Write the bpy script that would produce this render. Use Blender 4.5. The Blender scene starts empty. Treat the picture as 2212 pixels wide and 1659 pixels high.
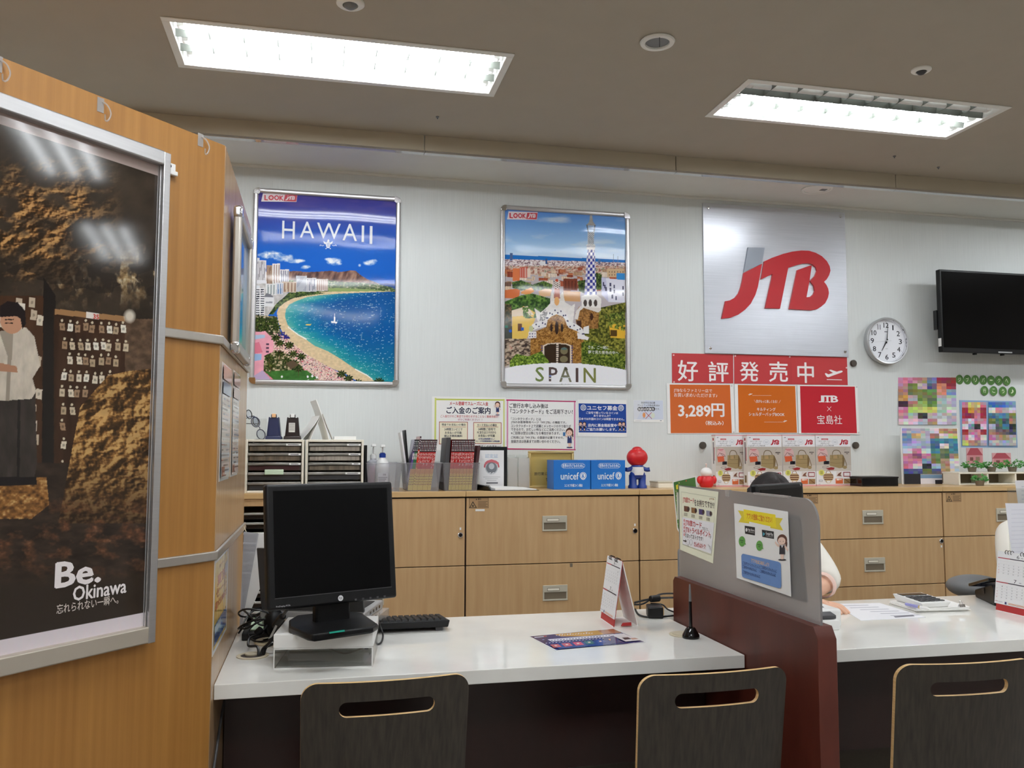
import bpy, bmesh, math, random
import numpy as np
from mathutils import Vector, Matrix
from mathutils.geometry import tessellate_polygon

SC = bpy.context.scene
COL = SC.collection
R = math.radians

# ------------------------------------------------------------------ camera, world, exposure
FPX, PX0, PY0 = 1836.74, 1106.0, 829.5
YAW, PIT, ROL = R(12.7503), R(4.3352), R(.0941)
CAM = np.array([0., 0., 1.3])
_f = np.array([math.sin(YAW) * math.cos(PIT), math.cos(YAW) * math.cos(PIT), math.sin(PIT)])
_r = np.array([math.cos(YAW), -math.sin(YAW), 0.])
_u = np.cross(_r, _f)
_r, _u = _r * math.cos(ROL) + _u * math.sin(ROL), -_r * math.sin(ROL) + _u * math.cos(ROL)
cd = bpy.data.cameras.new('camera')
cd.sensor_fit = 'HORIZONTAL'
cd.sensor_width = 36
cd.lens = FPX / 2212 * 36
cd.clip_start = .05
cam = bpy.data.objects.new('camera', cd)
COL.objects.link(cam)
cam.matrix_world = Matrix(((_r[0], _u[0], -_f[0], CAM[0]), (_r[1], _u[1], -_f[1], CAM[1]),
                           (_r[2], _u[2], -_f[2], CAM[2]), (0, 0, 0, 1)))
SC.camera = cam

wd = bpy.data.worlds.new('world')
SC.world = wd
wd.use_nodes = True
wd.node_tree.nodes['Background'].inputs[0].default_value = (1, .93, .82, 1)
wd.node_tree.nodes['Background'].inputs[1].default_value = .05
SC.view_settings.view_transform = 'Standard'
SC.view_settings.look = 'None'
SC.view_settings.gamma = 1
SC.view_settings.exposure = 0.26
TUBE_POWER = {'row_a': 46., 'row_b': 54., 'row_c': 34.}   # emission of the fluorescent tubes, row by row towards the viewer's back
try:
    SC.cycles.max_bounces = 10
    SC.cycles.diffuse_bounces = 6
    SC.cycles.transparent_max_bounces = 24
    SC.cycles.sample_clamp_indirect = 4
except Exception:
    pass

# ------------------------------------------------------------------ measuring: photo pixel -> point of a known plane
def ray(x, y):
    return _f + _r * ((x - PX0) / FPX) - _u * ((y - PY0) / FPX)

def at(x, y, Y):            # on the vertical plane parallel to the back wall at depth Y
    d = ray(x, y)
    return CAM + d * (Y / d[1])

def atz(x, y, z):           # on a horizontal plane
    d = ray(x, y)
    return CAM + d * ((z - CAM[2]) / d[2])

def atx(x, y, X):
    d = ray(x, y)
    return CAM + d * (X / d[0])

def atd(x, y, dist):        # at a distance along the lens axis
    return CAM + ray(x, y) * dist

def proj(p):
    d = np.asarray(p, float) - CAM
    z = d @ _f
    return PX0 + FPX * (d @ _r) / z, PY0 - FPX * (d @ _u) / z

def lin(c):
    c = np.asarray(c, float) / 255.
    return np.where(c <= .04045, c / 12.92, ((c + .055) / 1.055) ** 2.4)

def V3(p):
    return Vector((float(p[0]), float(p[1]), float(p[2])))

# ------------------------------------------------------------------ materials (all node based)
MATS = {}
def mat(name, rgb, rough=.5, metal=0., var=.06, scale=(6, 6, 6), bump=0., bscale=None, spec=.5, coat=0., detail=4, rgb2=None, aniso=0, tint=None):
    m = bpy.data.materials.new(name)
    m.use_nodes = True
    nt = m.node_tree
    b = nt.nodes['Principled BSDF']
    tc = nt.nodes.new('ShaderNodeTexCoord')
    mp = nt.nodes.new('ShaderNodeMapping')
    mp.inputs['Scale'].default_value = scale
    nt.links.new(tc.outputs['Object'], mp.inputs[0])
    nz = nt.nodes.new('ShaderNodeTexNoise')
    nz.inputs['Scale'].default_value = 1
    nz.inputs['Detail'].default_value = detail
    nt.links.new(mp.outputs[0], nz.inputs['Vector'])
    rp = nt.nodes.new('ShaderNodeValToRGB')
    rp.color_ramp.elements[0].position = .3
    rp.color_ramp.elements[1].position = .7
    a = lin(rgb)
    lo, hi = (a * (1 - var), np.minimum(a * (1 + var), .95)) if rgb2 is None else (lin(rgb2), a)
    rp.color_ramp.elements[0].color = (*lo, 1)
    rp.color_ramp.elements[1].color = (*hi, 1)
    nt.links.new(nz.outputs[0], rp.inputs[0])
    nt.links.new(rp.outputs[0], b.inputs['Base Color'])
    b.inputs['Roughness'].default_value = rough
    b.inputs['Metallic'].default_value = metal
    b.inputs['Specular IOR Level'].default_value = spec
    b.inputs['Coat Weight'].default_value = coat
    b.inputs['Coat Roughness'].default_value = .05
    if bump:
        bp = nt.nodes.new('ShaderNodeBump')
        bp.inputs['Strength'].default_value = bump
        bp.inputs['Distance'].default_value = .002
        if bscale:
            mp2 = nt.nodes.new('ShaderNodeMapping')
            mp2.inputs['Scale'].default_value = bscale
            nt.links.new(tc.outputs['Object'], mp2.inputs[0])
            n2 = nt.nodes.new('ShaderNodeTexNoise')
            n2.inputs['Scale'].default_value = 1
            n2.inputs['Detail'].default_value = 3
            nt.links.new(mp2.outputs[0], n2.inputs['Vector'])
            nt.links.new(n2.outputs[0], bp.inputs['Height'])
        else:
            nt.links.new(nz.outputs[0], bp.inputs['Height'])
        nt.links.new(bp.outputs[0], b.inputs['Normal'])
    MATS[name] = m
    return m

def print_mat(name, rough, coat=0., spec=.5):
    """printed surface: ink colours kept on the mesh, a little paper grain"""
    m = bpy.data.materials.new(name)
    m.use_nodes = True
    nt = m.node_tree
    b = nt.nodes['Principled BSDF']
    at_ = nt.nodes.new('ShaderNodeAttribute')
    at_.attribute_name = 'Col'
    nz = nt.nodes.new('ShaderNodeTexNoise')
    nz.inputs['Scale'].default_value = 60
    mx = nt.nodes.new('ShaderNodeMix')
    mx.data_type = 'RGBA'
    mx.blend_type = 'MULTIPLY'
    mx.inputs[0].default_value = .06
    nt.links.new(at_.outputs['Color'], mx.inputs[6])
    nt.links.new(nz.outputs['Color'], mx.inputs[7])
    nt.links.new(mx.outputs[2], b.inputs['Base Color'])
    b.inputs['Roughness'].default_value = rough
    b.inputs['Coat Weight'].default_value = coat
    b.inputs['Coat Roughness'].default_value = .04
    b.inputs['Specular IOR Level'].default_value = spec
    MATS[name] = m
    return m

def clear_mat(name, rgb, haze=.08, gloss_rough=.03, fr=1.45):
    """clear or milky plastic sheet: transparent + some diffuse haze + fresnel gloss"""
    m = bpy.data.materials.new(name)
    m.use_nodes = True
    nt = m.node_tree
    nt.nodes.remove(nt.nodes['Principled BSDF'])
    out = nt.nodes['Material Output']
    tr = nt.nodes.new('ShaderNodeBsdfTransparent')
    tr.inputs[0].default_value = (*lin(rgb), 1)
    df = nt.nodes.new('ShaderNodeBsdfDiffuse')
    nz = nt.nodes.new('ShaderNodeTexNoise')
    nz.inputs['Scale'].default_value = 20
    rp = nt.nodes.new('ShaderNodeValToRGB')
    c = lin(rgb)
    rp.color_ramp.elements[0].color = (*(c * .9), 1)
    rp.color_ramp.elements[1].color = (*c, 1)
    nt.links.new(nz.outputs[0], rp.inputs[0])
    nt.links.new(rp.outputs[0], df.inputs[0])
    m1 = nt.nodes.new('ShaderNodeMixShader')
    m1.inputs[0].default_value = haze
    nt.links.new(tr.outputs[0], m1.inputs[1])
    nt.links.new(df.outputs[0], m1.inputs[2])
    gl = nt.nodes.new('ShaderNodeBsdfGlossy')
    gl.inputs['Roughness'].default_value = gloss_rough
    fn = nt.nodes.new('ShaderNodeFresnel')
    fn.inputs[0].default_value = fr
    m2 = nt.nodes.new('ShaderNodeMixShader')
    ge = nt.nodes.new('ShaderNodeNewGeometry')     # gloss only on the outer side: no trapped mirror inside thin sheets
    iv = nt.nodes.new('ShaderNodeMath')
    iv.operation = 'SUBTRACT'
    iv.inputs[0].default_value = 1
    nt.links.new(ge.outputs['Backfacing'], iv.inputs[1])
    ml = nt.nodes.new('ShaderNodeMath')
    ml.operation = 'MULTIPLY'
    nt.links.new(fn.outputs[0], ml.inputs[0])
    nt.links.new(iv.outputs[0], ml.inputs[1])
    nt.links.new(ml.outputs[0], m2.inputs[0])
    nt.links.new(m1.outputs[0], m2.inputs[1])
    nt.links.new(gl.outputs[0], m2.inputs[2])
    nt.links.new(m2.outputs[0], out.inputs[0])
    MATS[name] = m
    return m

mat('wallpaper', (214, 218, 217), .75, var=.03, scale=(160, 160, 4), bump=.35, bscale=(260, 260, 6))
mat('ceiling_paint', (176, 168, 153), .85, var=.015, scale=(8, 8, 8), bump=.05, bscale=(90, 90, 90))
mat('soffit_paint', (222, 222, 216), .8, var=.02)
mat('fascia_paint', (184, 174, 154), .7, var=.02)
mat('floor_tile', (160, 154, 148), .35, var=.1, scale=(3, 3, 3))
mat('beige_wall', (222, 216, 206), .8, var=.04)
mat('oak', (172, 122, 60), .42, rgb2=(154, 105, 48), scale=(60, 60, 1.6), bump=.12, bscale=(240, 240, 6))
mat('oak_face', (192, 158, 120), .22, rgb2=(176, 140, 102), scale=(60, 60, 1.6))
mat('cabinet_wood', (202, 168, 124), .35, rgb2=(190, 154, 110), scale=(40, 40, 3), detail=6)
mat('cabinet_top', (212, 178, 128), .3, rgb2=(200, 164, 112), scale=(3, 40, 40))
mat('dark_gap', (40, 26, 18), .7)
mat('quartz', (244, 244, 239), .07, rgb2=(232, 231, 226), scale=(5, 5, 5), detail=9, spec=.5)
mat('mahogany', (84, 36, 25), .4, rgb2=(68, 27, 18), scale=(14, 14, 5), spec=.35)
mat('mahogany_dimmed', (44, 18, 13), .4, rgb2=(36, 14, 10), scale=(14, 14, 5))  # mahogany with the shade under the desks put into its colour
mat('chair_veneer', (56, 50, 41), .38, rgb2=(34, 29, 23), scale=(130, 130, 2.2), detail=5)
mat('ply_edge', (226, 192, 140), .5, rgb2=(206, 168, 112), scale=(10, 10, 400))
mat('chrome', (225, 225, 228), .1, 1., var=.02)
mat('aluminium', (200, 199, 200), .38, .9, var=.04, scale=(4, 4, 200))
mat('alu_satin', (196, 190, 182), .38, .8, var=.04, scale=(40, 40, 2))
mat('alu_warm', (205, 196, 182), .4, .6, var=.03)
mat('black_plastic', (15, 15, 17), .42, spec=.3, var=.1, scale=(80, 80, 80), bump=.03)
mat('black_gloss', (10, 10, 12), .12, var=.1)
mat('screen_off', (6, 6, 7), .3, var=.05, spec=.12)
mat('tv_screen', (6, 6, 7), .16, var=.05, spec=.2)
mat('dark_grey_plastic', (62, 62, 64), .5, var=.08)
mat('grey_plastic', (120, 122, 124), .5, var=.06)
mat('cable_black', (14, 14, 16), .4, var=.1)
mat('cable_grey', (150, 146, 138), .5)
mat('white_plastic', (238, 238, 236), .35, var=.02)
mat('white_paint', (240, 240, 234), .45, var=.02)
mat('louver_white', (246, 247, 244), .3, var=.01)
mat('louver_blade', (92, 96, 90), .4, var=.01)  # white blades darkened in colour so the grid holds against the tubes' glare
mat('ivory_plastic', (226, 214, 186), .5, var=.03)
mat('tray_white', (238, 232, 216), .5, var=.02)
mat('tray_smoke', (86, 82, 74), .15, rgb2=(58, 54, 50), scale=(4, 4, 30))
mat('tray_lip', (190, 188, 182), .12, rgb2=(120, 118, 112), scale=(9, 9, 90), metal=.2)
mat('tray_black', (34, 34, 36), .18, rgb2=(22, 22, 24), scale=(4, 4, 30))
mat('handle_grey', (196, 190, 172), .4, .1, var=.03)
mat('handle_pocket', (112, 100, 82), .6)
mat('navy_plastic', (30, 37, 72), .35)
mat('brown_black', (30, 16, 15), .3)
mat('silver_plastic', (182, 184, 186), .35, .4, var=.03)
mat('pink_liquid', (228, 92, 140), .3, var=.05)
mat('blue_cap', (24, 60, 150), .35)
mat('unicef_blue', (20, 112, 200), .4, var=.03)
mat('gold', (214, 190, 130), .3, .7, var=.03)
mat('gold_plate', (206, 180, 108), .16, .4, var=.03, scale=(3, 3, 60))
mat('steel_brushed', (214, 218, 226), .24, .36, rgb2=(202, 206, 214), scale=(3, 3, 220), detail=6, bump=.12, bscale=(2, 2, 380))
mat('logo_red', (178, 22, 34), .35, var=.03)
mat('logo_grey', (140, 146, 156), .4, .3, var=.03)
mat('red_paper', (178, 44, 46), .55, var=.03)
mat('magnet_dark', (66, 58, 50), .5)
mat('skin', (226, 178, 150), .5, var=.04)
mat('hair', (32, 24, 24), .55, spec=.25, rgb2=(18, 13, 13), scale=(120, 120, 12), bump=.4, bscale=(300, 300, 20))
mat('white_cloth', (240, 236, 226), .8, var=.03, bump=.25, bscale=(18, 18, 10))
mat('pink_cuff', (236, 204, 192), .8, var=.03)
mat('navy_cloth', (34, 38, 58), .85, var=.08)
mat('leaf', (70, 150, 50), .5, rgb2=(38, 100, 30), scale=(60, 60, 60))
mat('pink_roof', (186, 82, 92), .6, var=.1, scale=(30, 30, 30))
mat('white_paper', (244, 243, 240), .6, var=.015)
mat('grommet', (206, 196, 172), .5)
mat('doll_red', (205, 30, 36), .35, var=.04)
mat('doll_blue', (28, 58, 140), .35, var=.04)
mat('doll_white', (240, 238, 236), .4)
mat('teal_label', (30, 160, 136), .5)
mat('eyes', (30, 20, 16), .2)
print_mat('print_paper', .55)
print_mat('print_matte', .75, spec=.2)
print_mat('print_gloss', .1, spec=.55)
print_mat('poster_cover', .07, spec=.28)
clear_mat('clear_acrylic', (246, 247, 246), .03)
clear_mat('clear_film', (240, 238, 236), .3, .08)
clear_mat('basket_plastic', (240, 240, 242), .11, .12)
clear_mat('milky_plastic', (228, 230, 236), .45, .1)
clear_mat('lens_glass', (240, 242, 246), .02)

fm = bpy.data.materials.new('frosted_acrylic')
fm.use_nodes = True
_b = fm.node_tree.nodes['Principled BSDF']
_n = fm.node_tree.nodes.new('ShaderNodeTexNoise')
_n.inputs['Scale'].default_value = 3
_rp = fm.node_tree.nodes.new('ShaderNodeValToRGB')
_rp.color_ramp.elements[0].color = (.55, .54, .54, 1)
_rp.color_ramp.elements[1].color = (.62, .61, .61, 1)
fm.node_tree.links.new(_n.outputs[0], _rp.inputs[0])
fm.node_tree.links.new(_rp.outputs[0], _b.inputs['Base Color'])
_b.inputs['Transmission Weight'].default_value = .8
_b.inputs['Roughness'].default_value = .42
_b.inputs['IOR'].default_value = 1.3
MATS['frosted_acrylic'] = fm

for _k, _p in TUBE_POWER.items():
    em = bpy.data.materials.new('lamp_tube_' + _k)
    em.use_nodes = True
    _b = em.node_tree.nodes['Principled BSDF']
    _b.inputs['Base Color'].default_value = (.9, .9, .9, 1)
    _b.inputs['Emission Color'].default_value = (.95, .99, 1.03, 1)
    _b.inputs['Emission Strength'].default_value = _p
    MATS['lamp_tube_' + _k] = em

# ------------------------------------------------------------------ mesh builder
class MB:
    def __init__(s, T=None):
        s.v, s.f, s.fm, s.col, s.T = [], [], [], [], T
        s.m = 0
        s.c = (1, 1, 1)
    def add(s, vs, fs):
        n = len(s.v)
        for p in vs:
            p = V3(p)
            if s.T is not None:
                p = s.T @ p
            s.v.append(p)
            s.col.append(s.c)
        for f in fs:
            s.f.append([i + n for i in f])
            s.fm.append(s.m)
        return s
    def box(s, x0, x1, y0, y1, z0, z1):
        vs = [(x, y, z) for z in (z0, z1) for y in (y0, y1) for x in (x0, x1)]
        return s.add(vs, [(0, 2, 3, 1), (4, 5, 7, 6), (0, 1, 5, 4), (2, 6, 7, 3), (0, 4, 6, 2), (1, 3, 7, 5)])
    def hexa(s, b, t):        # four bottom and four top points, counter-clockwise from above
        return s.add(list(b) + list(t), [(3, 2, 1, 0), (4, 5, 6, 7), (0, 1, 5, 4), (1, 2, 6, 5), (2, 3, 7, 6), (3, 0, 4, 7)])
    def obox(s, O, U, V, N, u0, u1, v0, v1, n0, n1):
        O, U, V, N = V3(O), V3(U), V3(V), V3(N)
        P = lambda a, b, c: O + U * a + V * b + N * c
        return s.hexa([P(u0, v0, n0), P(u1, v0, n0), P(u1, v1, n0), P(u0, v1, n0)],
                      [P(u0, v0, n1), P(u1, v0, n1), P(u1, v1, n1), P(u0, v1, n1)])
    def prism(s, pts, O, U, V, N, n0, n1):
        O, U, V, N = V3(O), V3(U), V3(V), V3(N)
        k = len(pts)
        ar = sum(pts[i][0] * pts[(i + 1) % k][1] - pts[(i + 1) % k][0] * pts[i][1] for i in range(k))
        if ar < 0:
            pts = pts[::-1]
        vs = [O + U * a + V * b + N * n0 for a, b in pts] + [O + U * a + V * b + N * n1 for a, b in pts]
        tr = tessellate_polygon([[Vector((a, b, 0)) for a, b in pts]])
        fs = []
        for t in tr:
            a, b, c = t
            A = (pts[b][0] - pts[a][0]) * (pts[c][1] - pts[a][1]) - (pts[c][0] - pts[a][0]) * (pts[b][1] - pts[a][1])
            if A < 0:
                a, b = b, a
            fs.append((a + k, b + k, c + k))
            fs.append((c, b, a))
        for i in range(k):
            j = (i + 1) % k
            fs.append((i, j, j + k, i + k))
        return s.add(vs, fs)
    def cyl(s, p0, p1, r, seg=16, r2=None, cap=True):
        p0, p1 = V3(p0), V3(p1)
        r2 = r if r2 is None else r2
        d = (p1 - p0).normalized()
        a = d.orthogonal().normalized()
        b = d.cross(a)
        vs = []
        for p, q in ((p0, r), (p1, r2)):
            for i in range(seg):
                t = 2 * math.pi * i / seg
                vs.append(p + (a * math.cos(t) + b * math.sin(t)) * q)
        fs = [(i, (i + 1) % seg, (i + 1) % seg + seg, i + seg) for i in range(seg)]
        if cap:
            fs += [tuple(range(seg))[::-1], tuple(range(seg, 2 * seg))]
        return s.add(vs, fs)
    def lathe(s, prof, O=(0, 0, 0), axis=(0, 0, 1), seg=24, cap=True):
        O = V3(O)
        d = V3(axis).normalized()
        a = d.orthogonal().normalized()
        b = d.cross(a)
        n = len(prof)
        vs = []
        for (q, h) in prof:
            for i in range(seg):
                t = 2 * math.pi * i / seg
                vs.append(O + d * h + (a * math.cos(t) + b * math.sin(t)) * max(q, 1e-5))
        fs = []
        for k in range(n - 1):
            for i in range(seg):
                j = (i + 1) % seg
                fs.append((k * seg + i, k * seg + j, (k + 1) * seg + j, (k + 1) * seg + i))
        if cap:
            fs.append(tuple(range(seg))[::-1])
            fs.append(tuple(range((n - 1) * seg, n * seg)))
        return s.add(vs, fs)
    def ell(s, c, rx, ry, rz, seg=16, rings=10, rot=None):
        vs, fs = [], []
        M = rot if rot is not None else Matrix.Identity(3)
        c = V3(c)
        for k in range(rings + 1):
            ph = math.pi * k / rings
            for i in range(seg):
                t = 2 * math.pi * i / seg
                vs.append(c + M @ Vector((rx * math.sin(ph) * math.cos(t), ry * math.sin(ph) * math.sin(t), -rz * math.cos(ph))))
        for k in range(rings):
            for i in range(seg):
                j = (i + 1) % seg
                fs.append((k * seg + i, k * seg + j, (k + 1) * seg + j, (k + 1) * seg + i))
        return s.add(vs, fs)
    def tube(s, pts, r, seg=8, smooth=4):
        P = [V3(p) for p in pts]
        if smooth and len(P) > 2:
            Q = []
            for i in range(len(P) - 1):
                p0, p1, p2, p3 = P[max(i - 1, 0)], P[i], P[i + 1], P[min(i + 2, len(P) - 1)]
                for k in range(smooth):
                    t = k / smooth
                    Q.append(.5 * ((2 * p1) + (p2 - p0) * t + (2 * p0 - 5 * p1 + 4 * p2 - p3) * t * t + (3 * p1 - p0 - 3 * p2 + p3) * t ** 3))
            Q.append(P[-1])
            P = Q
        vs, fs = [], []
        a = None
        n = len(P)
        for i, p in enumerate(P):
            d = (P[min(i + 1, n - 1)] - P[max(i - 1, 0)]).normalized()
            a = d.orthogonal().normalized() if a is None else (a - d * a.dot(d)).normalized()
            b = d.cross(a)
            for k in range(seg):
                t = 2 * math.pi * k / seg
                vs.append(p + (a * math.cos(t) + b * math.sin(t)) * r)
        for i in range(n - 1):
            for k in range(seg):
                j = (k + 1) % seg
                fs.append((i * seg + k, i * seg + j, (i + 1) * seg + j, (i + 1) * seg + k))
        fs += [tuple(range(seg))[::-1], tuple(range((n - 1) * seg, n * seg))]
        return s.add(vs, fs)
    def quad(s, a, b, c, d):
        return s.add([a, b, c, d], [(0, 1, 2, 3)])
    def build(s, name, mats, parent=None, bevel=0., seg=2, flat=False):
        if isinstance(mats, str):
            mats = [mats]
        off = Vector((0, 0, 0))
        if parent is not None:
            iw = WM[parent].inverted()
            vs = [iw @ p for p in s.v]
        else:
            xs = [p.x for p in s.v]; ys = [p.y for p in s.v]; zs = [p.z for p in s.v]
            off = Vector(((min(xs) + max(xs)) / 2, (min(ys) + max(ys)) / 2, min(zs)))
            vs = [p - off for p in s.v]
        me = bpy.data.meshes.new(name)
        me.from_pydata(vs, [], s.f)
        for m in mats:
            me.materials.append(MATS[m])
        me.polygons.foreach_set('material_index', s.fm)
        if any(c is not s.col[0] and c != s.col[0] for c in s.col) or any(x.startswith(('print', 'poster')) for x in mats):
            at_ = me.attributes.new('Col', 'FLOAT_COLOR', 'POINT')
            at_.data.foreach_set('color', np.array([(*c, 1) for c in s.col], dtype=np.float32).ravel())
        if not flat:
            me.polygons.foreach_set('use_smooth', [True] * len(me.polygons))
            me.set_sharp_from_angle(angle=R(38))
        me.update()
        o = bpy.data.objects.new(name, me)
        COL.objects.link(o)
        if parent is not None:
            o.parent = parent
            WM[o] = WM[parent]
        else:
            o.location = off
            WM[o] = Matrix.Translation(off)
        if bevel:
            bv = o.modifiers.new('edge', 'BEVEL')
            bv.width = bevel
            bv.segments = seg
            bv.limit_method = 'ANGLE'
            bv.angle_limit = R(40)
        return o

WM = {}
def tag(o, label=None, cat=None, group=None, kind=None):
    if label: o['label'] = label
    if cat: o['category'] = cat
    if group: o['group'] = group
    if kind: o['kind'] = kind
    return o

def thing(name, label, cat, loc=(0, 0, 0), group=None):
    o = bpy.data.objects.new(name, None)
    o.empty_display_size = .05
    COL.objects.link(o)
    o.location = V3(loc)
    WM[o] = Matrix.Translation(V3(loc))
    return tag(o, label, cat, group)

def copy_tree(o, parent=None):
    c = o.copy()
    COL.objects.link(c)
    if parent is not None:
        c.parent = parent
    for ch in [x for x in KIDS(o)]:
        copy_tree(ch, c)
    return c

def KIDS(o):
    return [x for x in list(COL.objects) if x.parent == o]

# ------------------------------------------------------------------ lettering and flat print
_TX = {}
def glyphs(s, bold=0.):
    k = (s, bold)
    if k not in _TX:
        c = bpy.data.curves.new('t', 'FONT')
        c.body = s
        c.resolution_u = 2
        o = bpy.data.objects.new('t', c)
        COL.objects.link(o)
        bpy.context.view_layer.update()
        m = bpy.data.meshes.new_from_object(o.evaluated_get(bpy.context.evaluated_depsgraph_get()))
        v = np.array([p.co[:2] for p in m.vertices]) if len(m.vertices) else np.zeros((0, 2))
        f = [tuple(p.vertices) for p in m.polygons]
        nz = [p.normal.z for p in m.polygons]
        f = [q if z > 0 else q[::-1] for q, z in zip(f, nz)]
        bpy.data.objects.remove(o)
        bpy.data.curves.remove(c)
        bpy.data.meshes.remove(m)
        _TX[k] = (v, f)
    return _TX[k]

class Plane:
    def __init__(s, O, U, V):
        s.O, s.U, s.V = (np.array(q, float) for q in (O, U, V))
        s.U /= np.linalg.norm(s.U); s.V /= np.linalg.norm(s.V)
        s.N = np.cross(s.U, s.V)
    def px(s, x, y):           # photo pixel -> (u, v) on this plane
        d = ray(x, y)
        t = ((s.O - CAM) @ s.N) / (d @ s.N)
        q = CAM + d * t - s.O
        return q @ s.U, q @ s.V
    def w(s, u, v, n=0.):
        return s.O + s.U * u + s.V * v + s.N * n
    def frac(s, w, h, sx=1., sy=1.):
        return lambda x, y: (x / sx * w, (1 - y / sy) * h)

class Print(MB):
    """flat ink shapes stacked a hair apart on a sheet"""
    def __init__(s, plane, mp=None, base=0., step=.00003):
        super().__init__()
        s.p, s.mp, s.k, s.step, s.base = plane, mp or plane.px, 0, step, base
    def uv(s, pts, col, faces=None):
        s.k += 1
        n = s.base + s.k * s.step
        s.c = tuple(lin(col))
        if faces is None:
            tr = tessellate_polygon([[Vector((a, b, 0)) for a, b in pts]])
            faces = []
            for a, b, c in tr:
                A = (pts[b][0] - pts[a][0]) * (pts[c][1] - pts[a][1]) - (pts[c][0] - pts[a][0]) * (pts[b][1] - pts[a][1])
                faces.append((a, b, c) if A > 0 else (b, a, c))
        s.add([s.p.w(a, b, n) for a, b in pts], faces)
        return s
    def poly(s, pts, col):
        return s.uv([s.mp(*q) for q in pts], col)
    def rect(s, x0, y0, x1, y1, col):
        (ua, _), (ub, _) = s.mp(x0, (y0 + y1) / 2), s.mp(x1, (y0 + y1) / 2)
        (_, va), (_, vb) = s.mp((x0 + x1) / 2, y1), s.mp((x0 + x1) / 2, y0)
        return s.uv([(ua, va), (ub, va), (ub, vb), (ua, vb)], col)
    def frame(s, x0, y0, x1, y1, t, col):
        s.rect(x0, y0, x1, y0 + t, col); s.rect(x0, y1 - t, x1, y1, col)
        s.rect(x0, y0, x0 + t, y1, col); return s.rect(x1 - t, y0, x1, y1, col)
    def disc(s, x, y, rx, ry, col, n=20, a0=0, a1=360):
        st = [(x + rx * math.cos(R(a0 + (a1 - a0) * i / n)), y + ry * math.sin(R(a0 + (a1 - a0) * i / n))) for i in range(n + (a1 - a0 < 360))]
        return s.poly(st, col)
    def line(s, pts, t, col):
        P = [np.array(s.mp(*q)) for q in pts]
        for a, b in zip(P[:-1], P[1:]):
            d = b - a
            L = np.hypot(*d)
            if L < 1e-6: continue
            q = np.array([-d[1], d[0]]) / L * t / 2
            s.uv([tuple(a - q), tuple(b - q), tuple(b + q), tuple(a + q)], col)
        return s
    def text(s, t, x0, y0, x1, y1, col, bold=0., rot=0, slope=0.):
        v, f = glyphs(t, bold)
        if not len(v): return s
        xm, ym = (x0 + x1) / 2, (y0 + y1) / 2
        ua, ub = s.mp(x0, ym)[0], s.mp(x1, ym)[0]
        va, vb = s.mp(xm, y1)[1], s.mp(xm, y0)[1]
        if rot:
            v = np.stack([v[:, 1], -v[:, 0]], 1) if rot > 0 else np.stack([-v[:, 1], v[:, 0]], 1)
        lo, hi = v.min(0), v.max(0)
        e = np.maximum(hi - lo, 1e-6)
        q = (v - lo) / e
        U = ua + q[:, 0] * (ub - ua)
        W_ = va + q[:, 1] * (vb - va) + slope * (U - (ua + ub) / 2)
        if (ub - ua) < 0: f = [g[::-1] for g in f]
        if bold:          # heavier strokes: the outline laid down a few times, slightly shifted, each a hair higher
            bu, bv = bold * abs(ub - ua) / e[0], bold * abs(vb - va) / e[1]
            if rot: bu = bv = bold * abs(vb - va) / e[1]
            for du, dv in ((-bu, 0), (bu, 0), (0, bv * .8)):
                s.uv(list(zip(U + du, W_ + dv)), col, f)
            return s.uv(list(zip(U, W_ - bv * .8)), col, f)
        return s.uv(list(zip(U, W_)), col, f)

def sheet(name, plane, quad_px, paint, material='print_paper', label=None, cat=None, group=None, thick=.0008, mp=None, paper=(240, 240, 238), base=.0008, parent=None):
    """a sheet of paper whose corners are given on its plane, with its print on it"""
    P = Print(plane, mp, base=base + thick)
    P.c = tuple(lin(paper))
    q = [P.mp(*c) for c in quad_px]
    P.prism(q, plane.O, plane.U, plane.V, plane.N, base, base + thick)
    if paint: paint(P)
    o = P.build(name, [material], parent, flat=True)
    if label: tag(o, label, cat, group)
    return o

# ------------------------------------------------------------------ colour fields for photographic posters
_rng = np.random.RandomState(7)
_LAT = _rng.rand(256, 256)
def vnoise(x, y):
    xi, yi = np.floor(x).astype(int), np.floor(y).astype(int)
    fx, fy = x - xi, y - yi
    fx, fy = fx * fx * (3 - 2 * fx), fy * fy * (3 - 2 * fy)
    g = lambda a, b: _LAT[a % 256, b % 256]
    return (g(xi, yi) * (1 - fx) + g(xi + 1, yi) * fx) * (1 - fy) + (g(xi, yi + 1) * (1 - fx) + g(xi + 1, yi + 1) * fx) * fy
def fbm(x, y, o=4, seed=0):
    r, a, t = 0, .5, 0
    for i in range(o):
        r = r + a * vnoise(x * 2 ** i + 17.3 * seed + 31 * i, y * 2 ** i + 9.1 * seed + 57 * i)
        t += a
        a *= .5
    return r / t

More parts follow.
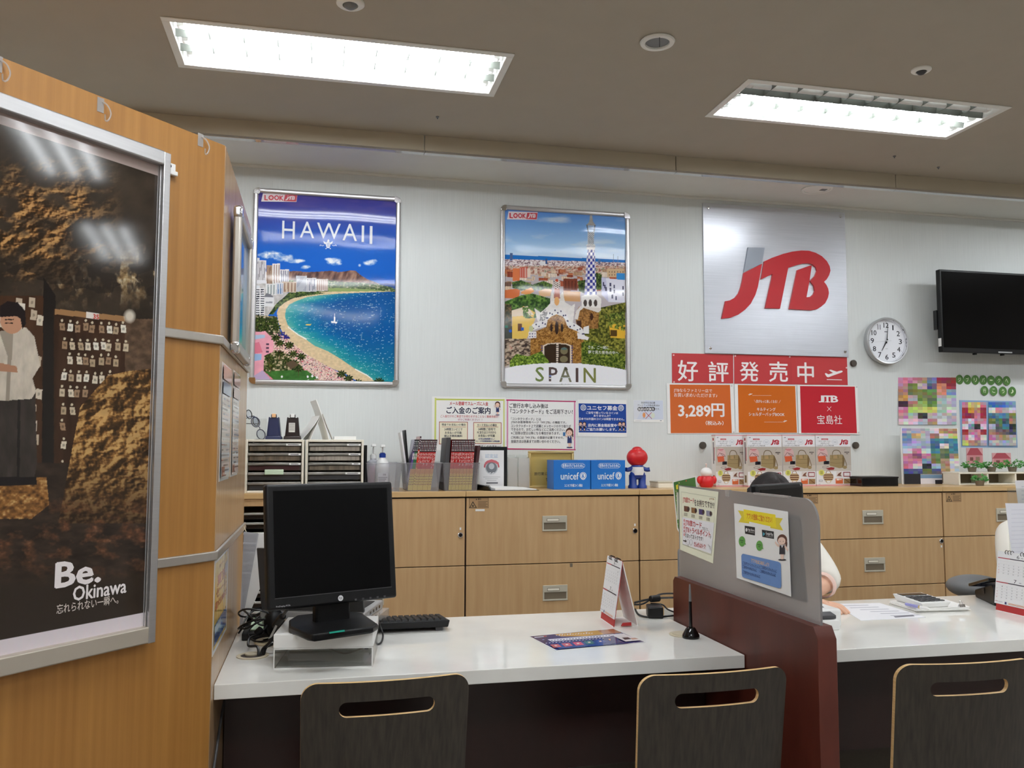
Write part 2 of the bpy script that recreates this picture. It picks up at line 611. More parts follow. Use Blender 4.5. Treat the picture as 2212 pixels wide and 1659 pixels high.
class Field:
    """colour field over a grid; painted in the coordinates of an enlarged view of the poster"""
    def __init__(s, plane, u0, u1, v0, v1, nu, nv, view):
        s.nu, s.nv = nu, nv
        u, v = np.meshgrid(np.linspace(u0, u1, nu), np.linspace(v0, v1, nv))
        s.u, s.v = u.ravel(), v.ravel()
        P = plane.O + np.outer(s.u, plane.U) + np.outer(s.v, plane.V)
        s.P, s.N = P, plane.N
        d = P - CAM
        z = d @ _f
        px, py = PX0 + FPX * (d @ _r) / z, PY0 - FPX * (d @ _u) / z
        x0, y0, sc = view
        s.X, s.Y = (px - x0) * sc, (py - y0) * sc
        s.C = np.zeros((nu * nv, 3))
    def pg(s, pts):
        m = np.zeros(len(s.X), bool)
        n = len(pts)
        for i in range(n):
            (xa, ya), (xb, yb) = pts[i], pts[(i + 1) % n]
            c = ((ya > s.Y) != (yb > s.Y))
            if ya != yb:
                m ^= c & (s.X < (xb - xa) * (s.Y - ya) / (yb - ya) + xa)
        return m
    def box(s, x0, y0, x1, y1):
        return (s.X >= x0) & (s.X < x1) & (s.Y >= y0) & (s.Y < y1)
    def el(s, x, y, rx, ry):
        return ((s.X - x) / rx) ** 2 + ((s.Y - y) / ry) ** 2 < 1
    def fill(s, m, col, a=1.):
        c = np.asarray(col, float)
        if c.ndim == 1: c = np.broadcast_to(c, s.C.shape)
        a = np.broadcast_to(np.asarray(a, float), m.shape)[m][:, None]
        s.C[m] = s.C[m] * (1 - a) + c[m] * a
    def ramp(s, t, stops):
        t = np.asarray(t)
        ks = [k for k, _ in stops]
        return np.stack([np.interp(t, ks, [c[i] for _, c in stops]) for i in range(3)], 1)
    def tex(s, c, sx, sy, amp, seed=0, o=4):
        n = fbm(s.X / sx, s.Y / sy, o, seed)
        return np.clip(np.asarray(c, float) * (1 + amp * (n[:, None] * 2 - 1)), 0, 255)
    def build(s, name, material, parent, disp=None, lift=.001, thick=.0012):
        n = lift + (disp(s.u, s.v) if disp is not None else 0)
        P = s.P + np.outer(np.broadcast_to(n, s.u.shape), s.N)
        iw = np.array(WM[parent].inverted())
        P = P @ iw[:3, :3].T + iw[:3, 3]
        nu, nv = s.nu, s.nv
        i = (np.arange(nv - 1)[:, None] * nu + np.arange(nu - 1)[None, :]).ravel()
        q = np.stack([i, i + 1, i + nu + 1, i + nu], 1)
        me = bpy.data.meshes.new(name)
        me.vertices.add(len(P))
        me.vertices.foreach_set('co', P.astype(np.float32).ravel())
        me.loops.add(q.size)
        me.loops.foreach_set('vertex_index', q.astype(np.int32).ravel())
        me.polygons.add(len(q))
        me.polygons.foreach_set('loop_start', np.arange(0, q.size, 4, dtype=np.int32))
        me.polygons.foreach_set('loop_total', np.full(len(q), 4, np.int32))
        me.update(calc_edges=True)
        me.polygons.foreach_set('use_smooth', np.ones(len(q), bool))
        a = me.attributes.new('Col', 'FLOAT_COLOR', 'POINT')
        a.data.foreach_set('color', np.concatenate([lin(s.C), np.ones((len(P), 1))], 1).astype(np.float32).ravel())
        me.materials.append(MATS[material])
        o = bpy.data.objects.new(name, me)
        COL.objects.link(o)
        o.parent = parent
        WM[o] = WM[parent]
        return o

WALL = Plane((0, 4.6, 0), (1, 0, 0), (0, 0, 1))
CORNER = np.array([-.24, 2.165])
DD = np.array([.37, .408]); DD /= np.hypot(*DD)
FACE = Plane((CORNER[0], CORNER[1], 0), (DD[0], DD[1], 0), (0, 0, 1))
SIDE = Plane((-.24, 0, 0), (0, 1, 0), (0, 0, 1))
ZD = .725                   # desk height
ZC = 1.09                   # cabinet height
YC = 4.14                   # cabinet fronts
XU, XR = (1, 0, 0), (0, 0, 1)

# three-letter logo outlines, in the units of an enlarged view
LOGO_J0 = [(548, 482), (695, 485), (672, 622), (508, 703)]
LOGO_J1 = [(508, 710), (672, 628), (655, 720), (635, 830), (612, 905), (570, 985), (520, 1038), (460, 1082), (390, 1110), (312, 1118), (345, 962), (385, 955), (430, 930), (462, 890), (480, 840), (495, 780)]
LOGO_TB = [(690, 608), (760, 575), (860, 540), (940, 520), (1020, 510), (1090, 512), (1150, 530), (1205, 560), (1250, 605), (1275, 650), (1282, 690), (1270, 730), (1250, 765), (1225, 790), (1245, 815), (1262, 850), (1268, 890), (1260, 930), (1235, 980), (1200, 1010), (1160, 1035), (1110, 1043), (915, 1032), (985, 685), (1116, 638), (1096, 776), (1068, 928), (1105, 922), (1130, 900), (1142, 870), (1135, 825), (1110, 795), (1101, 781), (1145, 735), (1160, 690), (1152, 660), (1130, 642), (1121, 633), (1090, 624), (1040, 625), (980, 640), (905, 665), (832, 1028), (700, 1025), (765, 720), (662, 768)]
def logo_print(P, x0, y0, x1, y1, col, col0=None):
    f = lambda q: [(x0 + (a - 312) / 970 * (x1 - x0), y0 + (b - 482) / 636 * (y1 - y0)) for a, b in q]
    P.poly(f(LOGO_J0), col0 or col); P.poly(f(LOGO_J1), col); P.poly(f(LOGO_TB), col)

# ================================================================== THE SETTING
CZ, SZ, YF = 2.88, 2.795, 4.19      # main ceiling, lowered soffit, its front face
FIX_X, FIX_Y = (-2.29, .07, 2.43, 4.79), (3.43, 1.28, -.87)
HX, HY = .645, .19                  # half opening of a recessed light
def structure(o):
    o['kind'] = 'structure'
    return o

m = MB(); m.box(-4, 7, -3, 4.7, -.1, 0); structure(m.build('floor', 'floor_tile'))
m = MB()
xs = [-4] + [q for x in FIX_X for q in (x - HX, x + HX)] + [7]
ys = [-3] + [q for y in sorted(FIX_Y) for q in (y - HY, y + HY)] + [YF]
for i in range(len(xs) - 1):
    for j in range(len(ys) - 1):
        if not (i % 2 and j % 2):
            m.box(xs[i], xs[i + 1], ys[j], ys[j + 1], CZ, CZ + .12)
m.box(-4, 7, -3, 4.7, CZ + .12, CZ + .16)
structure(m.build('ceiling', 'ceiling_paint', flat=True))
m = MB(); m.box(-4, 7, YF + .012, 4.6, SZ, CZ + .12); structure(m.build('ceiling_soffit', 'soffit_paint'))
# fascia boards in front of the soffit, with open joints
jx = [-4, -2.23, -.87, .492, 1.855, 3.212, 4.57, 5.93, 7]
m = MB()
for a, b in zip(jx[:-1], jx[1:]):
    m.box(a + .0025, b - .0025, YF, YF + .012, SZ + .004, CZ)
structure(m.build('trim_1', 'fascia_paint', bevel=.001))
m = MB()
for a, b in zip(jx[:-1], jx[1:]):
    m.box(a + .001, b - .001, YF - .006, YF + .03, SZ - .008, SZ + .004)
structure(m.build('trim_2', 'chrome', bevel=.001))
m = MB(); m.box(-4, 7, 4.586, 4.6, SZ - .014, SZ); structure(m.build('trim_3', 'soffit_paint', bevel=.002))
m = MB(); m.box(-4, 7, 4.6, 4.7, 0, CZ); structure(m.build('wall_back', 'wallpaper'))
m = MB(); m.box(7, 7.1, -3, 4.7, 0, CZ); structure(m.build('wall_right', 'beige_wall'))
m = MB(); m.box(-4.1, -4, -3, 4.7, 0, CZ); structure(m.build('wall_outer', 'beige_wall'))
m = MB(); m.box(-4, 7, -3.1, -3, 0, CZ); structure(m.build('wall_front', 'beige_wall'))
m = MB(); m.box(5.35, 5.85, -1.3, -.8, 0, CZ); structure(m.build('pillar', 'mahogany_dimmed', bevel=.005))

# oak partition: one face at an angle to the room, one square to the back wall
L = 1.4
far = CORNER - DD * L
m = MB()
m.prism([tuple(CORNER), (-.24, 2.975), (-1.7, 2.975), (-1.7, far[1]), tuple(far)], (0, 0, 0), (1, 0, 0), (0, 1, 0), (0, 0, 1), 0, 2.048)
m.m = 1
Nn = FACE.N
m.obox((-.24, 0, 0), (0, 1, 0), (0, 0, 1), (1, 0, 0), 2.17, 2.9749, 0, 2.0479, -.001, .0008)
structure(m.build('wall_left', ['oak', 'oak_face'], bevel=.0015))
for k, z in enumerate((1.562, 1.0435)):
    m = MB()
    m.obox(FACE.O, FACE.U, FACE.V, FACE.N, -L + .02, .006, z - .011, z + .011, 0, .009)
    m.obox((-.24, 0, 0), (0, 1, 0), (0, 0, 1), (1, 0, 0), 2.168, 2.972, z - .011, z + .011, .0008, .009)
    structure(m.build('trim_%d' % (4 + k), 'alu_satin', bevel=.003))

# ================================================================== RECESSED LIGHTS
def ceiling_light(cx, cy, label, unlit=()):
    tube = 'lamp_tube_' + {3.43: 'row_a', 1.28: 'row_b', -.87: 'row_c'}[cy]
    t = thing('ceiling_light', label, 'ceiling light', (cx, cy, CZ), 'recessed louvre lights in the ceiling')
    z = CZ
    m = MB()                                   # flange
    ox, oy, w = .668, .2125, .03
    m.box(cx - ox, cx + ox, cy - oy, cy - oy + w, z - .005, z); m.box(cx - ox, cx + ox, cy + oy - w, cy + oy, z - .005, z)
    m.box(cx - ox, cx - ox + w, cy - oy + w, cy + oy - w, z - .005, z); m.box(cx + ox - w, cx + ox, cy - oy + w, cy + oy - w, z - .005, z)
    m.build('frame', 'white_paint', t, bevel=.002)
    m = MB()                                   # sheet-metal tray
    a, b, d = .638, .1825, .06
    m.box(cx - a, cx + a, cy - b, cy + b, z + d, z + d + .004)
    m.box(cx - a, cx + a, cy - b - .004, cy - b, z - .002, z + d); m.box(cx - a, cx + a, cy + b, cy + b + .004, z - .002, z + d)
    m.box(cx - a - .004, cx - a, cy - b, cy + b, z - .002, z + d); m.box(cx + a, cx + a + .004, cy - b, cy + b, z - .002, z + d)
    m.build('reflector', 'louver_white', t)
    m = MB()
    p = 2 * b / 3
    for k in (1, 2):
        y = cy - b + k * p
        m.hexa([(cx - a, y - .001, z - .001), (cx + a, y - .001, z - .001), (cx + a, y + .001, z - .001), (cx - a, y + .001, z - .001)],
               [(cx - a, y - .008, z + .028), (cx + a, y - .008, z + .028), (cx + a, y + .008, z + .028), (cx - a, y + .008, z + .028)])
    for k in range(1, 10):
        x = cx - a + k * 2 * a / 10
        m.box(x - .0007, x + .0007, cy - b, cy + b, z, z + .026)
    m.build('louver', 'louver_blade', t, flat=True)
    for k in range(3):
        y = cy - b + (k + .5) * p
        m = MB()
        m.cyl((cx - .6, y, z + .014), (cx + .6, y, z + .014), .0125, 10)
        m.build('lamp_tube', 'white_plastic' if k in unlit else tube, t)
    for k in range(3):
        y = cy - b + (k + .5) * p
        for s in (-1, 1):
            m = MB(); m.box(cx + s * .61 - .012, cx + s * .61 + .012, y - .015, y + .015, z + .008, z + .06); m.build('lamp_holder', 'white_plastic', t)
    return t
LL = {(.07, 3.43): 'recessed three-row louvre light, all rows lit, above the leaning desk monitor',
      (2.43, 3.43): 'recessed louvre light with its near row dark, above the red logo plate',
      (2.43, 1.28): 'recessed louvre light mirrored large in the top of the cave poster',
      (4.79, 1.28): 'recessed louvre light mirrored small at the right edge of the cave poster',
      (.07, 1.28): 'recessed louvre light mirrored below the top of the beach poster',
      (-2.29, 1.28): 'recessed louvre light over the floor behind the oak partition',
      (.07, -.87): 'recessed louvre light behind the viewer, centre of the back row',
      (2.43, -.87): 'recessed louvre light behind the viewer, right in the back row',
      (-2.29, -.87): 'recessed louvre light behind the viewer, left in the back row',
      (-2.29, 3.43): 'recessed louvre light hidden beyond the oak partition',
      (4.79, 3.43): 'recessed louvre light just beyond the right edge, over the television',
      (4.79, -.87): 'recessed louvre light behind the viewer, rightmost in the back row'}
for (x, y), lab in LL.items():
    tl = ceiling_light(x, y, lab, (0,) if (x, y) == (2.43, 3.43) else ())
    if (x, y) == (.07, 3.43):
        m = MB(); m.obox((x - .6, y + .1822, CZ + .01), (1, 0, 0), (0, 0, 1), (0, -1, 0), 0, .07, 0, .045, 0, .0006)
        m.build('rating_label', 'tray_white', tl)
# the small round ceiling fittings
p = atz(1420, 88, CZ)
t = thing('ceiling_speaker', 'round white ceiling speaker with grey mesh, between the two lit lights', 'ceiling speaker', p)
m = MB(); m.lathe([(.064, 0), (.068, -.006), (.064, -.012), (.048, -.012), (.046, -.004), (.046, 0)], p, seg=32); m.build('rim', 'white_paint', t)
m = MB(); m.lathe([(.046, -.003), (.044, -.006), (.0, -.0065)], p, seg=32); m.build('grille', 'grey_plastic', t)
m = MB(); m.cyl(p + np.array([-.012, -.05, -.012]), p + np.array([-.012, -.05, -.05]), .0016, 6); m.build('pin', 'dark_grey_plastic', t)
for (x, y, rr, lab) in ((757, 6, .05, 'round ceiling motion sensor at the top edge, above the left light'), (1990, 150, .04, 'small round ceiling sensor above the right light')):
    p = atz(x, y, CZ)
    t = thing('ceiling_sensor', lab, 'sensor', p, 'round ceiling sensors')
    m = MB(); m.lathe([(rr, 0), (rr, -.005), (rr * .9, -.009), (rr * .55, -.011), (rr * .5, 0)], p, seg=28); m.build('rim', 'white_paint', t)
    m = MB(); m.ell(p + np.array([0, 0, -.008]), rr * .48, rr * .48, .016); m.build('lens', 'grey_plastic' if rr > .045 else 'dark_grey_plastic', t)
p = atz(1765, 408, SZ)
t = thing('downlight', 'unlit round downlight in the soffit above the logo plate', 'downlight', p)
m = MB(); m.lathe([(.085, 0), (.088, -.004), (.083, -.008), (.073, -.008), (.07, -.002), (.07, 0)], p, seg=32); m.build('rim', 'white_paint', t)
m = MB(); m.lathe([(.07, -.003), (.05, -.0035), (0, -.004)], p, seg=32); m.build('reflector', 'white_paint', t)
m = MB(); m.box(p[0] + .02, p[0] + .055, p[1] - .02, p[1] + .01, p[2] - .006, p[2] - .004); m.build('socket', 'grey_plastic', t)
for x, y, lab in ((945, 252, 'tiny grey ceiling hook to the left of the fascia joint'), (1932, 337, 'tiny grey ceiling hook below the right light, left of two'), (2027, 361, 'tiny grey ceiling hook below the right light, right of two')):
    p = atz(x, y, CZ)
    m = MB(); m.lathe([(.008, 0), (.008, -.004), (.003, -.006), (.003, -.012)], p, seg=10)
    tag(m.build('ceiling_hook', 'grey_plastic'), lab, 'hook', 'ceiling hooks')

# ================================================================== THE BIG CAVE POSTER ON THE ANGLED FACE
t = thing('framed_poster', 'tall aluminium-framed cave poster on the angled oak partition', 'framed poster', FACE.w(-.56, .879, .001))
fb = lambda m, a, b, c, d, n0, n1: m.obox(FACE.O, FACE.U, FACE.V, FACE.N, a, b, c, d, n0, n1)
m = MB(); fb(m, -.96, -.197, 1.9355, 1.968, .0095, .03); m.build('top_rail', 'aluminium', t, bevel=.003)
m = MB(); fb(m, -.96, -.197, .879, .9145, .0095, .03); m.build('bottom_rail', 'alu_warm', t, bevel=.003)
m = MB(); fb(m, -.197, -.179, .878, 1.9668, .0095, .028); fb(m, -.2, -.197, .914, 1.936, .012, .02); m.build('right_rail', 'aluminium', t, bevel=.002)
m = MB(); fb(m, -.978, -.96, .878, 1.9668, .0095, .028); m.build('left_rail', 'aluminium', t, bevel=.002)
m = MB(); fb(m, -.96, -.197, .9, 1.95, .0095, .012); m.build('backing', 'white_plastic', t)
u = np.concatenate([np.linspace(-.958, -.62, 30)[:-1], np.linspace(-.62, -.2005, 350)])
class FieldU(Field):
    def __init__(s, plane, u, v, view):
        nu, nv = len(u), len(v)
        super().__init__(plane, 0, 1, 0, 1, nu, nv, view)
        uu, vv = np.meshgrid(u, v)
        s.u, s.v = uu.ravel(), vv.ravel()
        s.P = plane.O + np.outer(s.u, plane.U) + np.outer(s.v, plane.V)
        d = s.P - CAM; z = np.maximum(d @ _f, .05)
        s.X, s.Y = PX0 + FPX * (d @ _r) / z, PY0 - FPX * (d @ _u) / z
F = FieldU(FACE, u, np.linspace(.9145, 1.936, 800), (0, 0, 1))
X, Y = F.X, F.Y
al = np.ones(len(X), bool)
F.fill(al, F.tex((52, 44, 37), 50, 40, .25, 1))
n1, n2 = fbm(X / 38, Y / 26, 5, 2), fbm(X / 9, Y / 7, 3, 3)
# orange-brown rock at upper left
w = np.clip((n1 - .42) * 4, 0, 1) * np.clip((260 - X) / 110, 0, 1) * np.clip((Y - 330) / 90, 0, 1) * np.clip((640 - Y) / 70, 0, 1)
h2 = lambda a, b: fbm(a / 22, b / 16, 5, 17)
r2 = np.clip((h2(X + 1.6, Y + 1.4) - h2(X - 1.6, Y - 1.4)) * 6 + .5, 0, 1)
F.fill(al, F.ramp(r2, [(0, (44, 32, 22)), (.45, (96, 66, 38)), (.6, (128, 90, 52)), (1, (196, 148, 92))]), w * .9)
# roots and stalactites across the middle
w = np.clip((fbm(X / 14, Y / 26, 5, 5) - .5) * 6, 0, 1) * np.clip(1 - abs(Y - 600) / 75, 0, 1) * np.clip((X - 60) / 80, 0, 1)
F.fill(al, F.ramp(n2, [(.2, (92, 70, 44)), (.5, (150, 124, 88)), (.85, (206, 190, 160))]), w)
F.fill(F.box(-400, 560, 330, 640) & (fbm(X / 60, Y / 30, 3, 8) > .6), (40, 34, 30), .7)
# key boards
F.fill(F.pg([(-500, 640), (88, 640), (86, 1010), (-500, 1010)]), F.tex((62, 42, 30), 20, 60, .2, 4))
F.fill(F.pg([(86, 600), (112, 640), (112, 1010), (82, 1010)]), (34, 30, 28))
F.fill(F.pg([(108, 668), (266, 690), (266, 720), (262, 900), (160, 1040), (108, 1040)]), F.tex((58, 40, 30), 20, 60, .25, 6))
F.fill(F.pg([(110, 668), (262, 684), (262, 696), (110, 680)]), (150, 112, 76))
F.fill(F.box(262, 690, 325, 810), F.tex((84, 66, 52), 12, 10, .35, 9))
rr = random.Random(3)
for row, (y0, n) in enumerate(((698, 9), (738, 9), (770, 8), (806, 7), (838, 4), (880, 2), (916, 1), (950, 1), (1000, 1))):
    for k in range(n):
        x = 122 + k * 16.5 + rr.uniform(-2, 2) + (3 if row % 2 else 0)
        y = y0 + k * .8 + rr.uniform(-3, 3)
        if rr.random() < .12: continue
        g = rr.choice([(196, 178, 152), (214, 200, 178), (172, 150, 122), (224, 216, 200), (150, 122, 96)])
        sl = rr.uniform(-2.5, 2.5)
        F.fill(F.pg([(x, y), (x + 11, y + 1), (x + 11 + sl, y + 17), (x + sl, y + 16)]), g)
        F.fill(F.box(x + 3 + sl / 2, y + 6, x + 8 + sl / 2, y + 12), np.array(g) * .72)
        F.fill(F.el(x + 5, y - 5, 2.6, 3), (200, 186, 160))
for k in range(46):
    x, y = rr.uniform(-40, 76), rr.uniform(640, 985)
    g = rr.choice([(206, 192, 172), (222, 212, 196), (184, 166, 144)])
    F.fill(F.pg([(x, y), (x + 13, y + 2), (x + 11, y + 24), (x - 2, y + 21)]), g)
    F.fill(F.box(x + 3, y + 9, x + 8, y + 15), np.array(g) * .78)
# the big rock at right
rk = F.pg([(118, 1130), (140, 1010), (165, 880), (225, 812), (270, 802), (330, 796), (330, 1130)])
F.fill(rk, F.ramp(.6 * n1 + .4 * n2, [(.25, (54, 40, 26)), (.5, (112, 78, 42)), (.7, (158, 112, 60)), (.85, (196, 154, 96))]))
hh = lambda a, b: fbm(a / 30, b / 24, 5, 11)
rl = np.clip((hh(X + 2, Y + 1.5) - hh(X - 2, Y - 1.5)) * 7 + .5, 0, 1)
F.fill(rk, F.ramp(rl, [(0, (36, 26, 18)), (.45, (98, 68, 38)), (.62, (140, 100, 56)), (1, (214, 172, 110))]), .75)
F.fill(rk, (40, 30, 24), np.clip((Y - 980) / 170, 0, 1) * .8)
F.fill(F.box(-400, 1000, 330, 1300) & ~rk, F.tex((50, 40, 34), 30, 14, .3, 12))
w = np.clip((fbm(X / 26, Y / 14, 5, 13) - .48) * 5, 0, 1) * np.clip((Y - 1060) / 60, 0, 1) * np.clip((1290 - Y) / 120, 0, 1)
F.fill(al, F.ramp(n2, [(.2, (58, 40, 32)), (.6, (104, 66, 44)), (.9, (150, 104, 72))]), w * .75)
F.fill(F.pg([(-400, 1045), (92, 1030), (98, 1090), (60, 1120), (-400, 1120)]), F.ramp(n2, [(.2, (74, 50, 30)), (.6, (140, 96, 52)), (.9, (206, 168, 112))]))
# the person looking at the keys
F.fill(F.pg([(-40, 860), (68, 848), (72, 1000), (66, 1032), (-40, 1032)]), F.tex((56, 50, 46), 14, 40, .2, 14))
F.fill(F.pg([(30, 862), (36, 862), (34, 1030), (28, 1030)]), (36, 32, 30))
F.fill(F.pg([(-40, 722), (20, 712), (48, 708), (66, 728), (79, 790), (62, 818), (70, 846), (60, 862), (-40, 868)]), F.tex((196, 184, 168), 10, 26, .12, 15))
F.fill(F.pg([(-10, 716), (20, 714), (18, 760), (12, 866), (4, 866), (8, 770)]), (150, 138, 124))
F.fill(F.pg([(-40, 778), (28, 792), (30, 806), (-40, 800)]), (168, 122, 96))
F.fill(F.el(18, 690, 26, 32), (186, 138, 110))
F.fill(F.pg([(-8, 662), (8, 652), (30, 654), (46, 672), (48, 700), (40, 712), (36, 690), (28, 684), (-8, 686)]), (34, 28, 28))
F.fill(F.box(2, 690, 22, 692.5) | F.box(2, 698, 20, 700), (30, 26, 26))
F.fill(F.pg([(-30, 1030), (70, 1030), (72, 1046), (-30, 1050)]), (32, 28, 28))
F.fill(F.pg([(178, 674), (206, 678), (206, 692), (178, 688)]), (226, 216, 206))
F.fill(F.el(272, 684, 14, 16), (206, 196, 180), np.clip(1.2 - ((X - 272) / 14) ** 2 - ((Y - 684) / 16) ** 2, 0, 1))
F.fill((F.u < 2) & (Y > 1240), (50, 42, 36), np.clip((Y - 1225) / 45, 0, 1))
F.fill(F.v < .943, (226, 216, 222))
F.fill(F.v > 1.912, (176, 158, 152))
F.build('poster_print', 'poster_cover', t, lift=.0124)
P = Print(FACE, base=.0128)
P.text('Be.', 113, 1210, 208, 1262, (244, 236, 236), .03)
P.text('Okinawa', 150, 1258, 264, 1288, (244, 236, 236), .022)
P.text('忘れられない一瞬へ。', 114, 1294, 247, 1314, (226, 214, 204), .005)
P.text('35', 193, 680, 205, 690, (190, 60, 50), .03)
P.build('lettering', 'print_paper', t, flat=True)

# brackets and clear hooks on the partition
p = FACE.w(-.158, 1.938, 0)
t = thing('picture_clip', 'small white rail clip beside the top corner of the cave poster', 'clip', p)
m = MB(); fb(m, -.178, -.146, 1.926, 1.937, .0, .012); m.build('rail', 'white_plastic', t, bevel=.002)
m = MB(); fb(m, -.176, -.148, 1.937, 1.955, .0, .006); m.build('plate', 'white_plastic', t, bevel=.002)
m = MB(); m.cyl(FACE.w(-.166, 1.946, .006), FACE.w(-.166, 1.946, .009), .004, 10); m.build('screw', 'dark_grey_plastic', t)
for (x, y, lab) in ((222, 240, 'clear adhesive hook on the oak above the middle of the cave poster'), (437, 314, 'clear adhesive hook on the oak nearest the partition corner'), (2, 152, 'clear adhesive hook on the oak at the left picture edge')):
    a, b = FACE.px(x, y)
    t = thing('adhesive_hook', lab, 'hook', FACE.w(a, b, 0), 'clear adhesive hooks')
    m = MB(); fb(m, a - .014, a + .002, b - .005, b + .027, 0, .0015); m.build('pad', 'clear_film', t, bevel=.001)
    m = MB(); m.tube([FACE.w(a - .004, b + .02, .002), FACE.w(a + .006, b + .012, .008), FACE.w(a + .011, b - .004, .012), FACE.w(a + .006, b - .02, .012), FACE.w(a - .004, b - .025, .016), FACE.w(a - .008, b - .014, .02)], .0018, 6)
    m.build('loop', 'clear_film', t)

# ================================================================== THINGS ON THE SQUARE FACE OF THE PARTITION
S0, S1 = 2.31, 2.79
t = thing('framed_poster', 'grey aluminium snap frame on the side face of the partition, seen edge-on', 'framed poster', SIDE.w(2.6, 1.585, .001))
sb = lambda m, a, b, c, d, n0, n1: m.obox(SIDE.O, SIDE.U, SIDE.V, SIDE.N, a, b, c, d, n0, n1)
Za, Zb = 1.552, 1.936
m = MB()
sb(m, S0, S0 + .03, Za, Zb, .0092, .03); sb(m, S1 - .03 - .09, S1 - .09, Za, Zb, .0092, .03)
sb(m, S0, S1 - .09, Zb - .03, Zb, .0092, .03); sb(m, S0, S1 - .09, Za, Za + .03, .0092, .03)
m.build('frame', 'alu_satin', t, bevel=.006, seg=3)
for a in (S0 + .012, S1 - .102):
    for b in (Za + .012, Zb - .012):
        m = MB(); sb(m, a - .016, a + .016, b - .016, b + .016, .009, .032); m.build('corner_cap', 'chrome', t, bevel=.007, seg=3)
P = Print(SIDE, mp=lambda x, y: (S0 + .03 + x * (S1 - .09 - S0 - .06), Za + .03 + (1 - y) * (Zb - Za - .06)), base=.018)
for k in range(8):  # mirror image of the beach poster painted in as sky and sea bands
    P.rect(0, k / 8, 1, (k + 1) / 8, [(96, 140, 196), (90, 140, 200), (84, 146, 206), (96, 160, 212), (60, 150, 190), (40, 140, 170), (50, 148, 168), (70, 150, 150)][k])
P.poly([(.0, .42), (.3, .38), (.5, .46), (.5, .6), (0, .6)], (196, 200, 206))
P.build('poster_print', 'poster_cover', t, flat=True)

def brochure(P, seed, x0, y0, x1, y1):
    q = random.Random(seed)
    n = 22
    for k in range(n):
        y = y0 + (y1 - y0) * k / n
        c = q.choice([(214, 206, 204), (226, 222, 214), (204, 190, 180), (222, 204, 196), (206, 210, 214), (196, 176, 150)])
        P.rect(x0, y, x1, y + (y1 - y0) / n, c)
        for j in range(4):
            a = q.uniform(x0, x1 - (x1 - x0) * .3)
            P.rect(a, y + (y1 - y0) / n * .3, a + (x1 - x0) * q.uniform(.1, .35), y + (y1 - y0) / n * .6, q.choice([(150, 60, 60), (90, 96, 110), (120, 110, 96), (70, 90, 130)]))
for k, (ya, yb, za, zb, lab) in enumerate(((2.215, 2.435, 1.217, 1.515, 'tall pale brochure sheet taped to the partition side, nearer the corner'), (2.486, 2.687, 1.22, 1.52, 'tall pale brochure sheet taped to the partition side, nearer the back wall'))):
    mp = (lambda a, b, c, d: (lambda x, y: (a + x * (b - a), d - y * (d - c))))(ya, yb, za, zb)
    sheet('brochure', SIDE, [(0, 1), (1, 1), (1, 0), (0, 0)], lambda P: (brochure(P, k + 4, .04, .02, .96, .98), P.rect(.04, .02, .96, .14, (206, 150, 140)), P.rect(.04, .16, .96, .26, (90, 110, 150) if k == 0 else (150, 70, 50)), P.rect(.1, .88, .4, .96, (170, 96, 70))), 'print_gloss', lab, 'brochure', 'brochures on the partition', mp=mp)
def flyer_y(P):
    P.poly([(.05, .04), (.95, .04), (.95, .96), (.05, .96)], (226, 186, 96))
    for k in range(5):
        P.poly([(.05 + .18 * k, .04), (.13 + .18 * k, .04), (.4 + .1 * k, .96), (.34 + .1 * k, .96)], (232, 200, 122))
    P.text('JTBトラベル', .3, .1, .75, .15, (190, 80, 60))
    P.text('夏旅', .2, .2, .85, .32, (214, 110, 90), .03)
    P.text('セール', .15, .34, .9, .44, (190, 80, 60), .03)
    P.text('最大5,000円', .1, .47, .9, .56, (200, 70, 50), .03)
    P.disc(.82, .22, .1, .07, (130, 140, 176))
    P.rect(.08, .7, .92, .92, (120, 146, 190)); P.rect(.1, .72, .5, .8, (200, 206, 220)); P.rect(.52, .8, .88, .9, (62, 92, 160)); P.rect(.12, .83, .44, .9, (72, 88, 130))
za, zb = .804, 1.03
sheet('flyer', SIDE, [(0, 1), (1, 1), (1, 0), (0, 0)], flyer_y, 'print_gloss', 'yellow flyer taped on the partition below the lower silver rail', 'flyer',
      mp=lambda x, y: (2.172 + x * .32, zb - y * (zb - za)))

# ================================================================== FRAMED POSTERS ON THE BACK WALL
def snap_frame(t, x0, x1, z0, z1, w=.026, d=.02):
    m = MB()
    for (a, b, c, e) in ((x0 + .02, x1 - .02, z1 - w, z1), (x0 + .02, x1 - .02, z0, z0 + w), (x0, x0 + w, z0 + .02, z1 - .02), (x1 - w, x1, z0 + .02, z1 - .02)):
        m.box(a, b, 4.6 - d, 4.6, c, e)
    m.build('frame', 'aluminium', t, bevel=.009, seg=4)
    for a in (x0, x1):
        for b in (z0, z1):
            sx, sz = (1 if a == x0 else -1), (1 if b == z0 else -1)
            m = MB()
            pts = [(a + sx * .034, b)] + [(a + sx * (.026 - .026 * math.sin(R(q))), b + sz * (.026 - .026 * math.cos(R(q)))) for q in range(0, 91, 15)] + [(a, b + sz * .034), (a + sx * .03, b + sz * .034), (a + sx * .034, b + sz * .03)]
            m.prism(pts, (0, 4.6, 0), (1, 0, 0), (0, 0, 1), (0, -1, 0), 0, d + .003)
            m.build('corner_cap', 'chrome', t, bevel=.006, seg=3)
def bulge(v0):
    return lambda u, v: .0055 + .0042 * np.sin(12.6 * (np.asarray(v) - v0)) * np.exp(-((np.asarray(v) - v0) / .17) ** 2) + .0006 * np.sin(9 * np.asarray(u) + 7 * np.asarray(v))
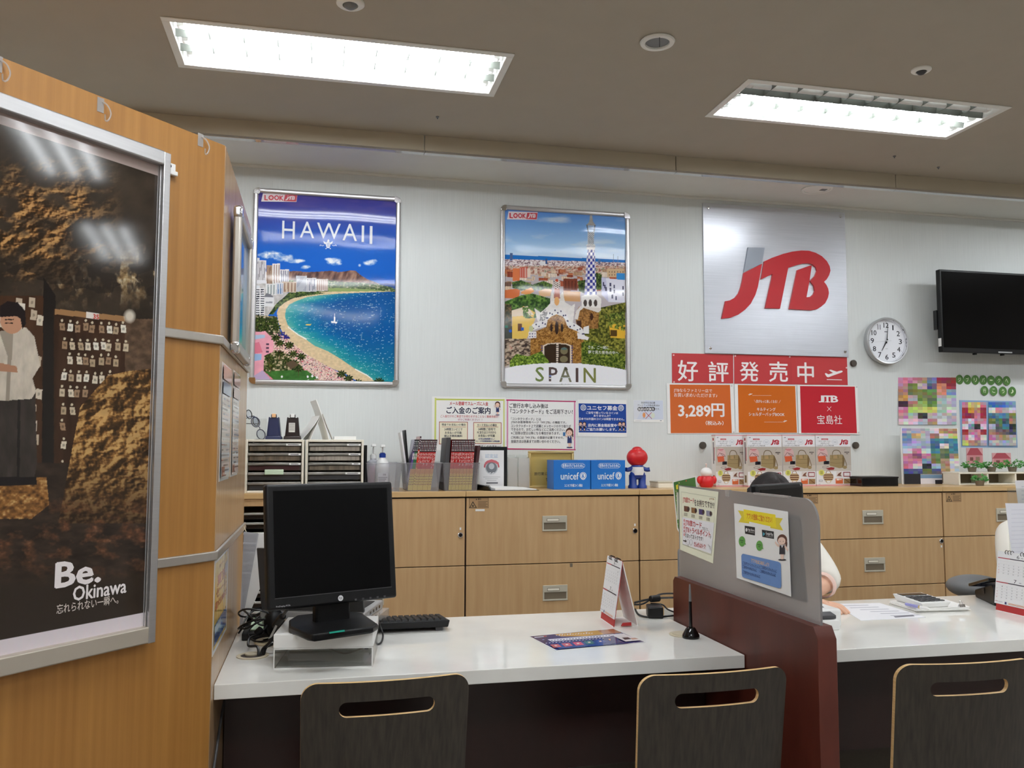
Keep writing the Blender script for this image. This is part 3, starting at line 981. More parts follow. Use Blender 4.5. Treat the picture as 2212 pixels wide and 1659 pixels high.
class PrintB(Print):
    disp = None
    def uv(s, pts, col, faces=None):
        if s.disp is not None:
            b0 = s.base
            s.base = b0 + float(np.mean([s.disp(a, b) for a, b in pts]))
            n0 = len(s.v)
            super().uv(pts, col, faces)
            s.base = b0
            k = b0 + s.k * s.step
            for i, (a, b) in enumerate(pts):
                s.v[n0 + i] = V3(s.p.w(a, b, k + float(s.disp(a, b))))
            return s
        return super().uv(pts, col, faces)
def look_logo(P, x0, y0, x1, y1):
    w, h = x1 - x0, y1 - y0
    P.poly([(x0 + .03 * w, y0), (x1, y0 + .1 * h), (x1 - .03 * w, y1), (x0 - .02 * w, y1 - .05 * h)], (238, 226, 232))
    P.text('L', x0 + .07 * w, y0 + .22 * h, x0 + .17 * w, y0 + .78 * h, (206, 60, 78), .05)
    P.text('OK', x0 + .35 * w, y0 + .25 * h, x0 + .6 * w, y0 + .8 * h, (206, 60, 78), .05)
    P.disc(x0 + .26 * w, y0 + .5 * h, .075 * w, .3 * h, (206, 60, 78)); P.disc(x0 + .26 * w, y0 + .5 * h, .04 * w, .16 * h, (238, 200, 206))
    P.poly([(x0 + .65 * w, y0 + .16 * h), (x1 - .01 * w, y0 + .2 * h), (x1 - .04 * w, y1 - .06 * h), (x0 + .61 * w, y1 - .1 * h)], (206, 70, 86))
    logo_print(P, x0 + .66 * w, y0 + .26 * h, x0 + .93 * w, y0 + .82 * h, (240, 226, 230))

# ---- the beach poster
hx0, hx1, hz0, hz1 = -.361, .413, 1.631, 2.671
t = thing('framed_poster', 'framed beach poster titled HAWAII on the back wall', 'framed poster', (.026, 4.6, 1.631), 'snap-framed travel posters')
snap_frame(t, hx0, hx1, hz0, hz1)
F = Field(WALL, hx0 + .022, hx1 - .022, hz0 + .022, hz1 - .022, 300, 405, (460, 380, 3.457))
X, Y = F.X, F.Y
al = np.ones(len(X), bool)
F.fill(al, F.ramp(Y, [(100, (76, 66, 146)), (260, (70, 76, 166)), (420, (50, 90, 186)), (560, (36, 100, 196)), (820, (28, 96, 192))]))
w = np.clip((fbm(X / 240, Y / 55, 5, 1) - .45) * 3, 0, 1) * np.clip((520 - Y) / 300, 0, 1)
F.fill(al, (118, 100, 164), w * .6)
for (cx, cy, rx, ry) in ((430, 590, 95, 32), (540, 615, 100, 30), (620, 635, 70, 20), (690, 682, 42, 18), (905, 640, 62, 30), (870, 625, 40, 14), (940, 655, 30, 16), (1170, 650, 58, 24), (1200, 636, 30, 14), (1095, 668, 14, 12)):
    e = 1 - ((X - cx) / rx) ** 2 - ((Y - cy) / ry) ** 2
    F.fill(al, F.ramp(fbm(X / 30, Y / 22, 4, 3), [(.3, (170, 190, 224)), (.6, (240, 242, 246))]), np.clip(e * 1.1 + (fbm(X / 26, Y / 20, 4, 2) - .5) * 1.6, 0, 1) * (e > 0))
mt = F.pg([(560, 715), (620, 711), (700, 720), (800, 716), (880, 710), (940, 720), (990, 714), (1030, 706), (1065, 710), (1100, 740), (1150, 772), (1240, 806), (1240, 835), (860, 830), (560, 800)])
F.fill(mt, F.ramp(fbm(X / 22 + Y / 60, Y / 60, 5, 4), [(.25, (74, 56, 58)), (.5, (122, 92, 84)), (.75, (160, 126, 108))]))
F.fill(F.pg([(1240, 804), (1366, 806), (1366, 872), (1240, 840)]), (22, 66, 140))
gh = F.pg([(560, 775), (700, 800), (860, 782), (950, 792), (1100, 798), (1235, 812), (1335, 832), (1366, 856), (1366, 868), (700, 872), (560, 860)])
F.fill(gh, F.ramp(fbm(X / 12, Y / 7, 4, 5), [(.3, (36, 56, 34)), (.55, (74, 98, 54)), (.7, (150, 150, 116)), (.85, (214, 208, 196))]))
F.fill(F.pg([(860, 838), (1150, 846), (1300, 862), (1300, 868), (860, 872)]), (140, 158, 96))
SEA = [(1366, 872), (1200, 870), (950, 880), (800, 892), (700, 907), (620, 937), (570, 962), (545, 1000), (538, 1050), (556, 1110), (600, 1160), (680, 1212), (760, 1270), (860, 1312), (960, 1372), (1060, 1442), (1150, 1492), (1232, 1552), (1366, 1570)]
F.fill(F.pg([(700, 872), (860, 866), (1366, 862)] + SEA[1:] + [(1235, 1570), (1130, 1570), (1000, 1484), (900, 1444), (800, 1394), (700, 1334), (600, 1264), (520, 1174), (488, 1090), (478, 1020), (500, 966), (560, 928), (640, 903)]), F.tex((218, 194, 156), 16, 10, .1, 6))
sea = F.pg(SEA)
sh = np.clip((X - (560 + np.interp(Y, [870, 960, 1050, 1160, 1310, 1560], [420, 10, -20, 40, 300, 680]))) / 330, 0, 1)
F.fill(sea, F.ramp(sh + (fbm(X / 110, Y / 30, 4, 7) - .5) * .35, [(0, (96, 176, 168)), (.15, (44, 150, 160)), (.5, (20, 116, 160)), (1, (16, 84, 150))]))
F.fill(sea & (Y < 1000), (14, 66, 134), .4 * np.clip((1000 - Y) / 130, 0, 1) * np.clip((X - 700) / 250, 0, 1))
F.fill(sea & (Y > 1180), (24, 130, 136), .45 * np.clip((Y - 1180) / 250, 0, 1))
F.fill(sea & (fbm(X / 16, Y / 4, 3, 9) > .74), (196, 222, 232), .7)
F.fill(sea & (fbm(X / 7, Y / 7, 2, 10) > .84) & (Y > 1050), (30, 70, 90), .7)
for q in (((560, 1130), (640, 1190), (700, 1222)), ((1060, 1444), (1150, 1490), (1190, 1520))):
    for k in range(2):
        (xa, ya), (xb, yb) = q[k], q[k + 1]
        F.fill(F.pg([(xa, ya - 5), (xb, yb - 5), (xb, yb + 4), (xa, ya + 4)]), (244, 244, 240))
tr = [(450, 892), (600, 868), (770, 866), (840, 878), (700, 896), (600, 915), (540, 945), (490, 985), (450, 1035), (386, 1040), (386, 960), (450, 960)]
F.fill(F.pg(tr), F.ramp(fbm(X / 11, Y / 9, 4, 11), [(.3, (26, 40, 24)), (.55, (62, 84, 40)), (.8, (120, 134, 72))]))
F.fill(F.pg([(300, 770), (540, 790), (560, 880), (470, 960), (400, 1060), (300, 1060)]), F.tex((196, 192, 190), 18, 24, .15, 33))
def tower(x0, y0, x1, y1, c, c2, step, horiz=False):
    F.fill(F.box(x0, y0, x1, y1), c)
    k = (Y - y0) if horiz else (X - x0)
    F.fill(F.box(x0 + 3, y0 + 8, x1 - 3, y1 - 4) & ((k % step) > step * .55), c2)
tower(328, 632, 398, 790, (226, 224, 226), (130, 124, 130), 12); F.fill(F.box(328, 614, 348, 636), (220, 220, 224))
tower(400, 668, 446, 812, (176, 150, 130), (120, 92, 76), 12); tower(444, 656, 500, 812, (232, 228, 226), (156, 130, 120), 18)
tower(500, 700, 568, 796, (224, 222, 224), (120, 120, 140), 16); tower(516, 792, 622, 872, (206, 188, 168), (150, 120, 104), 26)
tower(622, 748, 702, 866, (196, 198, 206), (140, 142, 156), 10, True); tower(700, 764, 772, 866, (214, 212, 216), (96, 98, 120), 12)
tower(770, 772, 858, 860, (222, 214, 208), (150, 120, 110), 14); tower(395, 806, 478, 890, (226, 226, 226), (150, 160, 160), 22); tower(474, 800, 526, 886, (214, 214, 220), (110, 140, 180), 18)
F.fill(F.box(320, 780, 400, 806), (228, 228, 232)); F.fill(F.box(318, 820, 352, 850), (226, 228, 232))
tower(318, 838, 386, 1052, (232, 232, 234), (44, 48, 60), 17, True); F.fill(F.box(348, 838, 356, 1052), (236, 236, 236))
F.fill(F.box(386, 900, 456, 976), (224, 224, 226)); F.fill(F.pg([(382, 905), (400, 876), (430, 884), (458, 910)]), (120, 120, 128)); F.fill(F.box(396, 940, 446, 952), (150, 152, 160))
def palms(pts, r, seed):
    for i, (x, y) in enumerate(pts):
        d = np.hypot((X - x) / r, (Y - y) / (r * .75)); a = np.arctan2(Y - y, X - x)
        F.fill((d < .55 + .5 * np.abs(np.sin(a * 4.5 + i)) ) & (d < 1.1), F.ramp(fbm(X / 7, Y / 7, 3, seed), [(.3, (24, 34, 18)), (.6, (58, 74, 32)), (.85, (112, 118, 60))]))
        F.fill(F.box(x - 2, y, x + 2, y + r * 1.5), (84, 66, 46))
F.fill(F.pg([(300, 1040), (478, 1050), (500, 1150), (560, 1290), (720, 1450), (560, 1575), (290, 1575)]), F.ramp(fbm(X / 14, Y / 12, 4, 32), [(.3, (30, 42, 24)), (.5, (84, 92, 54)), (.65, (176, 156, 130)), (.8, (214, 196, 170))]))
F.fill(F.pg([(318, 1052), (480, 1060), (500, 1160), (490, 1200), (318, 1165)]), F.ramp(fbm(X / 18, Y / 14, 4, 12), [(.35, (38, 46, 30)), (.55, (92, 96, 62)), (.7, (206, 186, 160))]))
palms([(350, 1080), (400, 1110), (450, 1090), (470, 1130), (380, 1140), (330, 1120)], 40, 13)
cr = F.pg([(450, 1170), (540, 1200), (620, 1270), (700, 1334), (900, 1446), (1130, 1572), (760, 1572), (660, 1420), (560, 1330), (450, 1300)])
F.fill(cr, F.tex((226, 200, 180), 12, 8, .08, 14))
n = fbm(X / 7, Y / 4.5, 2, 15)
F.fill(cr & (n > .58), (240, 216, 220)); F.fill(cr & (n > .68), (206, 90, 110)); F.fill(cr & (n < .33), (150, 80, 84)); F.fill(cr & (n < .27), (60, 60, 90))
F.fill(F.pg([(492, 1166), (530, 1160), (580, 1215), (520, 1222), (490, 1190)]) & (fbm(X / 9, Y / 6, 2, 16) > .42), (46, 44, 118))
F.fill(F.pg([(300, 1165), (360, 1165), (392, 1160), (420, 1190), (450, 1196), (452, 1312), (380, 1345), (380, 1530), (296, 1560)]), F.tex((232, 162, 178), 40, 40, .06, 17))
F.fill(F.pg([(310, 1190), (388, 1186), (388, 1210), (310, 1222)]), (170, 190, 216)); F.fill(F.pg([(308, 1250), (345, 1240), (372, 1318), (306, 1330)]), (214, 120, 140))
F.fill(F.pg([(304, 1330), (362, 1330), (362, 1375), (304, 1385)]), (150, 178, 214))
for y in (1250, 1278, 1306): F.fill(F.box(398, y, 418, y + 16), (84, 60, 80))
F.fill(F.pg([(385, 1462), (560, 1452), (700, 1452), (792, 1520), (640, 1556), (500, 1560)]), F.tex((58, 104, 48), 30, 20, .2, 18))
F.fill(F.pg([(296, 1500), (372, 1452), (500, 1562), (296, 1575)]), (188, 166, 196)); F.fill(F.pg([(372, 1452), (384, 1462), (500, 1562), (470, 1562)]), (226, 140, 150))
palms([(430, 1420), (500, 1330), (550, 1380), (610, 1400), (640, 1440), (600, 1330), (660, 1350), (500, 1250), (470, 1210), (960, 1480), (1012, 1512), (1084, 1546), (1240, 1534), (570, 1265), (420, 1360)], 38, 19)
F.fill(F.pg([(545, 1400), (600, 1376), (640, 1412), (580, 1446)]), (88, 72, 56))
F.fill(F.pg([(760, 1520), (860, 1530), (950, 1572), (720, 1572)]), (190, 150, 132)); F.fill(F.pg([(560, 1552), (690, 1536), (730, 1572), (540, 1572)]), (150, 160, 190))
for x, y in ((708, 1500), (742, 1496), (775, 1504), (712, 1530), (515, 1500)): F.fill(F.el(x, y, 8, 9), (240, 240, 240))
F.fill(F.pg([(880, 1086), (930, 1092), (924, 1104), (886, 1098)]), (244, 246, 248)); F.fill(F.pg([(908, 1030), (911, 1030), (913, 1090), (900, 1090)]), (236, 240, 244)); F.fill(F.pg([(688, 1110), (734, 1106), (728, 1118), (696, 1119)]), (214, 196, 110))
HB = bulge(2.43)
F.build('poster_print', 'poster_cover', t, HB)
HV = lambda x, y: WALL.px(460 + x / 3.457, 380 + y / 3.457)
P = PrintB(WALL, HV, base=.0016); P.disp = HB
HT = 'HAWAII'
for ch, x0, x1, y0, y1 in (('H', 517, 612, 340, 472), ('A', 650, 757, 345, 465), ('W', 776, 954, 356, 474), ('A', 968, 1076, 362, 486), ('I', 1110, 1128, 374, 496), ('I', 1170, 1190, 378, 510)):
    P.text(ch, x0, y0, x1, y1, (236, 240, 246))
P.disc(860, 515, 17, 26, (236, 240, 246)); P.disc(862, 486, 8, 9, (236, 240, 246))
for a in (-1, 1):
    P.poly([(860 + a * 14, 500), (860 + a * 36, 488), (860 + a * 30, 508), (860 + a * 16, 512)], (236, 240, 246)); P.poly([(860 + a * 8, 535), (860 + a * 22, 545), (860 + a * 14, 548)], (236, 240, 246))
    P.line([(860 + a * 30, 520), (860 + a * 45, 524), (860 + a * 56, 516), (860 + a * 62, 520), (860 + a * 58, 526)], .0022, (236, 240, 246))
for q in ((-6, 0), (6, 0)): P.line([(860 + q[0], 500), (860 + q[0], 535)], .0012, (40, 96, 186))
for q in (506, 516, 526): P.line([(848, q), (873, q)], .0012, (40, 96, 186))
look_logo(P, 366, 134, 632, 198)
P.build('lettering', 'print_paper', t, flat=True)

# ---- the Spanish garden poster
sx0, sx1, sz0, sz1 = .971, 1.737, 1.635, 2.666
t = thing('framed_poster', 'framed city poster titled SPAIN, between beach poster and logo plate', 'framed poster', (1.354, 4.6, 1.635), 'snap-framed travel posters')
snap_frame(t, sx0, sx1, sz0, sz1)
F = Field(WALL, sx0 + .022, sx1 - .022, sz0 + .022, sz1 - .022, 270, 380, (1060, 420, 3.686))
X, Y = F.X, F.Y
al = np.ones(len(X), bool)
F.fill(al, F.ramp(Y, [(95, (88, 140, 222)), (250, (124, 174, 236)), (400, (168, 206, 245)), (500, (200, 222, 246))]))
w = np.clip((fbm(X / 300, Y / 70, 5, 21) - .5) * 4, 0, 1)
F.fill(Y < 500, (226, 236, 246), w * .7)
F.fill(F.pg([(90, 480), (1070, 522), (1070, 560), (90, 530)]), (34, 112, 190))
F.fill((X > 90) & (Y > 515 + (X - 98) * .03), (186, 176, 180))
n = fbm(X / 9, Y / 5, 2, 22)
ds = (Y > 515 + (X - 98) * .03) & (Y < 640)
F.fill(ds, F.ramp(n, [(.3, (120, 96, 110)), (.45, (196, 170, 168)), (.6, (226, 214, 214)), (.8, (240, 236, 238))]))
F.fill(ds & (Y > 570), F.ramp(fbm(X / 18, Y / 9, 2, 23), [(.35, (150, 86, 66)), (.5, (206, 160, 130)), (.65, (222, 196, 176)), (.8, (96, 110, 76))]), .7)
q = random.Random(5)
pal = [(176, 92, 66), (206, 168, 136), (222, 196, 170), (150, 74, 54), (196, 120, 84), (232, 216, 200), (186, 150, 120), (120, 92, 80)]
for k in range(70):
    x, y = q.uniform(95, 1040), q.uniform(575, 735)
    w_, h_ = q.uniform(18, 62) * (1 + (y - 575) / 300), q.uniform(16, 48)
    c = np.array(q.choice(pal))
    F.fill(F.pg([(x, y), (x + w_, y + 3), (x + w_, y + h_), (x, y + h_)]), c)
    F.fill(F.box(x + 2, y + 6, x + w_ - 2, y + h_) & (((X - x) % 9) > 6) & (((Y - y) % 11) > 5), c * .62)
    F.fill(F.pg([(x - 2, y), (x + w_ + 2, y + 3), (x + w_ + 2, y + 7), (x - 2, y + 4)]), c * .8)
F.fill(F.box(175, 590, 230, 690), (214, 120, 76)); F.fill(F.box(230, 580, 290, 665), (190, 70, 52)); F.fill(F.box(288, 590, 315, 660), (226, 206, 190)); F.fill(F.box(232, 584, 288, 662) & ((X % 14) > 9), (226, 200, 186))
F.fill(F.box(152, 468, 172, 528), (80, 104, 150)); F.fill(F.box(434, 512, 450, 555), (60, 90, 140)); F.fill(F.box(854, 520, 872, 552), (84, 110, 150)); F.fill(F.box(390, 532, 436, 564), (226, 226, 230))
F.fill(F.box(975, 478, 978, 552) | F.box(1010, 492, 1012, 552), (110, 130, 160))
F.fill(F.box(925, 592, 1065, 660), (206, 176, 140)); F.fill(F.box(930, 600, 1060, 655) & ((X % 22) > 15) & ((Y % 24) > 12), (120, 96, 80)); F.fill(F.box(1000, 628, 1065, 684), (60, 140, 206))
def foliage(m, dark, light, sc, seed, thr=None):
    n = fbm(X / sc, Y / sc, 5, seed)
    k = m if thr is None else (m & (n > thr))
    F.fill(k, F.ramp(fbm(X / (sc * .5), Y / (sc * .5), 4, seed + 1), [(.3, dark), (.55, tuple((np.array(dark) + light) / 2)), (.8, light)]))
foliage(F.pg([(170, 700), (240, 684), (330, 720), (420, 690), (490, 720), (480, 760), (230, 766), (170, 745)]), (30, 54, 26), (120, 150, 66), 22, 31)
foliage(F.pg([(690, 690), (760, 680), (760, 800), (700, 770)]) | F.pg([(828, 620), (885, 640), (880, 760), (835, 760)]), (34, 52, 28), (112, 134, 66), 22, 33)
F.fill(F.pg([(98, 765), (200, 752), (232, 765), (222, 830), (98, 826)]), (206, 112, 66)); F.fill(F.pg([(240, 775), (320, 742), (346, 772), (300, 800), (238, 792)]), (232, 160, 96)); F.fill(F.pg([(380, 770), (430, 752), (486, 758), (470, 812), (386, 816)]), (222, 180, 140))
F.fill(F.box(575, 672, 688, 768), (120, 62, 46)); F.fill(F.box(585, 690, 680, 760) & ((X % 26) > 18), (90, 44, 36)); F.fill(F.pg([(575, 768), (712, 776), (708, 856), (575, 850)]), (206, 156, 104))
F.fill(F.pg([(880, 662), (915, 668), (1065, 684), (1065, 862), (935, 858), (880, 800)]), (224, 224, 238)); F.fill(F.pg([(880, 662), (915, 668), (935, 858), (880, 800)]), (196, 196, 222))
for x, y in ((945, 705), (975, 720), (945, 745), (975, 760), (960, 800), (990, 812), (1045, 730), (1045, 780), (890, 700), (900, 720), (910, 740)): F.fill(F.box(x, y, x + 12, y + 30), (66, 66, 96))
foliage(F.pg([(98, 860), (240, 805), (330, 790), (470, 830), (470, 960), (350, 980), (98, 980)]), (28, 56, 22), (120, 160, 70), 30, 35)
F.fill(F.pg([(170, 960), (260, 890), (350, 940), (350, 1000), (285, 1150), (170, 1150)]), (226, 190, 96)); F.fill(F.pg([(165, 925), (290, 890), (340, 960), (165, 975)]), (232, 214, 190)); F.fill(F.box(215, 1030, 248, 1090), (96, 60, 40)); F.fill(F.box(238, 1060, 262, 1085), (40, 90, 180))
foliage(F.pg([(250, 900), (440, 900), (430, 980), (260, 990)]), (36, 66, 26), (130, 166, 76), 24, 37, .42)
foliage(F.pg([(98, 870), (165, 880), (165, 1050), (98, 1060)]), (40, 50, 34), (150, 110, 80), 24, 39)
F.fill(F.box(98, 1050, 170, 1160), (70, 74, 70)); F.fill(F.el(155, 1088, 11, 12), (40, 90, 190)); F.fill(F.box(104, 1046, 134, 1062), (60, 130, 110))
F.fill(F.pg([(98, 1150), (310, 1150), (320, 1290), (98, 1380)]), F.ramp(fbm(X / 20, Y / 12, 4, 41), [(.3, (60, 50, 46)), (.5, (150, 130, 112)), (.7, (206, 190, 170)), (.9, (150, 60, 50))]))
foliage(F.pg([(760, 930), (880, 900), (1070, 860), (1070, 1400), (730, 1350), (730, 1150)]), (50, 56, 22), (176, 170, 74), 26, 43)
F.fill(F.pg([(940, 1030), (1068, 1040), (1068, 1150), (950, 1140)]), (222, 176, 60)); F.fill(F.box(950, 1080, 1002, 1130), (80, 60, 30)); foliage(F.pg([(900, 960), (1070, 930), (1070, 1090), (950, 1060)]), (44, 60, 24), (150, 160, 70), 22, 45, .45)
# patterned tower
F.fill(F.pg([(768, 440), (826, 440), (842, 812), (742, 812)]), (232, 230, 238))
kx = np.floor((X - 792 + (Y - 440) * .02) / (15 + (Y - 440) * .022)); ky = np.floor((Y - 440) / 24)
F.fill(F.pg([(768, 440), (826, 440), (842, 812), (742, 812)]) & ((kx + ky) % 2 == 0) , (62, 66, 150)); F.fill(F.pg([(768, 440), (780, 440), (764, 812), (742, 812)]) & (ky % 2 == 0), (140, 140, 190))
F.fill(F.pg([(758, 402), (830, 402), (826, 442), (764, 442)]), (240, 240, 242)); F.fill(F.pg([(760, 410), (828, 410), (828, 418), (760, 418)]), (186, 190, 206))
F.fill(F.pg([(768, 300), (820, 300), (818, 402), (770, 402)]), (206, 210, 216)); F.fill(F.pg([(770, 300), (818, 300), (816, 400), (772, 400)]) & ((((X + Y) % 15) < 7) & (((X - Y) % 15) < 9)), (90, 104, 130))
F.fill(F.pg([(758, 246), (830, 246), (818, 302), (770, 302)]), (150, 178, 216)); F.fill(F.pg([(758, 246), (766, 246), (776, 302), (768, 302)]) | F.pg([(822, 246), (831, 246), (822, 302), (814, 302)]), (70, 74, 84)); F.fill(F.pg([(788, 165), (803, 165), (812, 220), (832, 250), (756, 250), (782, 220)]), F.tex((170, 168, 166), 20, 30, .2, 47)); F.fill(F.pg([(766, 146), (828, 146), (826, 164), (770, 162)]), (110, 106, 104))
F.fill(F.pg([(716, 812), (760, 800), (840, 800), (878, 832), (872, 930), (800, 945), (724, 915)]), (236, 232, 228))
for x in (750, 790, 832): F.fill(F.el(x, 866, 14, 28), (70, 60, 56))
F.fill(F.pg([(715, 895), (875, 905), (860, 940), (790, 948), (725, 925)]), (222, 214, 206)); F.fill(F.pg([(672, 950), (700, 895), (740, 905), (860, 945), (852, 1070), (680, 1075)]), F.ramp(fbm(X / 10, Y / 10, 4, 48), [(.3, (110, 76, 40)), (.7, (176, 128, 74))]))
F.fill(F.el(800, 975, 13, 30) | F.pg([(682, 1005), (718, 1005), (716, 1080), (684, 1080)]), (66, 40, 30)); F.fill(F.pg([(664, 990), (678, 930), (712, 890), (742, 900), (706, 930), (690, 1000)]), (226, 220, 214)); F.fill(F.pg([(735, 1060), (780, 1045), (778, 1110), (735, 1110)]), (232, 230, 228))
# gatehouse
F.fill(F.pg([(345, 905), (395, 942), (436, 908), (470, 870), (480, 830), (580, 820), (590, 860), (640, 890), (668, 870), (650, 1050), (420, 1060), (370, 1010)]), F.tex((232, 228, 224), 30, 24, .06, 49))
F.fill(F.pg([(392, 955), (436, 915), (455, 950), (430, 1020), (388, 1010)]) & (n > .4), (140, 138, 140))
F.fill(F.pg([(470, 850), (482, 780), (500, 800), (510, 770), (540, 770), (552, 800), (572, 775), (586, 850)]), (226, 220, 212)); F.fill(F.pg([(505, 750), (545, 750), (550, 830), (500, 830)]), (176, 110, 96)); F.fill(F.el(523, 852, 20, 34), (226, 170, 110))
F.fill(F.el(524, 714, 27, 40), (232, 222, 214)); F.fill(F.el(524, 714, 27, 40) & (((X - 498) % 13 - 6) ** 2 + ((Y + 7 * (np.floor((X - 498) / 13) % 2)) % 15 - 7) ** 2 < 22), (70, 40, 44)); F.fill(F.el(524, 686, 14, 11), (190, 80, 60))
st = F.pg([(312, 1150), (360, 1090), (440, 1056), (452, 1000), (490, 962), (530, 955), (580, 972), (606, 1046), (690, 1085), (735, 1150), (735, 1345), (315, 1345)])
F.fill(st, F.ramp(.5 * fbm(X / 16, Y / 12, 4, 50) + .5 * fbm(X / 5, Y / 5, 2, 51), [(.3, (92, 60, 24)), (.5, (150, 104, 50)), (.72, (196, 150, 86))]))
tp = [(305, 1112), (330, 1060), (372, 1042), (428, 1032), (446, 980), (478, 946), (522, 930), (570, 946), (604, 986), (616, 1036), (680, 1062), (722, 1092), (745, 1135)]
for (xa, ya), (xb, yb) in zip(tp[:-1], tp[1:]):
    F.fill(F.pg([(xa, ya - 26), (xb, yb - 26), (xb, yb + 26), (xa, ya + 26)]), (234, 232, 232))
for (xa, ya), (xb, yb) in zip(tp[:-1], tp[1:]):
    for f_ in (.2, .7):
        F.fill(F.el(xa + (xb - xa) * f_, ya + (yb - ya) * f_ + (12 if f_ < .5 else -10), 6, 7), (50, 44, 84))
F.fill(F.box(298, 1095, 360, 1145), (234, 230, 230)); F.fill(F.box(298, 1095, 360, 1145) & (((X % 20) - 10) ** 2 + ((Y % 22) - 11) ** 2 < 26), (60, 56, 110)); F.fill(F.el(320, 1070, 18, 24), (196, 200, 150)); F.fill(F.pg([(685, 1100), (780, 1140), (770, 1160), (690, 1150)]), (234, 230, 230))
for x, h in ((481, 32), (523, 52), (565, 32)): F.fill(F.el(x, 1064, 15 if x == 523 else 11, h), (46, 28, 22))
F.fill(F.pg([(410, 1345), (412, 1204), (450, 1188), (520, 1182), (600, 1188), (640, 1204), (645, 1345)]), (222, 206, 190)); F.fill(F.pg([(424, 1345), (426, 1210), (455, 1194), (518, 1190), (518, 1345)]) | F.pg([(536, 1345), (536, 1190), (596, 1196), (628, 1210), (630, 1345)]), (54, 40, 30))
F.fill(F.el(582, 1246, 30, 28) | F.el(580, 1312, 32, 26), (120, 112, 84)); F.fill(F.el(582, 1230, 24, 10), (86, 112, 112)); F.fill(F.box(518, 1190, 536, 1345) & (((Y % 16) < 6)), (60, 50, 60)); F.fill((F.box(400, 1205, 412, 1345) | F.box(640, 1205, 652, 1345)) & ((Y % 20) < 10), (70, 70, 120))
foliage(F.pg([(150, 1330), (200, 1270), (300, 1290), (400, 1250), (460, 1330), (460, 1370), (150, 1400)]), (50, 76, 24), (170, 196, 80), 18, 53)
foliage(F.pg([(720, 1180), (800, 1170), (1068, 1280), (1068, 1400), (720, 1350)]), (40, 60, 20), (150, 160, 66), 20, 55)
arc = [(80, 1392), (200, 1366), (340, 1350), (480, 1343), (560, 1342), (700, 1347), (860, 1362), (1000, 1384), (1090, 1402)]
F.fill(F.pg(arc + [(1090, 1600), (80, 1600)]), (238, 238, 242))
SB = bulge(2.44)
F.build('poster_print', 'poster_cover', t, SB)
P = PrintB(WALL, lambda x, y: WALL.px(1060 + x / 3.686, 420 + y / 3.686), base=.0016); P.disp = SB
for ch, x0, x1, y0, y1, c in (('S', 356, 420, 1376, 1490, (104, 122, 58)), ('P', 462, 528, 1378, 1488, (70, 50, 48)), ('A', 545, 640, 1376, 1492, (110, 108, 84)), ('I', 676, 693, 1384, 1494, (66, 40, 36)), ('N', 738, 832, 1384, 1498, (112, 116, 48))):
    P.text(ch, x0, y0, x1, y1, c, .012)
P.poly([(590, 1378), (604, 1378), (612, 1400), (582, 1400)], (66, 60, 40)); P.rect(463, 1440, 480, 1452, (120, 140, 200)); P.rect(463, 1462, 480, 1470, (226, 226, 226)); P.line([(560, 1460), (625, 1460)], .004, (200, 206, 210))
P.text('スペイン', 555, 1508, 640, 1531, (30, 30, 34), .01)
P.text('さぁ、ご一緒に', 772, 1205, 935, 1232, (240, 240, 236)); P.text('夢で見た景色の中へ', 772, 1246, 1015, 1272, (240, 240, 236))
P.rect(868, 1540, 960, 1542, (150, 150, 156)); P.rect(990, 1534, 1062, 1540, (150, 150, 156))
look_logo(P, 132, 138, 372, 206)
P.build('lettering', 'print_paper', t, flat=True)

# ================================================================== LOGO PLATE
t = thing('logo_sign', 'square brushed-steel plate carrying a big red three-letter logo', 'sign', (2.68, 4.6, 1.86))
m = MB(); m.box(2.2, 3.149, 4.588, 4.6, 1.86, 2.76); m.build('plate', 'steel_brushed', t, bevel=.001)
LV = lambda x, y: WALL.px(1480 + x / 4.1475, 420 + y / 4.1475)
for nm, q, mt_ in (('letter', LOGO_J0, 'logo_grey'), ('letter', LOGO_J1, 'logo_red'), ('letter', LOGO_TB, 'logo_red')):
    m = MB(); m.prism([LV(*a) for a in q], WALL.O, WALL.U, WALL.V, WALL.N, .012, .024); m.build(nm, mt_, t, flat=True)
for x, y in ((200, 127), (1378, 203), (218, 1378), (1422, 1412)):
    a, b = LV(x, y)
    m = MB(); m.lathe([(.009, 0), (.009, .004), (.006, .007), (0, .0075)], WALL.w(a, b, .012), WALL.N, 14); m.build('screw', 'chrome', t)

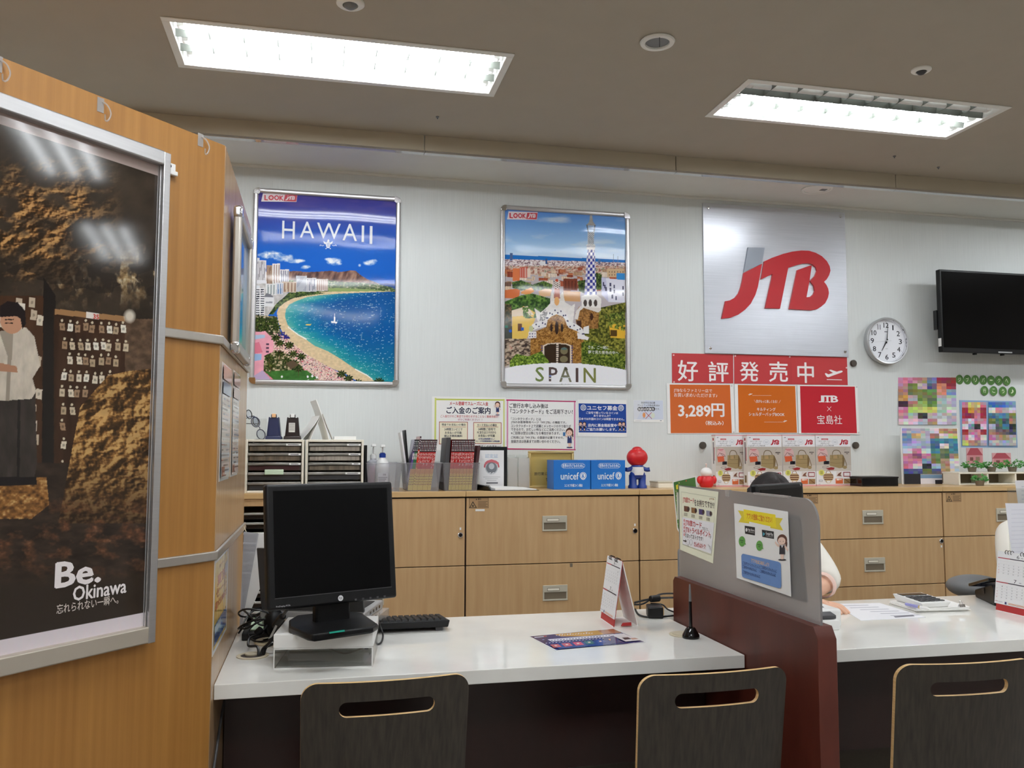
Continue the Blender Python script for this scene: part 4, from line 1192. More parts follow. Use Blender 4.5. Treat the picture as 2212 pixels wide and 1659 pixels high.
# ================================================================== NOTICES
def view(x0, y0, sc, pl=WALL):
    return lambda x, y: pl.px(x0 + x / sc, y0 + y / sc)
def lady(P, x, y, h, flip=1, phone=False, colours=((78, 44, 36), (238, 200, 180), (46, 56, 104))):
    """a small drawn office clerk in a dark vest"""
    hair, sk, ves = colours
    w = h * .14 * flip
    lt = h * .05 * abs(P.mp(x + 1, y)[0] - P.mp(x, y)[0])
    P.disc(x, y + h * .97, abs(w) * 1.1, h * .035, ves)
    P.poly([(x - w * .5, y + h * .72), (x + w * .5, y + h * .72), (x + w * .35, y + h * .95), (x - w * .35, y + h * .95)], sk)
    P.poly([(x - w * .7, y + h * .42), (x + w * .7, y + h * .42), (x + w * .8, y + h * .76), (x - w * .8, y + h * .76)], ves)
    P.poly([(x - w * .3, y + h * .4), (x + w * .3, y + h * .4), (x, y + h * .52)], (240, 240, 242))
    P.line([(x + w * .7, y + h * .44), (x + w * 1.3, y + h * .56), (x + w * 1.6, y + h * .62)], lt, sk)
    P.line([(x - w * .7, y + h * .44), (x - w * 1.4, y + h * .4), (x - w * 1.9, y + h * .28)], lt, sk)
    P.disc(x, y + h * .2, abs(w) * 1.35, h * .21, hair); P.disc(x - w * .1, y + h * .25, abs(w) * 1.05, h * .15, sk)
    P.poly([(x + w * .9, y + h * .25), (x + w * 1.4, y + h * .3), (x + w * 1.3, y + h * .48), (x + w * .95, y + h * .42)], hair)
    for e in (-.5, .35): P.disc(x + w * e, y + h * .26, h * .012, h * .018, (40, 30, 30))
    if phone: P.rect(x - abs(w) * 2.3, y + h * .22, x - abs(w) * 1.5, y + h * .4, (60, 110, 160))
NV, RD = (28, 32, 62), (178, 36, 48)
def s1(P):
    G, G2 = (206, 214, 120), (190, 200, 96)
    P.poly([(120, 140), (2035, 160), (2035, 200), (120, 184)], G2); P.poly([(115, 120), (160, 120), (150, 1560), (100, 1560)], G); P.poly([(2005, 150), (2040, 150), (2040, 1560), (2005, 1560)], G)
    P.text('メール登録でスムーズに入金', 525, 225, 1588, 330, RD, .03)
    P.text('ご入金のご案内', 440, 372, 1645, 560, NV, .03)
    P.text('ご入金だけのご来店でお待たせすることなく簡単手続き！', 272, 596, 1880, 668, (190, 70, 80), .012)
    P.text('ぜひご利用ください！！', 750, 692, 1420, 752, (170, 70, 110), .012)
    for x0, x1, y0, y1 in ((232, 1025, 778, 1400), (1178, 1950, 795, 1390)):
        P.rect(x0, y0, x1, y1, (158, 66, 50)); P.rect(x0 + 16, y0 + 16, x1 - 16, y1 - 16, (240, 234, 208))
    P.text('現金でお支払いの場合', 305, 826, 970, 892, (26, 44, 60), .02); P.rect(305, 918, 970, 928, (158, 66, 50))
    P.text('24時間コンビニで', 380, 952, 875, 1024, NV, .02); P.text('お支払いが可能', 395, 1046, 855, 1116, (40, 50, 60), .02); P.text('振込手数料無料', 375, 1138, 872, 1204, NV, .02)
    P.text('カード支払いの場合', 1285, 838, 1825, 906, (26, 44, 60), .02); P.rect(1268, 918, 1866, 928, (158, 66, 50))
    P.text('24時間ご自宅で', 1310, 948, 1785, 1020, NV, .02); P.text('PCまたはスマホから', 1285, 1040, 1800, 1108, NV, .02); P.text('お支払いが可能', 1315, 1130, 1772, 1198, (40, 50, 60), .02)
    P.text('お支払限度額なし！', 1320, 1224, 1760, 1276, (40, 60, 130), .02); P.text('カード利用限度額が上限金額', 1252, 1292, 1900, 1340, (40, 60, 130), .02)
    P.text('24時間から近くのお支払い！', 1000, 1425, 1940, 1480, NV, .02)
    lady(P, 1845, 222, 380)
sheet('notice', WALL, [(40, 80), (2072, 112), (2076, 1572), (36, 1565)], s1, 'print_gloss', 'white notice with a lime-green border and a large payment heading', 'notice', mp=view(930, 850, 12.76))
def s2(P):
    A, B = (176, 44, 96), (210, 140, 172)
    P.poly([(1280, 118), (1296, 118), (1294, 655), (1278, 655)], B); P.poly([(2008, 130), (2026, 130), (2024, 665), (2008, 665)], B)
    P.poly([(1275, 114), (2030, 132), (2030, 144), (1275, 130)], A); P.poly([(1280, 645), (2028, 655), (2028, 667), (1280, 658)], A)
    K = (34, 34, 44)
    P.text('ご旅行お申し込み後は', 1308, 158, 1728, 210, K, .02); P.text('『コンタクトボード』をご活用下さい！', 1318, 222, 1994, 272, K, .02)
    for k in range(32): P.rect(1310 + k * 21.5, 292, 1322 + k * 21.5, 294, (170, 150, 160))
    for s_, x1, y in (('「コンタクトボード」とは', 1650, 327), ('JTBのお客様専用ページ「MY JTB」の機能です。', 1925, 365), ('コンタクトボード上で店舗とメッセージのやり取りが', 1975, 404), ('できるので、お忙しい時などにご活用ください。', 1908, 442), ('※ご回答は翌日以降になる場合があります。', 1855, 481), ('ご利用には「MY JTB」の登録が必要ですので、', 1898, 531), ('登録方法は係員までお問い合わせください。', 1858, 571)):
        P.text(s_, 1325, y - 16, x1, y + 16, (60, 58, 70), .008)
    lady(P, 1960, 424, 218, 1, True)
sheet('notice', WALL, [(1272, 104), (2042, 132), (2032, 672), (1270, 658)], s2, 'print_gloss', 'white notice with a magenta border about a contact board', 'notice', mp=view(840, 840, 5.027))
def s3(P):
    Bl, Wh = (20, 66, 150), (236, 238, 244)
    P.poly([(106, 180), (1240, 200), (1250, 886), (112, 876)], Bl)
    for x in (220, 1118):
        P.disc(x, 282 if x < 300 else 292, 68, 72, Wh); P.disc(x, 282 if x < 300 else 292, 58, 62, (70, 100, 150))
        for k in (-1, 0, 1):
            P.rect(x - 52, 280 + k * 32, x + 52, 286 + k * 32, Wh); P.rect(x + k * 28 - 3, 232, x + k * 28 + 3, 335, Wh)
    P.text('ユニセフ募金', 308, 236, 1030, 345, Wh, .025)
    P.text('ご自宅で眠っているコインは', 288, 378, 1048, 436, Wh, .02); P.text('ありませんか？', 465, 452, 868, 504, Wh, .02); P.text('日本では外国のコインは両替できません。', 116, 526, 1196, 584, Wh, .02)
    P.text('店内に募金箱設置中', 330, 668, 1015, 742, Wh, .025); P.text('ご協力お願いします。', 298, 768, 1010, 838, Wh, .025)
    for x in (155, 245, 1092, 1180):
        P.disc(x, 832, 50, 8, (206, 210, 220)); lady(P, x, 622, 215, 1, False, ((70, 40, 34), (226, 190, 172), (24, 26, 50)))
sheet('notice', WALL, [(80, 90), (1250, 100), (1262, 985), (82, 972)], s3, 'print_gloss', 'blue coin-collection notice below the right corner of the city poster', 'notice', mp=view(1240, 855, 11.06))
def s4(P):
    P.poly([(1418, 106), (2120, 112), (2132, 570), (1426, 566)], (206, 214, 230))
    P.poly([(1418, 106), (1700, 108), (1500, 566), (1426, 566)], (216, 220, 228))
    K = (70, 70, 76)
    P.text('奈良市生活応援', 1600, 142, 1935, 190, K, .012); P.text('プレミアム付商品券2024', 1512, 206, 2036, 250, K, .012)
    for k in range(6): P.disc(1558 + k * 66, 316, 46, 50, (26, 24, 30))
    P.text('当店は対象外', 1525, 285, 1915, 350, (240, 240, 244), .02); P.text('です。', 1938, 296, 2050, 344, K)
    P.disc(1670, 460, 34, 60, (226, 150, 90)); P.rect(1640, 520, 1690, 536, (170, 180, 190)); P.disc(1880, 470, 46, 66, (214, 222, 206))
    P.line([(1702, 392), (1855, 550)], .0028, (176, 40, 40)); P.line([(1852, 392), (1705, 550)], .0028, (176, 40, 40))
    P.rect(1460, 596, 1610, 604, (180, 180, 186)); P.rect(2050, 585, 2090, 602, (120, 130, 150))
sheet('notice', WALL, [(1414, 102), (2122, 108), (2140, 634), (1424, 628)], s4, 'print_paper', 'small pale notice with a red cross, left of the orange price sign', 'notice', mp=view(1240, 855, 11.06))

RV = view(1420, 750, 4.809)
BR, ORG, ORG2, WH = (184, 46, 50), (206, 104, 50), (204, 106, 40), (240, 236, 236)
def plane_icon(P, x0, y0, x1, y1, c):
    f = lambda q: [(x0 + a * (x1 - x0), y0 + b * (y1 - y0)) for a, b in q]
    P.poly(f([(.0, .5), (.06, .44), (.2, .6), (.46, .42), (.22, .06), (.34, 0), (.66, .26), (.84, .14), (.96, .12), (1, .26), (.92, .38), (.5, .72), (.2, .98), (.12, .94), (.04, .7)]), c)
def b1(P):
    P.text('好', 212, 138, 418, 352, WH, .012); P.text('評', 530, 152, 735, 358, WH, .012)
    for x, y in ((168, 82), (172, 362)): P.disc(x, y, 9, 9, (226, 190, 190))
sheet('banner', WALL, [(150, 62), (786, 75), (788, 376), (152, 371)], b1, 'print_paper', 'red banner with the first two white characters, left half of the headline', 'banner', mp=RV, paper=BR)
def b2(P):
    P.text('発', 858, 152, 1050, 355, WH, .012); P.text('売', 1160, 152, 1352, 360, WH, .012); P.text('中', 1455, 160, 1622, 370, WH, .012)
    plane_icon(P, 1738, 234, 1924, 314, WH); P.rect(1758, 335, 1915, 342, WH); P.rect(1386, 110, 1389, 385, (166, 40, 44))
    for x, y in ((808, 90), (1374, 100), (1963, 214)): P.disc(x, y, 9, 9, (226, 190, 190))
sheet('banner', WALL, [(795, 75), (1968, 105), (1976, 394), (797, 379)], b2, 'print_paper', 'red banner with three white characters and an aeroplane, right half of the headline', 'banner', mp=RV, paper=BR)
def o1(P):
    P.poly([(126, 388), (752, 392), (771, 892), (137, 893)], ORG)
    P.text('JTBならファミリー店で', 168, 432, 566, 474, WH); P.text('お買い求めいただけます♪', 172, 478, 620, 520, WH)
    P.text('3,289', 218, 605, 548, 735, WH, .03); P.text('円', 562, 588, 690, 722, WH, .025); P.text('（税込み）', 500, 766, 684, 810, WH, .02)
    for x, y in ((768, 402), (790, 884)): P.disc(x, y, 10, 10, (206, 206, 206))
sheet('price_sign', WALL, [(92, 374), (790, 386), (806, 895), (105, 900)], o1, 'print_gloss', 'orange sheet with the large white price, left of the row of three', 'sign', mp=RV, base=.0022)
def o2(P):
    P.poly([(832, 392), (1428, 404), (1446, 889), (843, 887)], ORG2)
    plane_icon(P, 942, 480, 984, 500, WH); plane_icon(P, 1304, 758, 1344, 780, WH)
    for k in range(24): P.rect(984 + k * 8.2, 501, 989 + k * 8.2, 504, WH); P.rect(1106 + k * 8.2, 776, 1111 + k * 8.2, 779, WH)
    P.text('＼旅がもっと楽しくなる！／', 1000, 548, 1276, 580, WH, .01); P.text('キルティング', 1030, 628, 1222, 664, WH, .012); P.text('ショルダーバッグBOOK', 945, 678, 1315, 716, WH, .012)
sheet('product_sign', WALL, [(796, 384), (1438, 404), (1456, 893), (808, 890)], o2, 'print_gloss', 'orange sheet with small white lettering, middle of the row of three', 'sign', mp=RV, base=.0034)
def r3(P):
    P.poly([(1477, 404), (2046, 410), (2068, 894), (1490, 891)], (190, 44, 56))
    for ch, a, b in (('J', 1674, 1722), ('T', 1724, 1798), ('B', 1800, 1868)): P.text(ch, a, 505, b, 572, WH, .035)
    for a, b in ((1694, 1730), (1736, 1790), (1796, 1822)): P.rect(a, 502, b, 508, WH); P.rect(a, 566, b, 573, WH)
    P.line([(1758, 618), (1800, 664)], .0022, WH); P.line([(1800, 618), (1758, 664)], .0022, WH)
    P.text('宝島社', 1654, 706, 1912, 800, WH)
    for x, y in ((2064, 414), (2084, 888)): P.disc(x, y, 10, 10, (206, 206, 206))
sheet('partner_sign', WALL, [(1446, 390), (2074, 402), (2094, 906), (1464, 896)], r3, 'print_gloss', 'red sheet with white lettering and a cross, right of the row of three', 'sign', mp=RV, base=.0046)
for x, y, lab in ((1842, 785, 'dark round wall button beside the right end of the red banner'), (1517, 962, 'dark round wall button left of the boxed bag sets'), (1847, 962, 'dark round wall button right of the boxed bag sets')):
    a, b = WALL.px(x, y)
    m = MB(); m.lathe([(.02, 0), (.021, .003), (.021, .012), (.018, .016), (0, .0165)], WALL.w(a, b, 0), WALL.N, 24)
    tag(m.build('wall_button', 'magnet_dark'), lab, 'wall button', 'dark wall buttons')

# ================================================================== WALL CLOCK
cc = at(1918.4, 736.2, 4.552)
t = thing('wall_clock', 'round silver wall clock with black numerals', 'clock', (cc[0], 4.6, cc[2] - .146))
O = np.array([cc[0], 4.6, cc[2]]); Nf = (0, -1, 0)
m = MB(); m.lathe([(.125, 0), (.14, .008), (.144, .03), (.146, .046), (.141, .052), (.134, .05), (.13, .036), (.128, .03)], O, Nf, 64); m.build('case', 'silver_plastic', t)
m = MB(); m.lathe([(.1345, .046), (.1325, .048), (.129, .036), (.128, .031), (.127, .031)], O, Nf, 64, False); m.build('inner_rim', 'chrome', t)
CL = Plane((cc[0], 4.6 - .031, cc[2]), XU, XR)
P = Print(CL, mp=lambda x, y: (x * .128, -y * .128), base=.0002)
P.disc(0, 0, 1, 1, (236, 238, 244), 60)
for k in range(12):
    a = R(30 * (k + 1))
    x, y = .77 * math.sin(a), -.77 * math.cos(a)
    n_ = str(k + 1); w_ = .085 if len(n_) == 1 else .13
    if n_ == '1': w_ = .03
    if n_ == '11': w_ = .075
    P.text(n_, x - w_, y - .12, x + w_, y + .12, (24, 22, 34), .012)
    P.disc(.93 * math.sin(a), -.93 * math.cos(a), .015, .015, (40, 40, 50), 8)
P.rect(-.1, -.47, .08, -.44, (60, 60, 70)); P.rect(-.08, .36, .06, .375, (150, 150, 156))
P.build('dial', 'print_paper', t, flat=True)
def hand(name, ang, L, w, n, tail=.015, mt_='black_plastic'):
    a = R(ang); d = np.array([math.sin(a), math.cos(a)]); q = np.array([d[1], -d[0]])
    m = MB(); m.prism([tuple(-d * tail - q * w * .6), tuple(-d * tail + q * w * .6), tuple(q * w), tuple(d * L + q * w * .25), tuple(d * L - q * w * .25), tuple(-q * w)], (cc[0], 4.6 - .031, cc[2]), XU, XR, Nf, n, n + .0012)
    m.build(name, mt_, t, flat=True)
hand('hour_hand', 211, .072, .0042, .004); hand('minute_hand', 6, .108, .003, .0056); hand('second_hand', 264, .09, .0005, .0072, .03, 'grey_plastic')
m = MB(); m.lathe([(.005, 0), (.005, .009), (.002, .01)], CL.O, Nf, 14); m.build('hub', 'silver_plastic', t)

# ================================================================== TELEVISION
tv0 = at(2029, 580, 4.44)
tx0, tx1, tz0, tz1 = tv0[0], tv0[0] + .9, 1.932, 2.402
tz1 = float(at(2040, 582, 4.44)[2]); tz0 = float(at(2040, 760, 4.44)[2])
t = thing('television', 'black flat television mounted on the wall at the right edge', 'television', (tx0 + .45, 4.6, tz0))
m = MB(); m.box(tx0, tx1, 4.44, 4.475, tz0, tz1); m.build('bezel', 'black_plastic', t, bevel=.004)
m = MB(); m.box(tx0 + .012, tx1 - .012, 4.4385, 4.441, tz0 + .028, tz1 - .012); m.build('screen', 'tv_screen', t)
m = MB(); m.box(tx0 + .08, tx1 - .08, 4.475, 4.51, tz0 + .05, tz1 - .08); m.build('back_cover', 'black_plastic', t, bevel=.01)
m = MB(); m.box(tx0 + .3, tx1 - .3, 4.51, 4.6, tz0 + .12, tz1 - .12); m.build('wall_mount', 'dark_grey_plastic', t)
m = MB(); m.box(tx0 - .006, tx0 + .01, 4.47, 4.5, tz0 + .14, tz0 + .26); m.build('side_port_cover', 'black_gloss', t)
m = MB(); m.box(tx0 - .001, tx0 + .004, 4.445, 4.47, tz0 + .035, tz0 + .085); m.build('rating_label', 'white_plastic', t)
m = MB(); m.box(tx0 + .4, tx0 + .5, 4.4365, 4.4385, tz0 + .004, tz0 + .012); m.build('badge', 'silver_plastic', t)
for a in (.24, .44):
    m = MB(); m.box(tx0 + a, tx0 + a + .015, 4.45, 4.47, tz0 - .01, tz0); m.build('foot_socket', 'black_plastic', t)

# ================================================================== GREEN LETTERED DISCS
GV = view(1840, 560, 3.19)
row = [('ジ', 741, 830), ('ブ', 795, 830), ('リ', 849, 832), ('パ', 903, 832), ('ー', 957, 834), ('ク', 1010, 836), ('へ', 1063, 838), ('行', 910, 906), ('こ', 972, 907), ('う', 1036, 910), ('♪', 1099, 911)]
od = ['first', 'second', 'third', 'fourth', 'fifth', 'sixth', 'last']
for k, (ch, x, y) in enumerate(row):
    a, b = GV(x, y)
    q = [(a + .0285 * math.cos(R(i * 15)), b + .0305 * math.sin(R(i * 15))) for i in range(24)]
    bs = .001 + .0007 * k
    P = Print(WALL, mp=lambda u, v: (a + u * .0285, b - v * .0305), base=bs + .0006)
    P.c = tuple(lin((74, 118, 52)))
    P.prism(q, WALL.O, WALL.U, WALL.V, WALL.N, bs, bs + .0006)
    h = .1 if ch in 'ー' else .42
    P.text(ch, -.36, -h, .36, h, (226, 234, 206), .012)
    lab = ('green paper disc lettered %s, %s of the upper row' % (ch, od[k])) if k < 7 else ('green paper disc lettered %s in the lower row' % ch if ch != '♪' else 'green paper disc with a music note, end of the lower row')
    tag(P.build('lettered_disc', 'print_paper', flat=True), lab, 'paper disc', 'green lettered discs')

# ================================================================== COLOUR-PATCH POSTERS
def quilt(P, x0, y0, x1, y1, rows, seed, sub=2, jit=26):
    q = random.Random(seed)
    nr = len(rows)
    for j, r_ in enumerate(rows):
        nc = len(r_)
        for i, c in enumerate(r_):
            for a in range(sub):
                for b in range(sub):
                    w_, h_ = (x1 - x0) / nc / sub, (y1 - y0) / nr / sub
                    X0, Y0 = x0 + (i * sub + a) * w_, y0 + (j * sub + b) * h_
                    k = [max(0, min(255, v + q.randint(-jit, jit))) for v in c]
                    P.rect(X0, Y0, X0 + w_ * 1.002, Y0 + h_ * 1.002, k)
PK, CR, GN, BL, GY, WT, BK, TL_, TN, LV_, YE = (206, 130, 158), (150, 40, 60), (112, 128, 74), (120, 150, 180), (186, 186, 192), (226, 220, 224), (40, 36, 44), (70, 130, 156), (176, 140, 116), (176, 184, 214), (206, 206, 120)
A4W = lambda x, y: WALL.px(1840 + x / 3.19, 560 + y / 3.19)
sheet('poster', WALL, [(316, 815), (716, 815), (722, 1140), (330, 1140)], lambda P: quilt(P, 318, 815, 716, 1140, [[PK, PK, TN, BL, CR, CR], [PK, GN, GY, (90, 80, 130), (206, 120, 110), CR], [TN, GN, GN, GN, (226, 150, 130), BL], [(200, 150, 90), GY, GN, GN, GY, GY], [BK, TN, (150, 170, 100), GN, GY, GY], [PK, YE, YE, YE, GY, WT], [PK, GY, BK, GY, GY, GY], [WT, WT, GY, TN, WT, GY]], 11), 'print_paper', 'poster of small coloured patches, green and pink, under the wall clock', 'poster', mp=A4W)
sheet('poster', WALL, [(745, 970), (1128, 976), (1138, 1298), (752, 1300)], lambda P: (P.rect(745, 974, 1135, 1298, (140, 170, 206)), quilt(P, 758, 985, 925, 1285, [[PK, YE, YE, PK], [CR, (206, 140, 60), TN, CR], [CR, CR, PK, CR], [PK, WT, PK, PK], [WT, BL, BK, WT], [CR, PK, PK, CR], [PK, WT, PK, WT], [YE, TN, TN, GY]], 12), quilt(P, 938, 985, 1125, 1285, [[(50, 110, 170), (60, 120, 176), (70, 130, 186), BL], [WT, PK, GY, WT], [(60, 110, 150), TL_, TL_, GN], [GN, (80, 110, 90), (70, 90, 100), TN], [GY, (90, 100, 90), TL_, BK], [TN, (130, 110, 110), (110, 90, 96), (80, 80, 90)], [PK, TN, TN, GY], [GY, GY, LV_, GY]], 13)), 'print_paper', 'pair of colour-patch prints on one blue sheet, below the green discs', 'poster', mp=A4W)

# ================================================================== LOW CABINETS ALONG THE BACK WALL
CAB = (-1.094, -.194, .706, 1.606, 2.506, 3.406, 4.306)
def drawer_pull(parent, xc, zc):
    w, h, y = .127, .076, YC
    m = MB()
    x0, x1, z0, z1 = xc - w / 2, xc + w / 2, zc - h / 2, zc + h / 2
    m.box(x0, x1, y - .005, y + .004, z0 + .042, z1); m.box(x0, x1, y - .005, y + .004, z0, z0 + .008)
    m.box(x0, x0 + .007, y - .005, y + .004, z0 + .008, z0 + .042); m.box(x1 - .007, x1, y - .005, y + .004, z0 + .008, z0 + .042)
    h_ = m.build('handle', 'handle_grey', parent, bevel=.0012)
    m = MB(); m.box(x0 + .007, x1 - .007, y - .0015, y + .0005, z0 + .008, z0 + .042); m.build('finger_pocket', 'handle_pocket', h_)
    m = MB(); m.box(x0 + .022, x1 - .042, y - .0062, y - .005, z0 + .049, z0 + .063); m.build('card_holder', 'handle_pocket', h_)
    m = MB(); m.box(x0 + .024, x1 - .044, y - .0066, y - .006, z0 + .051, z0 + .061); m.build('card', 'tray_white', h_)
def warn(parent, x, z):
    P = Print(Plane((0, YC - .0001, 0), XU, XR), mp=lambda a, b: (x + a * .098, z - b * .05), base=.0002)
    P.rect(0, 0, 1, 1, (176, 140, 98)); P.frame(0, 0, 1, 1, .03, (120, 92, 60))
    P.text('警告', .46, .04, .62, .2, (40, 30, 20), .02); P.poly([(.34, .18), (.38, .06), (.43, .18)], (40, 30, 20))
    P.poly([(.02, .95), (.2, .3), (.4, .95)], (40, 32, 24)); P.poly([(.08, .9), (.2, .45), (.34, .9)], (186, 150, 104)); P.poly([(.14, .84), (.2, .6), (.27, .84)], (40, 32, 24))
    for k in range(5): P.rect(.46, .32 + k * .13, .95 - .08 * (k % 2), .38 + k * .13, (110, 84, 58))
    P.build('warning_label', 'print_paper', parent, flat=True)
def lock(parent, px_, py_, above=True):
    c = at(px_, py_, YC)
    m = MB(); m.lathe([(.0135, 0), (.0135, .004), (.0115, .006), (.0095, .006), (.0095, .003)], (c[0], YC, c[2]), (0, -1, 0), 24); l_ = m.build('lock', 'chrome', parent)
    m = MB(); m.lathe([(.0095, .003), (.0085, .0055), (0, .0055)], (c[0], YC, c[2]), (0, -1, 0), 20); m.build('keyway', 'black_gloss', l_)
    m = MB(); m.box(c[0] - .004, c[0] + .004, YC - .0015, YC, c[2] + (.024 if above else -.036), c[2] + (.036 if above else -.024)); m.build('number_tag', 'white_plastic', l_)
def cabinet(x0, x1, gaps, label, pulls, extra=None):
    t = thing('drawer_cabinet', label, 'cabinet', ((x0 + x1) / 2, 4.37, 0), 'low wooden cabinets along the back wall')
    m = MB(); m.box(x0 + .0015, x1 - .0015, YC + .016, 4.598, .0, 1.062); m.build('carcass', 'dark_gap', t)
    m = MB(); m.box(x0 + .001, x1 - .001, YC - .006, 4.599, 1.064, ZC); m.build('top', 'cabinet_top', t, bevel=.002)
    zs = [1.058] + gaps
    ds = []
    for a, b in zip(zs[:-1], zs[1:]):
        m = MB(); m.box(x0 + .004, x1 - .004, YC, YC + .016, b + .003, a - .001)
        d = m.build('drawer', 'cabinet_wood', t, bevel=.0018)
        ds.append(d)
    for d, (px_, py_) in zip(ds, pulls):
        if px_:
            c = at(px_, py_, YC); drawer_pull(d, c[0], c[2])
    if extra: extra(ds)
    return t
G3, G4 = [.7287, .385, .04], [.8115, .557, .30, .04]
cabinet(-.194, .706, G3, 'wooden drawer cabinet behind the leaning desk monitor', [(800, 1135), (800, 1290), (0, 0)], lambda d: lock(d[0], 994.5, 1155.5))
def ex1(d):
    c = at(1013, 1076, YC); warn(d[0], c[0], c[2]); lock(d[0], 1371.5, 1146.5)
    c = at(1027, 1100, YC); m = MB(); m.box(c[0], c[0] + .046, YC - .001, YC, c[2] - .01, c[2]); m.build('label_strip', 'white_plastic', d[0], bevel=.0004)
    c = at(1231, 1217, YC); m = MB(); m.box(c[0], c[0] + .014, YC - .0006, YC + .0002, c[2] - .018, c[2]); m.build('tape_mark', 'handle_pocket', d[1])
cabinet(.706, 1.606, G3, 'wooden drawer cabinet with two pull handles, under the blue donation boxes', [(1198, 1130.5), (1199, 1280.5), (0, 0)], ex1)
cabinet(1.606, 2.506, G3, 'wooden drawer cabinet mostly hidden behind the frosted desk screen', [(1560, 1125), (1560, 1275), (0, 0)])
def ex3(d):
    c = at(1744, 1068, YC); warn(d[0], 2.53, c[2]); lock(d[1], 2033, 1168.5, False)
cabinet(2.506, 3.406, G4, 'four-drawer wooden cabinet behind the right-hand desk', [(1885, 1117), (1889, 1219.5), (0, 0), (0, 0)], ex3)
def ex4(d):
    c = at(2043, 1065, YC); warn(d[0], c[0], c[2])
cabinet(3.406, 4.306, G4, 'four-drawer wooden cabinet at the right edge, behind the seated white sleeve', [(2172, 1112), (2176, 1215), (0, 0), (0, 0)], ex4)
# the open unit at the left with a column of black trays
t = thing('open_cabinet', 'open wooden cabinet at the far left, holding a column of black trays', 'cabinet', (-.64, 4.37, 0))
m = MB(); m.box(-1.093, -.195, YC - .006, 4.599, 1.064, ZC); m.build('top', 'cabinet_top', t, bevel=.002)
m = MB(); m.box(-1.093, -.196, YC, YC + .02, 1.03, 1.063); m.build('rail', 'cabinet_wood', t, bevel=.0015)
m = MB(); m.box(-.214, -.196, YC + .02, 4.598, 0, 1.063); m.build('side_panel', 'cabinet_wood', t)
m = MB(); m.box(-1.093, -.215, 4.58, 4.598, 0, 1.063); m.build('back_panel', 'cabinet_wood', t)
m = MB(); m.box(-1.093, -.215, YC + .02, 4.58, 0, .06); m.build('bottom_panel', 'cabinet_wood', t)
t = thing('tray_column', 'tall column of black document trays inside the open cabinet', 'letter trays', (-.36, 4.35, .06))
m = MB(); m.box(-.5, -.22, 4.5, 4.56, .06, 1.02); m.box(-.5, -.496, YC + .03, 4.5, .06, 1.02); m.box(-.224, -.22, YC + .03, 4.5, .06, 1.02); m.build('casing', 'tray_black', t)
for k in range(21):
    z = .065 + k * .0452
    m = MB(); m.box(-.494, -.226, YC + .022, 4.49, z, z + .03); d = m.build('tray', 'tray_black', t, bevel=.002)
    m = MB(); m.box(-.448, -.235, YC + .01, YC + .022, z + .02, z + .031); m.build('lip', 'tray_lip', d, bevel=.003)

# ================================================================== ON THE CABINETS
def tray_tower(x0, x1, label, inside, tabs):
    z0, z1, y0, y1 = ZC, 1.3405, 4.148, 4.48
    t = thing('letter_tray', label, 'letter trays', ((x0 + x1) / 2, 4.3, ZC), 'white five-drawer letter trays')
    m = MB()
    m.box(x0, x0 + .011, y0, y1, z0, z1); m.box(x1 - .011, x1, y0, y1, z0, z1)
    m.box(x0 + .011, x1 - .011, y0, y1, z1 - .012, z1); m.box(x0 + .011, x1 - .011, y0, y1, z0, z0 + .012); m.box(x0 + .011, x1 - .011, y1 - .006, y1, z0 + .012, z1 - .012)
    m.build('casing', 'tray_white', t, bevel=.003)
    H = (z1 - z0 - .024) / 5
    for k in range(5):
        a = z1 - .012 - (k + 1) * H
        m = MB()
        m.box(x0 + .013, x1 - .013, y0 + .012, y0 + .015, a + .003, a + H - .012); m.box(x0 + .013, x1 - .013, y0 + .015, y1 - .02, a + .003, a + .006)
        d = m.build('drawer', 'tray_smoke', t)
        m = MB(); m.box(x0 + .013, x1 - .013, y0, y0 + .016, a + H - .017, a + H - .006); m.box(x0 + .013, x0 + .085, y0 - .003, y0, a + H - .018, a + H - .008); m.build('lip', 'tray_lip', d, bevel=.003)
        m = MB(); m.box(x0 + .02, x1 - .02, y0 + .0105, y0 + .0118, a + .004, a + .024); m.build('contents', inside[k], d)
        if tabs[k]:
            m = MB(); m.box(x1 - .013 - tabs[k], x1 - .015, y0 - .002, y0 - .0005, a + H - .017, a + H - .008); m.build('name_tab', 'white_paper', d)
            m = MB(); m.box(x1 - .005 - tabs[k], x1 - .025, y0 - .0024, y0 - .002, a + H - .014, a + H - .011); m.build('tab_lettering', 'dark_grey_plastic', d)
    return t
mat('paper_pile', (150, 138, 118), .7, rgb2=(96, 88, 78), scale=(60, 60, 3))
mat('maroon_file', (70, 34, 36), .5)
mat('white_pile', (206, 200, 186), .7, rgb2=(170, 160, 150), scale=(120, 40, 2))
mat('green_card', (214, 236, 206), .6)
t1 = tray_tower(-.334, -.068, 'white five-drawer letter tray at the left end, below the tape dispensers', ['paper_pile', 'paper_pile', 'maroon_file', 'dark_grey_plastic', 'dark_grey_plastic'], [.07, .058, .054, 0, 0])
m = MB(); m.box(-.245, -.16, 4.138, 4.1445, 1.176, 1.2); m.build('green_tag', 'green_card', t1, bevel=.002)
tray_tower(-.061, .21, 'white five-drawer letter tray, second from the left, below the leaning booklets', ['white_pile', 'white_pile', 'paper_pile', 'dark_grey_plastic', 'dark_grey_plastic'], [.066, .058, .042, .072, 0])
ZT = 1.3405
